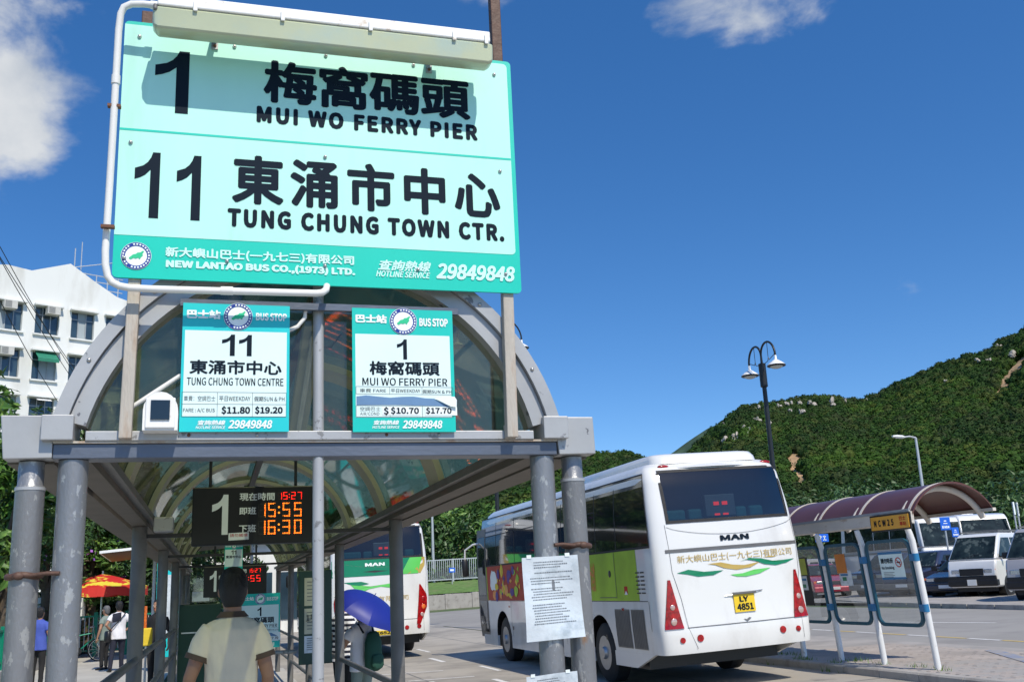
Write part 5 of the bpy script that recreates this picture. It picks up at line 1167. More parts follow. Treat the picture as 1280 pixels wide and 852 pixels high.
c = [bplane(12.5, 394)[0], bplane(58, 401)[0], bplane(103, 414)[0]]; du = (c[2]-c[0])/2; cols_ = [c[0]+du*k for k in range(-4, 4)]
zr = [bplane(58, 401)[1], bplane(52.5, 459)[1], bplane(50, 515)[1]]; dz = (zr[0]-zr[2])/2; rows_ = [zr[0]-dz*k for k in range(0, 8) if zr[0]-dz*k > 1.2]
ww, wh = du*.66, dz*.61
# facade built round the openings
us = sorted([uL, uR]+[c_+s*ww/2 for c_ in cols_ for s in (-1, 1) if uL+.3 < c_+s*ww/2 < uR-.3]); zs_ = sorted([0, tops[3][1]*.0+rows_[0]+wh/2+.4]+[r_+s*wh/2 for r_ in rows_ for s in (-1, 1)])
fm = M()
def is_open(u, z): return any(abs(u-c_) < ww/2 and abs(z-r_) < wh/2 for c_ in cols_ for r_ in rows_)
for a, b in zip(us, us[1:]):
    for e, f_ in zip(zs_, zs_[1:]):
        if not is_open((a+b)/2, (e+f_)/2): fm.quad(BW(a, e), BW(b, e), BW(b, f_), BW(a, f_))
zt_ = zs_[-1]; fm.poly([BW(u, z) for u, z in [(uL, zt_), (uR, zt_)]+out[::-1]])
for (a, za), (b, zb) in zip(out, out[1:]): fm.quad(BW(a, za), BW(b, zb), BW(b, zb, -12), BW(a, za, -12))
fm.quad(BW(uL, 0), BW(uL, out[0][1]), BW(uL, out[0][1], -12), BW(uL, 0, -12)); fm.quad(BW(uR, 0), BW(uR, 0, -12), BW(uR, out[-1][1], -12), BW(uR, out[-1][1])); fm.quad(BW(uL, 0, -12), BW(uR, 0, -12), BW(uR, out[-1][1], -12), BW(uL, out[0][1], -12))
obj('wall', fm, K['bldg'], bl, recalc=False)
def bbox(name, u0, u1, z0, z1, d0, d1, mt, par): return obj(name, M().add([BW(u, z, d) for d in (d0, d1) for u, z in ((u0, z0), (u1, z0), (u1, z1), (u0, z1))], [(3,2,1,0),(4,5,6,7),(0,1,5,4),(1,2,6,5),(2,3,7,6),(3,0,4,7)]), K[mt], par)
rb = random.Random(5)
for ci_, u in enumerate(cols_):
    for ri_, z in enumerate(rows_):
        if not (uL+.3 < u-ww/2 and u+ww/2 < uR-.3): continue
        a, b, e, f_ = u-ww/2, u+ww/2, z-wh/2, z+wh/2
        w_ = obj('window', M().add([BW(p_, q_, d) for d in (-.25, 0) for p_, q_ in ((a, e), (b, e), (b, f_), (a, f_))], [(0, 4, 5, 1), (1, 5, 6, 2), (2, 6, 7, 3), (3, 7, 4, 0)]), K['bldg'], bl, recalc=False)
        n_ = 3
        for k in range(n_):
            p0 = a+(b-a)*k/n_; p1 = a+(b-a)*(k+1)/n_; obj('pane', M().add([BW(p0+.03, e+.03, -.2), BW(p1-.03, e+.03, -.2), BW(p1-.03, f_-.03, -.2), BW(p0+.03, f_-.03, -.2)], [(0, 1, 2, 3)]), K['curtain'] if rb.random() < .35 else K['winglass'], w_, recalc=False)
        fr = M()
        for k in range(n_+1): p0 = a+(b-a)*k/n_; fr.add([BW(x, y, d) for d in (-.22, -.15) for x, y in ((p0-.03, e), (p0+.03, e), (p0+.03, f_), (p0-.03, f_))], [(4, 5, 6, 7), (0, 3, 7, 4), (1, 5, 6, 2)])
        for q_ in (e, f_-.06, f_-wh*.3): fr.add([BW(x, y, -.145) for x, y in ((a, q_), (b, q_), (b, q_+.06), (a, q_+.06))], [(0, 1, 2, 3)])
        obj('frame', fr, K['winframe'], w_, recalc=False)
        bbox('sill', a-.1, b+.1, e-.10, e-.002, .002, .16, 'bldg', w_); bbox('hood', a-.15, b+.15, f_+.002, f_+.10, .002, .38, 'bldg', w_)
        if (ci_, ri_) in ((4, 0), (5, 0), (4, 1), (2, 0), (6, 2), (3, 1), (5, 3), (4, 4), (7, 1)) or rb.random() < .15:
            s_ = ww*.15 if ci_ == 5 else -.1*ww; ac = bbox('air_conditioner', u+s_-.38, u+s_+.38, f_-.52, f_-.02, .01, .55, 'ac', bl); 
            for k in range(7): bbox('louvre', u+s_-.33, u+s_+.05, f_-.47+k*.06, f_-.445+k*.06, .551, .56, 'seam', ac)
        if (ci_, ri_) == (5, 1): obj('awning', M().add([BW(a+.1, f_, .02), BW(b-.1, f_, .02), BW(b-.1, f_-.55, .75), BW(a+.1, f_-.55, .75), BW(a+.1, f_-.75, .75), BW(b-.1, f_-.75, .75)], [(0, 1, 2, 3), (3, 2, 5, 4)]), K['awning'], bl, recalc=False)
        if (ci_, ri_) == (5, 2): obj('awning', M().add([BW(a+.3, f_, .02), BW(b-.3, f_, .02), BW(b-.3, f_-.25, .6), BW(a+.3, f_-.25, .6)], [(0, 1, 2, 3)]), K['fix_white'], bl, recalc=False)
am = []
u0, z0 = bplane(112, 352)
for k in range(5):
    uu = u0-.3+k*.75; obj('roof_rail', M().cyl(BW(uu, z0-1.5, -2), BW(uu, z0+1.2+(1.6 if k == 0 else 0), -2), .04, n=6), K['galv'], bl)
for dz_ in (.2, .7, 1.15): obj('roof_rail', M().cyl(BW(u0-.3, z0+dz_, -2), BW(u0+3.0, z0+dz_, -2), .035, n=6), K['galv'], bl)
obj('roof_rail', M().cyl(BW(u0-1.8, z0+1.0, -2), BW(u0+2.4, z0+2.3, -2), .03, n=6), K['galv'], bl); obj('aerial', M().cyl(BW(u0+.2, z0, -2.2), BW(u0+.2, z0+3.4, -2.2), .035, n=6), K['galv'], bl)
# overhead wires
wg = 'overhead wires in front of the apartment block'
for k, (a, b, c_, lab) in enumerate([((-60, 195), (100, 445), .5, 'thin overhead wire, uppermost of the three running to the shelter arch'), ((-60, 212), (104, 452), .6, 'thin overhead wire, middle one of the three running to the shelter arch'), ((-60, 222), (112, 440), .5, 'thin overhead wire, lowest of the close three above the block'), ((-60, 250), (92, 470), 1.0, 'lone sagging overhead wire below the other three')]):
    A_ = at(a[0], a[1], Y=20); B_ = at(b[0]+60, b[1]+110, Y=44); pts = [A_*(1-t)+B_*t+Vector((0, 0, -c_*4*t*(1-t))) for t in [i/14 for i in range(15)]]
    tag(obj('overhead_wire', M().tube(pts, .010, 5), K['cable'], smooth=60), lab, 'wire', wg)

# ================================================================ LAMPS, POSTS, SIGNS
def twin_lamp(px, py, Y, pxl, pxr, label, grp='black twin arm street lamps'):
    top = at(px, py, Y=Y); g = Vector((top.x, top.y, gz(top.x))); t = thing('street_lamp', label, 'street lamp', tuple(g), group=grp)
    obj('pole', M().tube([g, g+Vector((0, 0, .9)), g+Vector((0, 0, .95)), top], [.13, .13, .085, .07], 14), K['lampblack'], t, smooth=40)
    obj('sleeve', M().tube([top-Vector((0, 0, .75)), top-Vector((0, 0, .72)), top+Vector((0, 0, .03)), top+Vector((0, 0, .06))], [.08, .12, .12, .06], 14), K['lampblack'], t, smooth=40)
    for e in (pxl, pxr):
        d = Vector((e[0]-top.x, e[1]-top.y, 0)); R = d.length; d.normalize(); r = R/2; pts = [top+d*(r-r*cos(a))*1+Vector((0, 0, .15+r*1.15*sin(a)+.15*(1-a/pi))) for a in [pi*i/14 for i in range(15)]]
        pts = [top+d*.02]+pts; ar = obj('arm', M().tube(pts, .035, 8), K['lampblack'], t, smooth=60)
        obj('scroll', M().tube([top+d*.1-Vector((0, 0, .0)), top+d*r*.9+Vector((0, 0, -.05+.1)), top+d*r+Vector((0, 0, .18)), top+d*r*1.1+Vector((0, 0, .08)), pts[-1]-d*.04+Vector((0, 0, .05))], .012, 5), K['lampblack'], ar, smooth=60); obj('scroll', M().cyl(top+d*r*.98+Vector((0, 0, .1)), pts[8]-Vector((0, 0, .03)), .010, n=5), K['lampblack'], ar)
        h = pts[-1]; prof = [(.035, .0), (.04, -.14), (.07, -.16), (.13, -.20), (.20, -.25), (.26, -.30), (.285, -.335)]
        sh_ = obj('lamp_shade', M().loft([[h+Vector((r_*cos(a), r_*sin(a), z)) for a in [2*pi*i/20 for i in range(20)]] for r_, z in prof], caps=False), K['lampwhite'], t, smooth=60)
        obj('shade_rim', M().loft([[h+Vector((r_*cos(a), r_*sin(a), z)) for a in [2*pi*i/20 for i in range(20)]] for r_, z in ((.285, -.33), (.30, -.345), (.285, -.37), (.23, -.375))], caps=True), K['lampblack'], sh_, smooth=40); obj('lens', M().ball(h+Vector((0, 0, -.36)), .21, .21, .09, 16, 8), K['lamplens'], sh_, smooth=60)
    return t
l_ = at(937, 463, Y=28.9); r_ = at(969.5, 448, Y=27.3)
tp = (l_+r_)/2; tp = at(952.4, 456, Y=tp.y)
twin_lamp(952.4, 456, tp.y, (l_.x, l_.y), (r_.x, r_.y), 'tall black street lamp with two hooked arms rising behind the white coach roof')
p = at(613, 440, Y=38); q = at(652, 425, Y=38); twin_lamp(613, 428, 38, (2*p.x-q.x, 38), (q.x, 38), 'black hooked street lamp mostly hidden behind the shelter arch, one shade showing')
def mast_lamp(px, py, Y, armpx, label):
    top = at(px, py, Y=Y); g = Vector((top.x, top.y, gz(top.x))); t = thing('street_lamp', label, 'street lamp', tuple(g)); e = at(armpx, py-1, Y=Y)
    obj('pole', M().tube([g, top], [.12, .07], 10), K['galv'], t, smooth=40); obj('arm', M().tube([top, (top+e)/2+Vector((0, 0, .06)), e], [.06, .05, .045], 8), K['galv'], t, smooth=40)
    d = (e-top).normalized(); obj('lamp_head', M().tube([e-d*.05, e+d*.15, e+d*.5, e+d*.78], [(.05, .05), (.17, .10), (.17, .10), (.07, .05)], 12), K['lampwhite'], t, smooth=60)
mast_lamp(1144.5, 547, 48, 1130, 'pale grey single arm street lamp in front of the dark wooded hill')
g = at(543, 757, Z=.2); tg = thing('street_lamp', 'thin grey lamp column by the far wall just left of the coach', 'street lamp', (g.x, g.y, .2)); obj('pole', M().tube([(g.x, g.y, .1), (g.x, g.y, 12)], [.16, .09], 10), K['galv'], tg, smooth=40); obj('lamp_head', M().box(g.x-.8, g.x+.1, g.y-.15, g.y+.15, 11.95, 12.1), K['lampwhite'], tg, bevel=.03)
def plate_sign(pxr, Y, label, mt, lines, double=False, grp=None):
    (x0, y0, x1, y1, yb) = pxr; a = at(x0, y0, Y=Y); b = at(x1, y1, Y=Y); cxx = (a.x+b.x)/2; z0_, z1_ = at((x0+x1)/2, y1, Y=Y).z, at((x0+x1)/2, y0, Y=Y).z
    t = thing('road_sign', label, 'sign', (cxx, Y, gz(cxx)), group=grp); obj('post', M().cyl((cxx, Y+.04, gz(cxx)-.05), (cxx, Y+.04, z1_), .035, n=8), K['galv'], t, smooth=40)
    pl_ = obj('plate', M().box(a.x, b.x, Y-.02, Y, z0_, z1_), K[mt], t, bevel=.01); lm = M(); w = b.x-a.x; h = z1_-z0_; Pk = planeY(Y-.021)
    for (u0_, u1_, v0_, v1_) in lines: rect(Pk, a.x+w*u0_, a.x+w*u1_, z0_+h*v0_, z0_+h*v1_, .002, lm)
    if lines: obj('sign_strokes', lm, K['white'] if mt == 'skyblue' else K['ink_grey'], pl_, recalc=False)
    return t
bs = [(.38, .62, .68, .76), (.30, .70, .50, .56), (.14, .26, .14, .34), (.30, .34, .14, .34), (.38, .50, .16, .32), (.54, .64, .14, .34), (.68, .84, .16, .32)]
plate_sign((1173.8, 646.2, 1188.8, 662.1, 690), 33.5, 'larger blue sign plate with white lettering before the parked coaches', 'skyblue', bs, grp='blue signs in the coach park')
plate_sign((1188.8, 658.7, 1199.4, 670.7, 690), 35.5, 'smaller blue sign plate just right of the larger one', 'skyblue', bs, grp='blue signs in the coach park')
plate_sign((1265.2, 627, 1269.8, 643, 666), 36, 'white sign plate on a thin post at the far right, left half of the pair', 'white', [], grp='white signs at the far right'); plate_sign((1270.2, 627.5, 1274.4, 644.5, 666), 36.2, 'white sign plate with a dark stroke at the far right, right half of the pair', 'white', [(.4, .7, .15, .9)], grp='white signs at the far right')
plate_sign((561, 709, 569, 715, 735), 78, 'small blue road sign above the far grey railing', 'skyblue', [(.2, .8, .3, .7)])
plate_sign((1018, 667, 1036, 677, 700), 30, 'blue sign with white characters seen behind the brown roofed shelter', 'skyblue', [(.3, .42, .2, .8), (.2, .5, .6, .7), (.58, .8, .62, .72), (.66, .72, .2, .8), (.58, .82, .2, .3)])

# ================================================================ PARKED VEHICLES
def vehicle(kind, label, x, y, face, paint, grp):
    f = Vector((face[0], face[1], 0)).normalized(); back = -f; right = Vector((back.y, -back.x, 0))
    g = gz(x)+.10; mw = Matrix(((right.x, back.x, 0, x), (right.y, back.y, 0, y), (0, 0, 1, g), (0, 0, 0, 1)))
    cat = {'van': 'van', 'car': 'car', 'suv': 'car', 'bus': 'coach'}[kind]; nm = {'van': 'parked_van', 'car': 'parked_car', 'suv': 'parked_car', 'bus': 'parked_coach'}[kind]
    t = thing(nm, label, cat, group=grp, mat=mw)
    S = {'van': dict(w=.85, L=4.6, belt=1.24, rw=.74, low=[(0, .32), (0, .75), (.03, 1.02), (.12, 1.24), (4.55, 1.24), (4.6, .9), (4.6, .32)], cab=[(.12, 1.24), (.80, 2.04), (.98, 2.13), (4.35, 2.13), (4.52, 2.0), (4.56, 1.24)], wy=(.85, 3.7), wr=.31, ws=(0, 1), hl=(.78, .93)),
         'bus': dict(w=1.15, L=8.2, belt=1.75, rw=1.07, low=[(.05, .35), (0, .9), (.05, 1.4), (.12, 1.75), (8.15, 1.75), (8.2, .9), (8.15, .35)], cab=[(.12, 1.75), (.42, 2.85), (.60, 3.03), (1.0, 3.10), (7.9, 3.10), (8.1, 2.9), (8.15, 1.75)], wy=(1.6, 6.2), wr=.45, ws=(0, 1), hl=(.85, 1.0)),
         'car': dict(w=.85, L=4.3, belt=.90, rw=.62, low=[(0, .25), (-.02, .55), (.1, .70), (.9, .86), (1.0, .90), (4.0, .92), (4.28, .8), (4.3, .3)], cab=[(.98, .90), (1.75, 1.36), (2.0, 1.42), (3.0, 1.40), (3.3, 1.33), (3.95, .92)], wy=(.8, 3.4), wr=.31, ws=(0, 1), hl=(.55, .68)),
         'suv': dict(w=.88, L=4.5, belt=1.08, rw=.68, low=[(0, .3), (-.02, .7), (.08, .95), (.9, 1.06), (1.0, 1.08), (4.4, 1.1), (4.5, .9), (4.5, .35)], cab=[(.98, 1.08), (1.6, 1.62), (1.8, 1.68), (4.0, 1.66), (4.3, 1.55), (4.42, 1.1)], wy=(.85, 3.5), wr=.36, ws=(0, 1), hl=(.72, .88))}[kind]
    w, rw, belt = S['w'], S['rw'], S['belt']; W = lambda x_, y_, z_: mw @ Vector((x_, y_, z_)); ztop = max(z for _, z in S['cab'])
    wd = lambda z: w if z <= belt else w+(rw-w)*(z-belt)/(ztop-belt)
    def solid(prof, inset=0):
        n = len(prof); return M().add([W(-wd(z)+inset, y_, z) for y_, z in prof]+[W(wd(z)-inset, y_, z) for y_, z in prof], [tuple(range(n))[::-1], tuple(range(n, 2*n))]+[(i, (i+1) % n, n+(i+1) % n, n+i) for i in range(n)])
    b = obj('body', solid(S['low']), K[paint], t, bevel=.07, smooth=40); obj('cabin', solid(S['cab'], .0), K[paint], t, bevel=.06, smooth=40)
    (ya, za), (yb_, zb) = S['cab'][0], S['cab'][1]; nrm = Vector((0, -(zb-za), (yb_-ya))).normalized()*.012
    def ws(u, v): z = za+(zb-za)*v; return W(u*(wd(z)-.07), ya+(yb_-ya)*v+nrm.y, z+nrm.z)
    obj('windscreen', M().add([ws(-1, .04), ws(1, .04), ws(1, .97), ws(-1, .97)], [(0, 1, 2, 3)]), K['carglass'], t, recalc=False)
    for s in (-1, 1):
        obj('wiper', M().cyl(ws(.1*s-.3, .05), ws(.1*s+.25, .22), .012, n=4), K['black'], t)
        yc = [p_[0] for p_ in S['cab']]; yr = S['cab'][-1][0]; divs = {'van': [.30, 1.55, 2.9, 4.3], 'bus': [.42, 1.4, 3.0, 4.6, 6.2, 7.7], 'car': [1.25, 2.45, 3.6], 'suv': [1.3, 2.4, 3.4, 4.2]}[kind]
        for k, (p0, p1) in enumerate(zip(divs, divs[1:])):
            zl = belt+.05; zh = ztop-.17; rake = {'van': .58, 'bus': .25, 'car': .62, 'suv': .45}[kind] if k == 0 else 0; rk2 = .3 if (k == len(divs)-2 and kind == 'car') else 0
            obj('side_window', M().add([W(s*(wd(zl)+.008), p0+.04, zl), W(s*(wd(zl)+.008), p1-.04, zl), W(s*(wd(zh)+.008), p1-.04-rk2, zh), W(s*(wd(zh)+.008), p0+.04+rake, zh)], [(0, 1, 2, 3)]), K['carglass'], t, recalc=False)
        hz0, hz1 = S['hl']; yy = -.03 if kind != 'bus' else -.02
        hx = w-.28; pts = [(-1, 0), (1, 0)]
        obj('headlight', M().box(-.14, .14, -.03, .05, hz0, hz1).tf(mw @ Matrix.Translation((s*hx, .03, 0))), K['clearlens'] if False else K['chrome'], t, bevel=.02)
        obj('indicator', M().box(-.06, .06, -.025, .05, hz0, hz1).tf(mw @ Matrix.Translation((s*(w-.09), .05, 0))), K['amber'], t, bevel=.015)
        m_ = obj('mirror', M().box(-.10, .10, -.05, .05, -.09, .09).tf(mw @ Matrix.Translation((s*(w+.14), (.55 if kind == 'van' else divs[0]), belt+.12))), K['black'] if kind != 'suv' else K[paint], t, bevel=.03)
        obj('mirror_arm', M().cyl(W(s*(w-.02), .5 if kind == 'van' else divs[0], belt+.06), W(s*(w+.08), .52 if kind == 'van' else divs[0], belt+.1), .02, n=6), K['black'], m_)
        for y_ in S['wy']:
            r = S['wr']; obj('wheel_arch', M().cyl(W(s*(w+.002), y_, r+.02), W(s*(w-.25), y_, r+.02), r+.07, n=24), K['black'], t)
            wl = obj('wheel', M().tube([W(s*(w+.015), y_, r), W(s*(w+.005), y_, r), W(s*(w-.2), y_, r)], [r*.9, r, r], 24), K['blackrub'], t, smooth=40); obj('wheel_rim', M().cyl(W(s*(w+.022), y_, r), W(s*(w-.02), y_, r), r*.62, n=20), K['rim_steel'], wl, smooth=30)
            for q_ in range(5): a = 2*pi*q_/5; obj('spoke_gap', M().cyl(W(s*(w+.024), y_+cos(a)*r*.36, r+sin(a)*r*.36), W(s*(w+.02), y_+cos(a)*r*.36, r+sin(a)*r*.36), r*.11, n=6), K['black'], wl)
    gz0, gz1 = (.72, .95) if kind == 'van' else (.55, .75) if kind == 'bus' else (S['hl'][0]-.02, S['hl'][1]+.0)
    gx = w-.46 if kind != 'van' else w-.44
    obj('grille', M().box(-gx, gx, -.035, .04, gz0, gz1).tf(mw), K['black'], t, bevel=.01)
    if kind == 'van': obj('front_mask', M().box(-w+.02, w-.02, -.028, .10, .36, .71).tf(mw), K['black'], t, bevel=.03); obj('bumper', M().box(-w-.01, w+.01, -.06, .15, .38, .58).tf(mw), K['black'], t, bevel=.03)
    else: obj('bumper', M().box(-w+.01, w-.01, -.06, .15, S['low'][0][1]-.02, S['low'][0][1]+.2).tf(mw), K['trimgrey'] if kind == 'suv' else K[paint], t, bevel=.04)
    obj('number_plate', M().box(-.16 if kind == 'van' else -.25, .16 if kind == 'van' else .25, -.075, -.061, S['low'][0][1]+.07, S['low'][0][1]+(.27 if kind == 'van' else .18)).tf(mw), K['plate_w'], t)
    obj('underside', M().box(-w+.15, w-.15, .3, S['L']-.3, .18, S['low'][0][1]+.02).tf(mw), K['black'], t)
    if kind == 'van':
        for y_ in (1.4, 2.6, 3.8): obj('roof_bar', M().box(-.68, .68, y_-.02, y_+.02, 2.22, 2.25).tf(mw), K['trimgrey'], t)
        for s in (-.66, .66): obj('roof_rail', M().box(s-.015, s+.015, 1.0, 4.2, 2.17, 2.22).tf(mw), K['trimgrey'], t)
    if kind == 'bus': obj('pod', M().box(-.8, .8, 3.0, 5.2, 3.09, 3.22).tf(mw), K[paint], t, bevel=.06); obj('waistline', M().box(-w-.005, w+.005, .3, 7.9, 1.60, 1.70).tf(mw), K['trimgrey'], t)
    return t
F1 = (-.91, -.41)
def gp(px, py):     # point on the raised parking area
    v = ray(px, py); z = .6
    for _ in range(40): t = (z-CAM_H)/v.z; z = .5*z+.5*(gz(v.x*t)+.10)
    q = v*t; return q.x, q.y
vg_ = 'vehicles parked nose out behind the verge'
x, y = gp(1219, 746); vehicle('van', 'white van with black front mask, roof bars and orange indicators in the parked row', x, y, F1, 'vanwhite', vg_)
x, y = gp(1299, 751); vehicle('van', 'silver van cut by the right edge of the picture', x, y, F1, 'silvercar', vg_)
x, y = gp(1176, 747); vehicle('car', 'black car with a bright headlight glint, left of the white van', x+.3, y, F1, 'blackcar', vg_)
x, y = gp(1130, 746); vehicle('suv', 'navy off roader behind the no smoking screen of the small shelter', x, y, (-.95, -.3), 'navycar', vg_)
x, y = gp(1086, 746); vehicle('suv', 'dark car behind the middle screen of the small shelter', x, y, (-.95, -.3), 'blackcar', vg_)
x, y = gp(1044, 746); vehicle('car', 'red car behind the orange poster screen of the small shelter', x, y, (-.3, -.95), 'redcar', vg_)
x, y = gp(1022, 745); vehicle('suv', 'grey car behind the yellow poster of the small shelter', x+1, y+5, (-.95, -.3), 'silvercar', vg_)
bg_ = 'white coaches in the far coach park'
p = at(1189, 700, Y=37); vehicle('bus', 'first white parked coach, partly behind the two blue signs', p.x, p.y, (-.16, -.98), 'vanwhite', bg_)
p = at(1242, 700, Y=36.5); vehicle('bus', 'second white parked coach, behind the white van', p.x, p.y, (-.30, -.95), 'vanwhite', bg_)
p = at(1100, 700, Y=46); vehicle('bus', 'third white coach glimpsed through the screens of the small shelter', p.x, p.y, (-.5, -.87), 'vanwhite', bg_)

# ================================================================ LEFT SIDE: fence, bicycle, parasol, canopy
fe = thing('green_fence', 'green painted tubular fence on the low wall along the left pavement', 'fence', (-4.6, 20, .34))
for k in range(26):
    y = 6+k*1.25; obj('post', M().box(-4.64, -4.56, y-.035, y+.035, .34, 1.30), K['greenrail'], fe)
for z in (.50, 1.20): obj('rail', M().box(-4.625, -4.575, 6, 37.3, z-.025, z+.025), K['greenrail'], fe)
bal = mesh_of(M().box(-.012, .012, -.012, .012, .50, 1.18), 'baluster'); bal.materials.append(K['greenrail'])
for k in range(240): obj('baluster', bal, None, fe).location = (0, 6.15+k*.13-20, -.34)
f2 = thing('green_fence', 'green fence with taller posts running across behind the bicycle', 'fence', (-3.2, 36.2, .06), group=None)
for k in range(5): x = -4.6+k*.95; obj('post', M().box(x-.06, x+.06, 36.1, 36.22, .06, 1.45), K['greenrail'], f2)
for z in (.25, 1.32): obj('rail', M().box(-4.6, -.8, 36.13, 36.19, z-.025, z+.025), K['greenrail'], f2)
for k in range(28): x = -4.5+k*.13; obj('baluster', M().box(x-.012, x+.012, 36.15, 36.17, .27, 1.30), K['galv'], f2)
def bicycle(label, loc, rz):
    t = thing('bicycle', label, 'bicycle', loc, rz); W = lambda x, z, y=0: (x, y, z)
    wh = []
    for cx_ in (-.52, .52):
        w_ = obj('wheel', M().tube([(cx_+.33*cos(a), 0, .34+.33*sin(a)) for a in [2*pi*k/28 for k in range(29)]], .017, 6), K['blackrub'], t, smooth=60, loc=True)
        obj('rim', M().tube([(cx_+.305*cos(a), 0, .34+.305*sin(a)) for a in [2*pi*k/28 for k in range(29)]], .009, 5), K['chrome'], w_, smooth=60, loc=True); sp = M()
        for k in range(14): a = 2*pi*k/14; sp.cyl((cx_, 0, .34), (cx_+.30*cos(a), 0, .34+.30*sin(a)), .003, n=3)
        obj('spokes', sp, K['chrome'], w_, loc=True, stuff=True)
    fm = M()
    for a, b in (((-.52, .34), (-.06, .32)), ((-.06, .32), (.36, .70)), ((-.06, .32), (-.20, .78)), ((-.20, .74), (.34, .82)), ((-.52, .34), (-.19, .72))): fm.cyl((a[0], 0, a[1]), (b[0], 0, b[1]), .018, n=8)
    obj('frame', fm, K['greenrail'], t, smooth=40, loc=True); obj('fork', M().tube([(.33, 0, .95), (.37, 0, .68), (.52, 0, .34)], .018, 8), K['chrome'], t, smooth=40, loc=True)
    obj('handlebar', M().tube([(.22, -.28, .98), (.33, -.22, 1.0), (.34, 0, .97), (.33, .22, 1.0), (.22, .28, .98)], .013, 8), K['chrome'], t, smooth=60, loc=True)
    obj('saddle', M().ball((-.22, 0, .86), .13, .07, .04, 12, 6), K['black'], t, smooth=60, loc=True); obj('seat_post', M().cyl((-.2, 0, .76), (-.215, 0, .85), .014, n=8), K['chrome'], t, loc=True)
    obj('crank', M().cyl((-.06, -.05, .32), (-.06, .05, .32), .09, n=16), K['black'], t, loc=True); obj('basket', M().box(.42, .70, -.15, .15, .78, 1.0), K['darkmetal'], t, loc=True)
    for s in (-1, 1): obj('pedal', M().box(-.06+s*.15-.04, -.06+s*.15+.04, s*.09-.04, s*.09+.04, .30, .32), K['black'], t, loc=True)
    return t
x = at(121, 820, Y=33).x; b0 = bicycle('bicycle leaning by the green fence, its big wheel in full view', (x-.45, 33, .06), RAD(6))
dup(b0, Matrix.Translation((x-1.15, 32.3, .06)) @ Matrix.Rotation(RAD(40), 4, 'Z'), 'second bicycle, half hidden behind the front left pole')
# parasol
c = at(127, 748, Y=35.5); zt = at(127, 717, Y=35.5).z; ze = at(127, 734, Y=35.5).z; Rp = 1.40
t = thing('parasol', 'red and yellow market parasol with red valance behind the front left pole', 'parasol', (c.x, 35.5, .06))
obj('pole', M().cyl((c.x, 35.5, .06), (c.x, 35.5, zt+.1), .03, n=8), K['chrome'], t); n = 8
K['parayellow'] = mat('yellow parasol cloth', (.72, .60, .05), .7, 0, .1, 2, c2=(.55, .02, .015), p2=(.46, .50), s2=2.2); K['parared'] = mat('red parasol cloth', (.62, .03, .02), .7, 0, .1, 2, c2=(.78, .60, .06), p2=(.60, .63), s2=2.6)
for k in range(n):
    a0, a1 = 2*pi*k/n, 2*pi*(k+1)/n; p0 = (c.x, 35.5, zt)
    obj('canopy_panel', M().grid(lambda u, v: Vector((c.x+Rp*v*cos(a0+(a1-a0)*u), 35.5+Rp*v*sin(a0+(a1-a0)*u), zt+(ze-zt)*v**1.25)), 3, 5), K['parayellow'], t, recalc=False, smooth=60)
    obj('valance', M().grid(lambda u, v: Vector((c.x+Rp*cos(a0+(a1-a0)*u), 35.5+Rp*sin(a0+(a1-a0)*u), ze-.28*v-.03*sin(u*9)*v)), 4, 1), K['parared'], t, recalc=False)
# kiosk canopy
a = at(128, 693, Y=31); b = at(168, 684, Y=31)
t = thing('canopy', 'white edged flat canopy over the stall left of the second shelter pole', 'canopy', (a.x, 31, 0))
obj('roof', M().add([(a.x, 30.2, a.z), (a.x+4.6, 31.5, a.z+.45), (a.x+4.6, 34.5, a.z+.35), (a.x, 33.5, a.z-.1), (a.x, 30.2, a.z+.07), (a.x+4.6, 31.5, a.z+.52), (a.x+4.6, 34.5, a.z+.42), (a.x, 33.5, a.z-.03)], [(3,2,1,0),(4,5,6,7),(0,1,5,4),(1,2,6,5),(2,3,7,6),(3,0,4,7)]), K['fix_white'], t)
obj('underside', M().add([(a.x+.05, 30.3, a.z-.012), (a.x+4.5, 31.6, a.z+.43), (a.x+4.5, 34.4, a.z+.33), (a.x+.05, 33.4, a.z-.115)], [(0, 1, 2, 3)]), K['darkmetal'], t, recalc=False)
obj('post', M().cyl((a.x+1.3, 33.2, .06), (a.x+1.3, 33.2, a.z), .05, n=8), K['galv'], t); obj('post', M().cyl((a.x+4.2, 33.4, .06), (a.x+4.2, 33.4, a.z+.35), .05, n=8), K['galv'], t)
# bright phone booth like panel and white vehicle behind the left poles
p = at(197, 700, Y=26); q = at(222, 762, Y=26); t = thing('advert_panel', 'tall cyan and white advertising panel seen between the left shelter poles', 'sign', ((p.x+q.x)/2, 26, .06))
obj('board', M().box(p.x, q.x, 26, 26.12, .4, p.z), K['notice_cyan'], t, bevel=.01); obj('face', M().box(p.x+.08, q.x-.08, 25.98, 25.997, .9, p.z-.35), K['paper'], t); obj('base', M().box(p.x+.1, q.x-.1, 26.01, 26.11, .06, .4), K['trimgrey'], t)
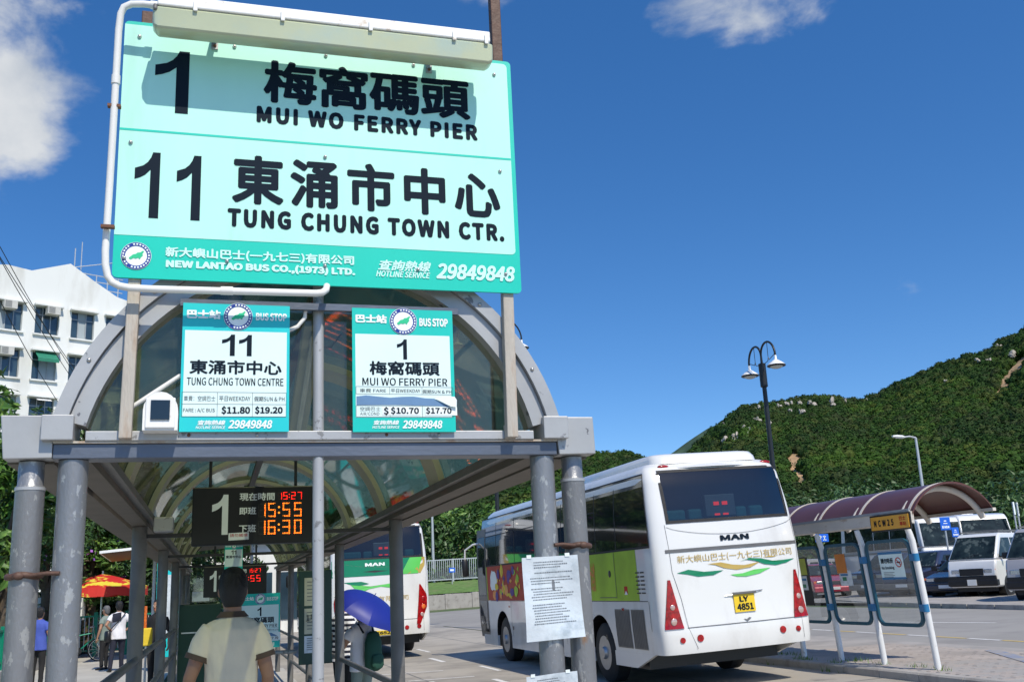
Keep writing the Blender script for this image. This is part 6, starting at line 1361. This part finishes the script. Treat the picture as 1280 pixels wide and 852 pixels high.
# hedge that closes the left side
for k, (px, py, D, w, h) in enumerate([(30, 770, 39, 3.0, 1.2), (95, 772, 40, 3.0, 1.1), (150, 765, 41, 3.0, 1.3), (215, 760, 42, 2.6, 1.4)]):
    px_tree('shrub', ['dark shrub behind the fence at the far left', 'dark shrub behind the bicycle and parasol pole', 'dark shrub behind the man with the shoulder bag', 'dark shrub between the left shelter poles'][k], px, py, D, w, h, 3000, .12, K['leafdark'], seed=60+k, trunk=False, group='shrubs behind the green fence', lobes=9)
p = at(56, 738, Y=37.5); t = thing('stall', 'low white stall wall behind the fence between the front left pipes', 'stall', (p.x, 37.5, 0)); obj('wall', M().box(p.x-1.2, p.x+1.2, 37.5, 38.5, 1.2, 2.0), K['bldg'], t); obj('base', M().box(p.x-1.2, p.x+1.2, 37.55, 38.5, 0, 1.2), K['darkmetal'], t)
# background at the end of the shelter
t = thing('shop_front', 'pale shop front closing the view at the far end of the queue shelter', 'building', (.6, 50, 0))
obj('wall', M().box(-1.8, 4.6, 50, 56, 0, 4.2), K['bldg'], t); obj('roof', M().box(-2.1, 4.9, 49.6, 56.2, 4.202, 4.4), K['steel_dark'], t)
for k in range(4): w_ = obj('window', M().box(-1.5+k*1.5, -.3+k*1.5, 49.95, 49.99, .6, 2.8), K['winglass'], t); obj('frame', M().box(-1.56+k*1.5, -1.502+k*1.5, 49.93, 49.99, .5, 2.9), K['winframe'], w_)
t = thing('service_board', 'dark green ticket cabinet with pale panels behind the man in beige', 'cabinet', (-.2, 16.2, 0))
obj('cabinet', M().box(-.48, .12, 16.2, 16.6, .05, 1.62), K['cabinet'], t, bevel=.01); obj('panel', M().box(-.44, .08, 16.18, 16.198, 1.64, 2.05), K['clear'], t); obj('leaflet', M().box(-.30, -.05, 16.17, 16.179, 1.66, 1.80), K['paper'], t); obj('drawer_line', M().box(-.44, .08, 16.19, 16.199, 1.2, 1.22), K['paper'], t)

# weeds at the island kerb
rw = random.Random(9)
for k in range(16):
    y = rw.uniform(12.3, 17.5); x = rw.choice((KX+.22, KX+.02, 10.1))+rw.uniform(-.05, .1); m = M()
    for _ in range(26): a = rw.uniform(0, 6.28); h = rw.uniform(.03, .11); bx_, by_ = x+rw.gauss(0, .06), y+rw.gauss(0, .12); z = gz(x)+(.10 if x > KX+.1 else 0); d = Vector((cos(a), sin(a), 0)); m.add([(bx_-d.y*.008, by_+d.x*.008, z), (bx_+d.y*.008, by_-d.x*.008, z), (bx_+d.x*h*.6, by_+d.y*h*.6, z+h)], [(0, 1, 2)])
    o = obj('weed', m, K['grass'], recalc=False); tag(o, 'tuft of weeds in the joint of the island kerb below the small shelter', 'weed', 'weeds along the island kerb'); o['kind'] = 'stuff'
# ================================================================ PEOPLE
from mathutils import noise as MN
def folds(o, amp, k):
    me = o.data
    nn = [v.normal.copy() for v in me.vertices]
    for v, vn in zip(me.vertices, nn):
        c = v.co.copy(); f = MN.noise((c.x*9*k+c.z*2, c.y*9*k, c.z*3.2*k+c.x*2.5))+.5*MN.noise((c.x*20*k, c.y*20*k, c.z*9*k+c.x*8)); v.co = c+vn*f*amp
    me.update()
def remeshed(name, m, mt, parent, vox, smooth_it=4, label=None):
    o = obj(name, m, mt, parent); r = o.modifiers.new('r', 'REMESH'); r.mode = 'VOXEL'; r.voxel_size = vox
    s = o.modifiers.new('s', 'SMOOTH'); s.factor = .6; s.iterations = smooth_it; applied(o); o.data.shade_smooth()
    if not o.data.materials: o.data.materials.append(mt)
    else: o.data.materials[0] = mt
    if label: o['label'] = label
    return o
def ell(c, rx, ry, n=20, tilt=0): return [(c[0]+rx*cos(2*pi*k/n), c[1]+ry*sin(2*pi*k/n), c[2]+tilt*sin(2*pi*k/n)) for k in range(n)]
def person(label, loc, rz, H, shirt, trousers, hair, arms, opts={}, vox=.012, legs=((.0, .0), (.0, .0)), grp=None):
    """local frame: x right, y forward (the way the person faces); arms = [(elbow, wrist)] left, right; z given for a 1.75 m figure"""
    t = thing('person', label, 'person', loc, rz, group=grp); k = H/1.75; mw = WM[t]
    W = lambda p: mw @ (Vector(p)*k)
    def add(m, pts, rad, n=14): return m.tube([W(p) for p in pts], [(r if isinstance(r, (int, float)) else r[0])*k if isinstance(r, (int, float)) else (r[0]*k, r[1]*k) for r in rad], n)
    def loftE(m, rings): return m.loft([[tuple(W(q)) for q in ell(c, rx, ry, 24)] for c, rx, ry in rings])
    hx, hy = opts.get('head', (0, .01)); lean = opts.get('lean', 0)
    L = lambda z: lean*max(0, z-.95)/.8
    bw = opts.get('wide', 1.0)
    b = M()
    hz = 1.625
    loftE(b, [((hx, hy+L(hz)+dy, z), rx, ry) for z, rx, ry, dy in ((1.50, .035, .045, .02), (1.53, .055, .075, .015), (1.57, .068, .090, .005), (1.62, .076, .098, 0), (1.67, .077, .098, -.005), (1.71, .068, .086, -.008), (1.74, .045, .055, -.01), (1.75, .02, .025, -.01))])
    add(b, [(hx*.3, L(1.42)-.01, 1.40), (hx*.7, L(1.5)-.005, 1.48), (hx, hy+L(1.56)-.01, 1.56)], [.062, .056, .054])
    for s in (-1, 1): b.ball(W((hx+s*.079, hy+L(hz)-.005, 1.615)), .012*k, .018*k, .030*k, 8, 6)
    b.ball(W((hx, hy+L(hz)+.104, 1.605)), .014*k, .018*k, .024*k, 8, 6); b.ball(W((hx, hy+L(hz)+.085, 1.565)), .026*k, .014*k, .010*k, 8, 6)
    loftE(b, [((0, L(z), z), rx*bw, ry) for z, rx, ry in ((.90, .155, .105), (1.0, .150, .10), (1.15, .14, .095), (1.30, .165, .105), (1.40, .165, .10), (1.45, .10, .07))])
    sh_ = M(); sl = opts.get('sleeve', .55)
    loftE(sh_, [((0, L(z)+dy, z), rx*bw, ry) for z, rx, ry, dy in ((opts.get('hem', .80), .205, .150, 0), (.86, .200, .145, 0), (.98, .190, .138, 0), (1.10, .183, .130, 0), (1.22, .186, .130, -.005), (1.32, .198, .130, -.01), (1.39, .198, .118, -.012), (1.435, .165, .095, -.01), (1.465, .10, .075, -.008), (1.485, .074, .066, -.005))])
    trims = []
    for s, (el, wr, cu) in zip((-1, 1), arms):
        S0 = Vector((s*.165*bw, L(1.4)-.01, 1.395)); E_ = Vector(el); Wr = Vector(wr)
        add(b, [S0, S0*.5+E_*.5, E_, E_*.5+Wr*.5, Wr], [.050, .047, .038, .035, .025])
        # hand with palm, four fingers, thumb
        d = (Wr-E_).normalized(); side_ = d.cross(Vector((0, 0, 1))) if abs(d.z) < .9 else Vector((0, 1, 0)); side_.normalize(); nrm = d.cross(side_).normalized()
        add(b, [Wr-d*.01, Wr+d*.04, Wr+d*.085], [(.024, .018), (.034, .016), (.036, .014)], 10)
        for q, (o_, ln) in enumerate(((-.027, .062), (-.009, .075), (.009, .070), (.026, .055))):
            p0 = Wr+d*.08+side_*o_; add(b, [p0, p0+d*ln*.5+nrm*cu*.010, p0+d*ln*.85+nrm*cu*.030], [.0095, .009, .0075], 8)
        p0 = Wr+d*.03-side_*.03; add(b, [p0, p0+d*.03-side_*.022, p0+d*.062-side_*.026+nrm*.01], [.012, .0105, .009], 8)
        m_ = S0*(1-sl)+E_*sl if sl <= 1 else E_*(2-sl)+Wr*(sl-1)
        path = [S0+Vector((-s*.03, 0, -.01)), S0*.6+m_*.4+Vector((0, 0, -.004)), m_]
        if sl > 1: path = [S0, S0*.5+E_*.5, E_, m_]
        rr_ = [.075, .074, .072] if sl <= 1 else [.07, .062, .055, .048]
        add(sh_, path, rr_, 16); trims.append((path[-2], path[-1], rr_[-1]))
    tr = M(); pelvis = [((0, L(z), z), rx*bw, ry) for z, rx, ry in ((.80, .165, .12), (.88, .168, .125), (.96, .158, .115), (1.02, .15, .105))]; loftE(tr, pelvis)
    feet = []
    for s, (kx, ky) in zip((-1, 1), legs):
        hip = Vector((s*.09, L(.85), .86)); kn = Vector((s*.10+kx*.5, .02+ky*.55, .48)); an = Vector((s*.10+kx, ky, .075)); cut = opts.get('shorts')
        pts = [hip, (hip+kn)/2, kn, (kn+an)/2, an]; rad = [.098, .085, .066, .060, .056]
        if cut: pts = pts[:3]; rad = [.10, .09, .085]; 
        add(tr, pts, rad, 16); add(b, [hip, (hip+kn)/2, kn, (kn*.55+an*.45), an], [.085, .072, .052, .052, .036]); feet.append((an, s))
    for an, s in feet: add(b, [an+Vector((0, -.03, -.035)), an+Vector((0, .06, -.045)), an+Vector((0, .15, -.055))], [(.036, .035), (.040, .026), (.034, .016)], 10)
    body = remeshed('body', b, K['skin'], t, vox*.55*k, 2); folds(remeshed('shirt', sh_, shirt, t, vox*.75, 6), .010, 1); folds(remeshed('trousers', tr, trousers, t, vox, 5), .008, 1)
    for an, s in feet:
        sm_ = M(); add(sm_, [an+Vector((0, -.06, -.045)), an+Vector((0, -.02, -.035)), an+Vector((0, .07, -.042)), an+Vector((0, .15, -.052)), an+Vector((0, .19, -.060))], [(.030, .025), (.046, .042), (.048, .034), (.046, .025), (.025, .014)], 12); obj('shoe', sm_, K['black'] if not opts.get('shoe') else K[opts['shoe']], t, smooth=60)
    for s in (-1, 1):
        e = obj('eye', M().ball(W((hx+s*.032, hy+L(hz)+.090, 1.635)), .013*k, .010*k, .009*k, 10, 6), K['white'], body, smooth=60); obj('pupil', M().ball(W((hx+s*.032, hy+L(hz)+.0985, 1.635)), .006*k, .004*k, .006*k, 8, 6), K['black'], body, smooth=60)
    obj('mouth', M().ball(W((hx, hy+L(hz)+.098, 1.564)), .020*k, .005*k, .004*k, 8, 6), K['redprint'], body, smooth=60)
    hm = M(); hl = opts.get('hairlen', 0)
    rings = [((hx, hy+L(hz)-.022, 1.755), .04, .05), ((hx, hy+L(hz)-.018, 1.775), .02, .03)]
    rg = [(1.525-hl, .052, .040, -.055), (1.56-hl*.6, .074, .060, -.045), (1.60, .086, .078, -.034), (1.65, .092, .092, -.024), (1.69, .090, .098, -.016), (1.725, .078, .088, -.014), (1.752, .055, .062, -.016), (1.765, .025, .03, -.016)]
    loftE(hm, [((hx, hy+L(hz)+dy, z), rx*opts.get('hairw', 1), ry) for z, rx, ry, dy in rg]); ho = remeshed('hair', hm, hair, t, vox*.6, 3)
    if opts.get('strands'):
        rs = random.Random(3); st_ = M(); hc = Vector((hx, hy+L(hz)-.02, 1.665))
        for _ in range(1500):
            th = rs.uniform(0, 2*pi); ph = math.acos(rs.uniform(-.75, 1)); d = Vector((sin(ph)*cos(th), sin(ph)*sin(th), cos(ph)))
            if d.y > .45 and d.z < .35: continue
            w_ = opts.get('hairw', 1); p0 = hc+Vector((d.x*.088*w_, d.y*.094, d.z*.100)); down = Vector((d.x*.35, d.y*.35-.1, -1)); tg_ = (down-d*down.dot(d)).normalized(); p1 = p0+tg_*rs.uniform(.02, .045)+d*rs.uniform(.002, .012); sd_ = d.cross(tg_)*rs.uniform(.0012, .0028)
            st_.add([W(p0-sd_), W(p0+sd_), W(p1)], [(0, 1, 2)])
        ho2 = obj('hair_strands', st_, hair, ho, recalc=False, stuff=True)
    if opts.get('trim'):
        for a, e_, r in trims:
            d = (Vector(e_)-Vector(a)).normalized(); obj('sleeve_trim', M().tube([W(Vector(e_)-d*.028), W(Vector(e_)+d*.004)], [(r+.0015)*k, (r+.0022)*k], 24, caps=False), opts['trim'], t, smooth=60)
        obj('collar_trim', M().loft([[tuple(W(q)) for q in ell((0, L(z)-.006, z), rx, rx*.9, 28)] for z, rx in ((1.466, .099), (1.490, .077), (1.500, .070))], caps=False), opts['trim'], t, smooth=60)
    return t, W, k
def cloth(n, c, bump=.35, sc=9): return mat(n, c, .85, 0, .06, 5, bump, sc)
K['beige'] = cloth('beige cotton', (.80, .70, .52), .5, 7); K['browntrim'] = cloth('brown trim', (.10, .065, .045)); K['navy'] = cloth('navy cloth', (.015, .018, .035)); K['khaki'] = cloth('grey green cloth', (.20, .25, .22), .5, 8); K['whitecloth'] = cloth('white cotton', (.74, .73, .76), .5, 8); K['bluecloth'] = cloth('blue cloth', (.06, .10, .42)); K['blackcloth'] = cloth('black cloth', (.015, .015, .016)); K['yellowcloth'] = cloth('yellow cloth', (.75, .55, .04)); K['darkskinhair'] = K['hair']
def stripes():
    m = bpy.data.materials.new('black and white stripes'); m.use_nodes = True; nt = m.node_tree; N = nt.nodes; L = nt.links; p = N['Principled BSDF']; p.inputs['Roughness'].default_value = .85
    tc = N.new('ShaderNodeTexCoord'); sp = N.new('ShaderNodeSeparateXYZ'); L.new(tc.outputs['Object'], sp.inputs[0]); a = N.new('ShaderNodeMath'); a.operation = 'MULTIPLY'; a.inputs[1].default_value = 14.5; L.new(sp.outputs['Z'], a.inputs[0]); f = N.new('ShaderNodeMath'); f.operation = 'FRACT'; L.new(a.outputs[0], f.inputs[0])
    g = N.new('ShaderNodeMath'); g.operation = 'GREATER_THAN'; g.inputs[1].default_value = .5; L.new(f.outputs[0], g.inputs[0]); mx = N.new('ShaderNodeMixRGB'); mx.inputs[1].default_value = (.012, .014, .03, 1); mx.inputs[2].default_value = (.72, .72, .72, 1); L.new(g.outputs[0], mx.inputs[0]); L.new(mx.outputs[0], p.inputs['Base Color']); return m
K['stripes'] = stripes()
ARM = lambda s, dx=.05: ((s*(.235+dx), -.03, 1.12), (s*(.25+dx), .04, .88), 1.0)
# man in beige, seen from behind
person('man seen from behind in a beige T-shirt with brown trims, under the displays', (at(291, 745, Y=6.75).x, 6.75, .05), RAD(3), 1.81, K['beige'], K['navy'], K['hair'],
       [((-.240, -.02, 1.125), (-.262, .08, .89), 1.0), ((.215, -.02, 1.115), (.215, .08, .87), 1.0)], dict(trim=K['browntrim'], wide=.86, sleeve=.62, hairw=.95, strands=1), vox=.010)
# woman with blue umbrella
p = at(452, 800, Y=13.3)
t, W, k = person('person in white top and grey green trousers with a green backpack under the umbrella', (p.x, 13.3, 0), RAD(35), 1.55, K['whitecloth'], K['khaki'], K['hair'],
       [((-.26, .10, 1.15), (-.15, .26, 1.25), 2.0), ((.24, .12, 1.16), (.14, .28, 1.28), 2.0)], dict(sleeve=.6, hairw=1.1, hairlen=.02), vox=.013)
pw = (p.x, 13.3)
t = thing('backpack', 'dark green backpack on the back of the person under the blue umbrella', 'bag', (p.x, 13.2, .9))
m = M(); q = lambda x, y, z: W((x, y, z)); m.loft([[tuple(q(.02+rx*cos(a), -.22+ry*sin(a), z)) for a in [2*pi*i/16 for i in range(16)]] for z, rx, ry in ((.80, .08, .05), (.83, .14, .08), (1.0, .155, .095), (1.2, .145, .085), (1.32, .10, .06), (1.35, .05, .03))])
K['packgreen'] = cloth('dark green nylon', (.012, .07, .045)); obj('sack', m, K['packgreen'], t, smooth=60)
obj('pocket', M().loft([[tuple(q(.02+rx*cos(a), -.315+ry*sin(a), z)) for a in [2*pi*i/14 for i in range(14)]] for z, rx, ry in ((.84, .08, .02), (.88, .11, .035), (1.0, .11, .035), (1.03, .07, .02))]), K['packgreen'], t, smooth=60)
for s in (-1, 1): obj('strap', M().tube([q(s*.10, -.15, 1.33), q(s*.12, -.06, 1.45), q(s*.13, .09, 1.40), q(s*.13, .12, 1.2)], .014, 6), K['black'], t, smooth=60)
# umbrella: canopy tilted so its dome faces up and to the right
tip = at(437, 728, Y=13.0); hub = at(455, 765, Y=13.25)
U0 = at(447, 741, Y=13.05); ax = Vector((.42, -.35, .83)).normalized(); R = .45
t = thing('umbrella', 'deep blue umbrella tilted over the person in the white top', 'umbrella', tuple(U0))
cu = at(459, 762, Y=13.0)+ax*.0; e1 = ax.orthogonal().normalized(); e2 = ax.cross(e1)
apex = cu+ax*.14
def dome(a, v): rr_ = R*sin(v*1.25)/sin(1.25); hh = .20*(1-(v**2.0)); sc_ = 1-.045*v*(abs(cos(a*4))**.7)*-1 if False else 1-.05*v*v*abs(sin(a*4)); return cu+(e1*cos(a)+e2*sin(a))*rr_*sc_+ax*(hh-.02)
K['umb'] = mat('blue umbrella cloth', (.010, .022, .24), .5, 0, .06, 3)
for s in range(8): obj('canopy_panel', M().grid(lambda u, v: dome(2*pi*(s+u)/8, v), 5, 8), K['umb'], t, smooth=60, recalc=False)
for s in range(8): obj('rib', M().tube([dome(2*pi*s/8, v/6)-ax*.006 for v in range(7)], .003, 4), K['chrome'], t)
hand = W((0.0, .30, 1.30)); obj('shaft', M().cyl(cu+ax*.24, hand-(cu+ax*.2-hand).normalized()*.12, .006, n=6), K['chrome'], t)
obj('handle', M().tube([hand-(cu-hand).normalized()*.12, hand-(cu-hand).normalized()*.02], .013, 8), K['black'], t)
# person in stripes
p = at(429, 800, Y=14.2)
person('grey haired person in a black and white striped top facing the blue umbrella', (p.x, 14.2, 0), RAD(-60), 1.68, K['stripes'], K['blackcloth'], K['greyhair'], [((-.24, .02, 1.12), (-.20, .2, 1.0), 1.5), ((.24, .02, 1.12), (.20, .2, 1.0), 1.5)], dict(sleeve=.65), vox=.014)
# man with shoulder bag at left
p = at(148, 790, Y=27.5)
t, W, k = person('man in a white shirt and dark trousers with hands on hips on the left pavement', (p.x, 27.5, .06), RAD(18), 1.68, K['whitecloth'], K['navy'], K['hair'], [((-.34, -.10, 1.16), (-.19, -.02, 1.02), 1.5), ((.34, -.10, 1.16), (.19, -.02, 1.02), 1.5)], dict(sleeve=.6, lean=.04), vox=.016, legs=((-.08, -.05), (.04, .12)))
tb = thing('shoulder_bag', 'dark shoulder bag hanging at the left hip of the man in white', 'bag', (p.x-.2, 27.4, .8)); obj('bag', M().loft([[tuple(W((-.27+rx*cos(a), -.03+ry*sin(a), z))) for a in [2*pi*i/12 for i in range(12)]] for z, rx, ry in ((.74, .07, .12), (.78, .085, .15), (.98, .08, .14), (1.02, .05, .11))]), K['black'], tb, smooth=50)
obj('strap', M().tube([W((-.25, -.05, 1.0)), W((-.14, -.155, 1.15)), W((.02, -.165, 1.32)), W((.13, -.11, 1.44)), W((.12, .02, 1.47))], .012, 6), K['black'], tb, smooth=60)
obj('jacket', M().grid(lambda u, v: W((-.20+.22*u, -.150-.03*sin(pi*u)*sin(pi*v), 1.22+.22*v+.04*u)), 6, 6), K['navy'], tb, smooth=60, recalc=False)
p = at(132, 785, Y=28.6); person('grey haired person half hidden behind the man in white', (p.x, 28.6, .06), RAD(60), 1.58, K['khaki'], K['blackcloth'], K['greyhair'], [ARM(-1), ARM(1)], {}, vox=.018)
p = at(49, 790, Y=24); person('person in a bright blue shirt between the two front left pipes', (p.x, 24, .06), RAD(-20), 1.62, K['bluecloth'], K['blackcloth'], K['hair'], [ARM(-1, .02), ARM(1, .02)], dict(sleeve=.6), vox=.018)
p = at(196, 790, Y=21); person('person in dark clothes behind the third left shelter pole', (p.x, 21, .06), RAD(150), 1.66, K['blackcloth'], K['blackcloth'], K['hair'], [ARM(-1), ARM(1)], dict(sleeve=1.4), vox=.018)
p = at(183, 785, Y=19); t = thing('yellow_sign_board', 'yellow and orange object behind the second left pole', 'bag', (p.x, 19, 1.0)); obj('panel', M().box(p.x-.06, p.x+.10, 19, 19.1, .95, 1.25), K['yellowcloth'], t, bevel=.02); obj('handle', M().cyl((p.x-.03, 19.05, 1.25), (p.x-.03, 19.05, 1.62), .03, n=8), K['amber'], t); obj('stand', M().cyl((p.x, 19.05, .06), (p.x, 19.05, .95), .02, n=8), K['galv'], t)

# the hill forests get their scattering last (keeps the script quick)
for o, grp in LATE:
    md = o.modifiers.new('scatter', 'NODES'); md.node_group = grp
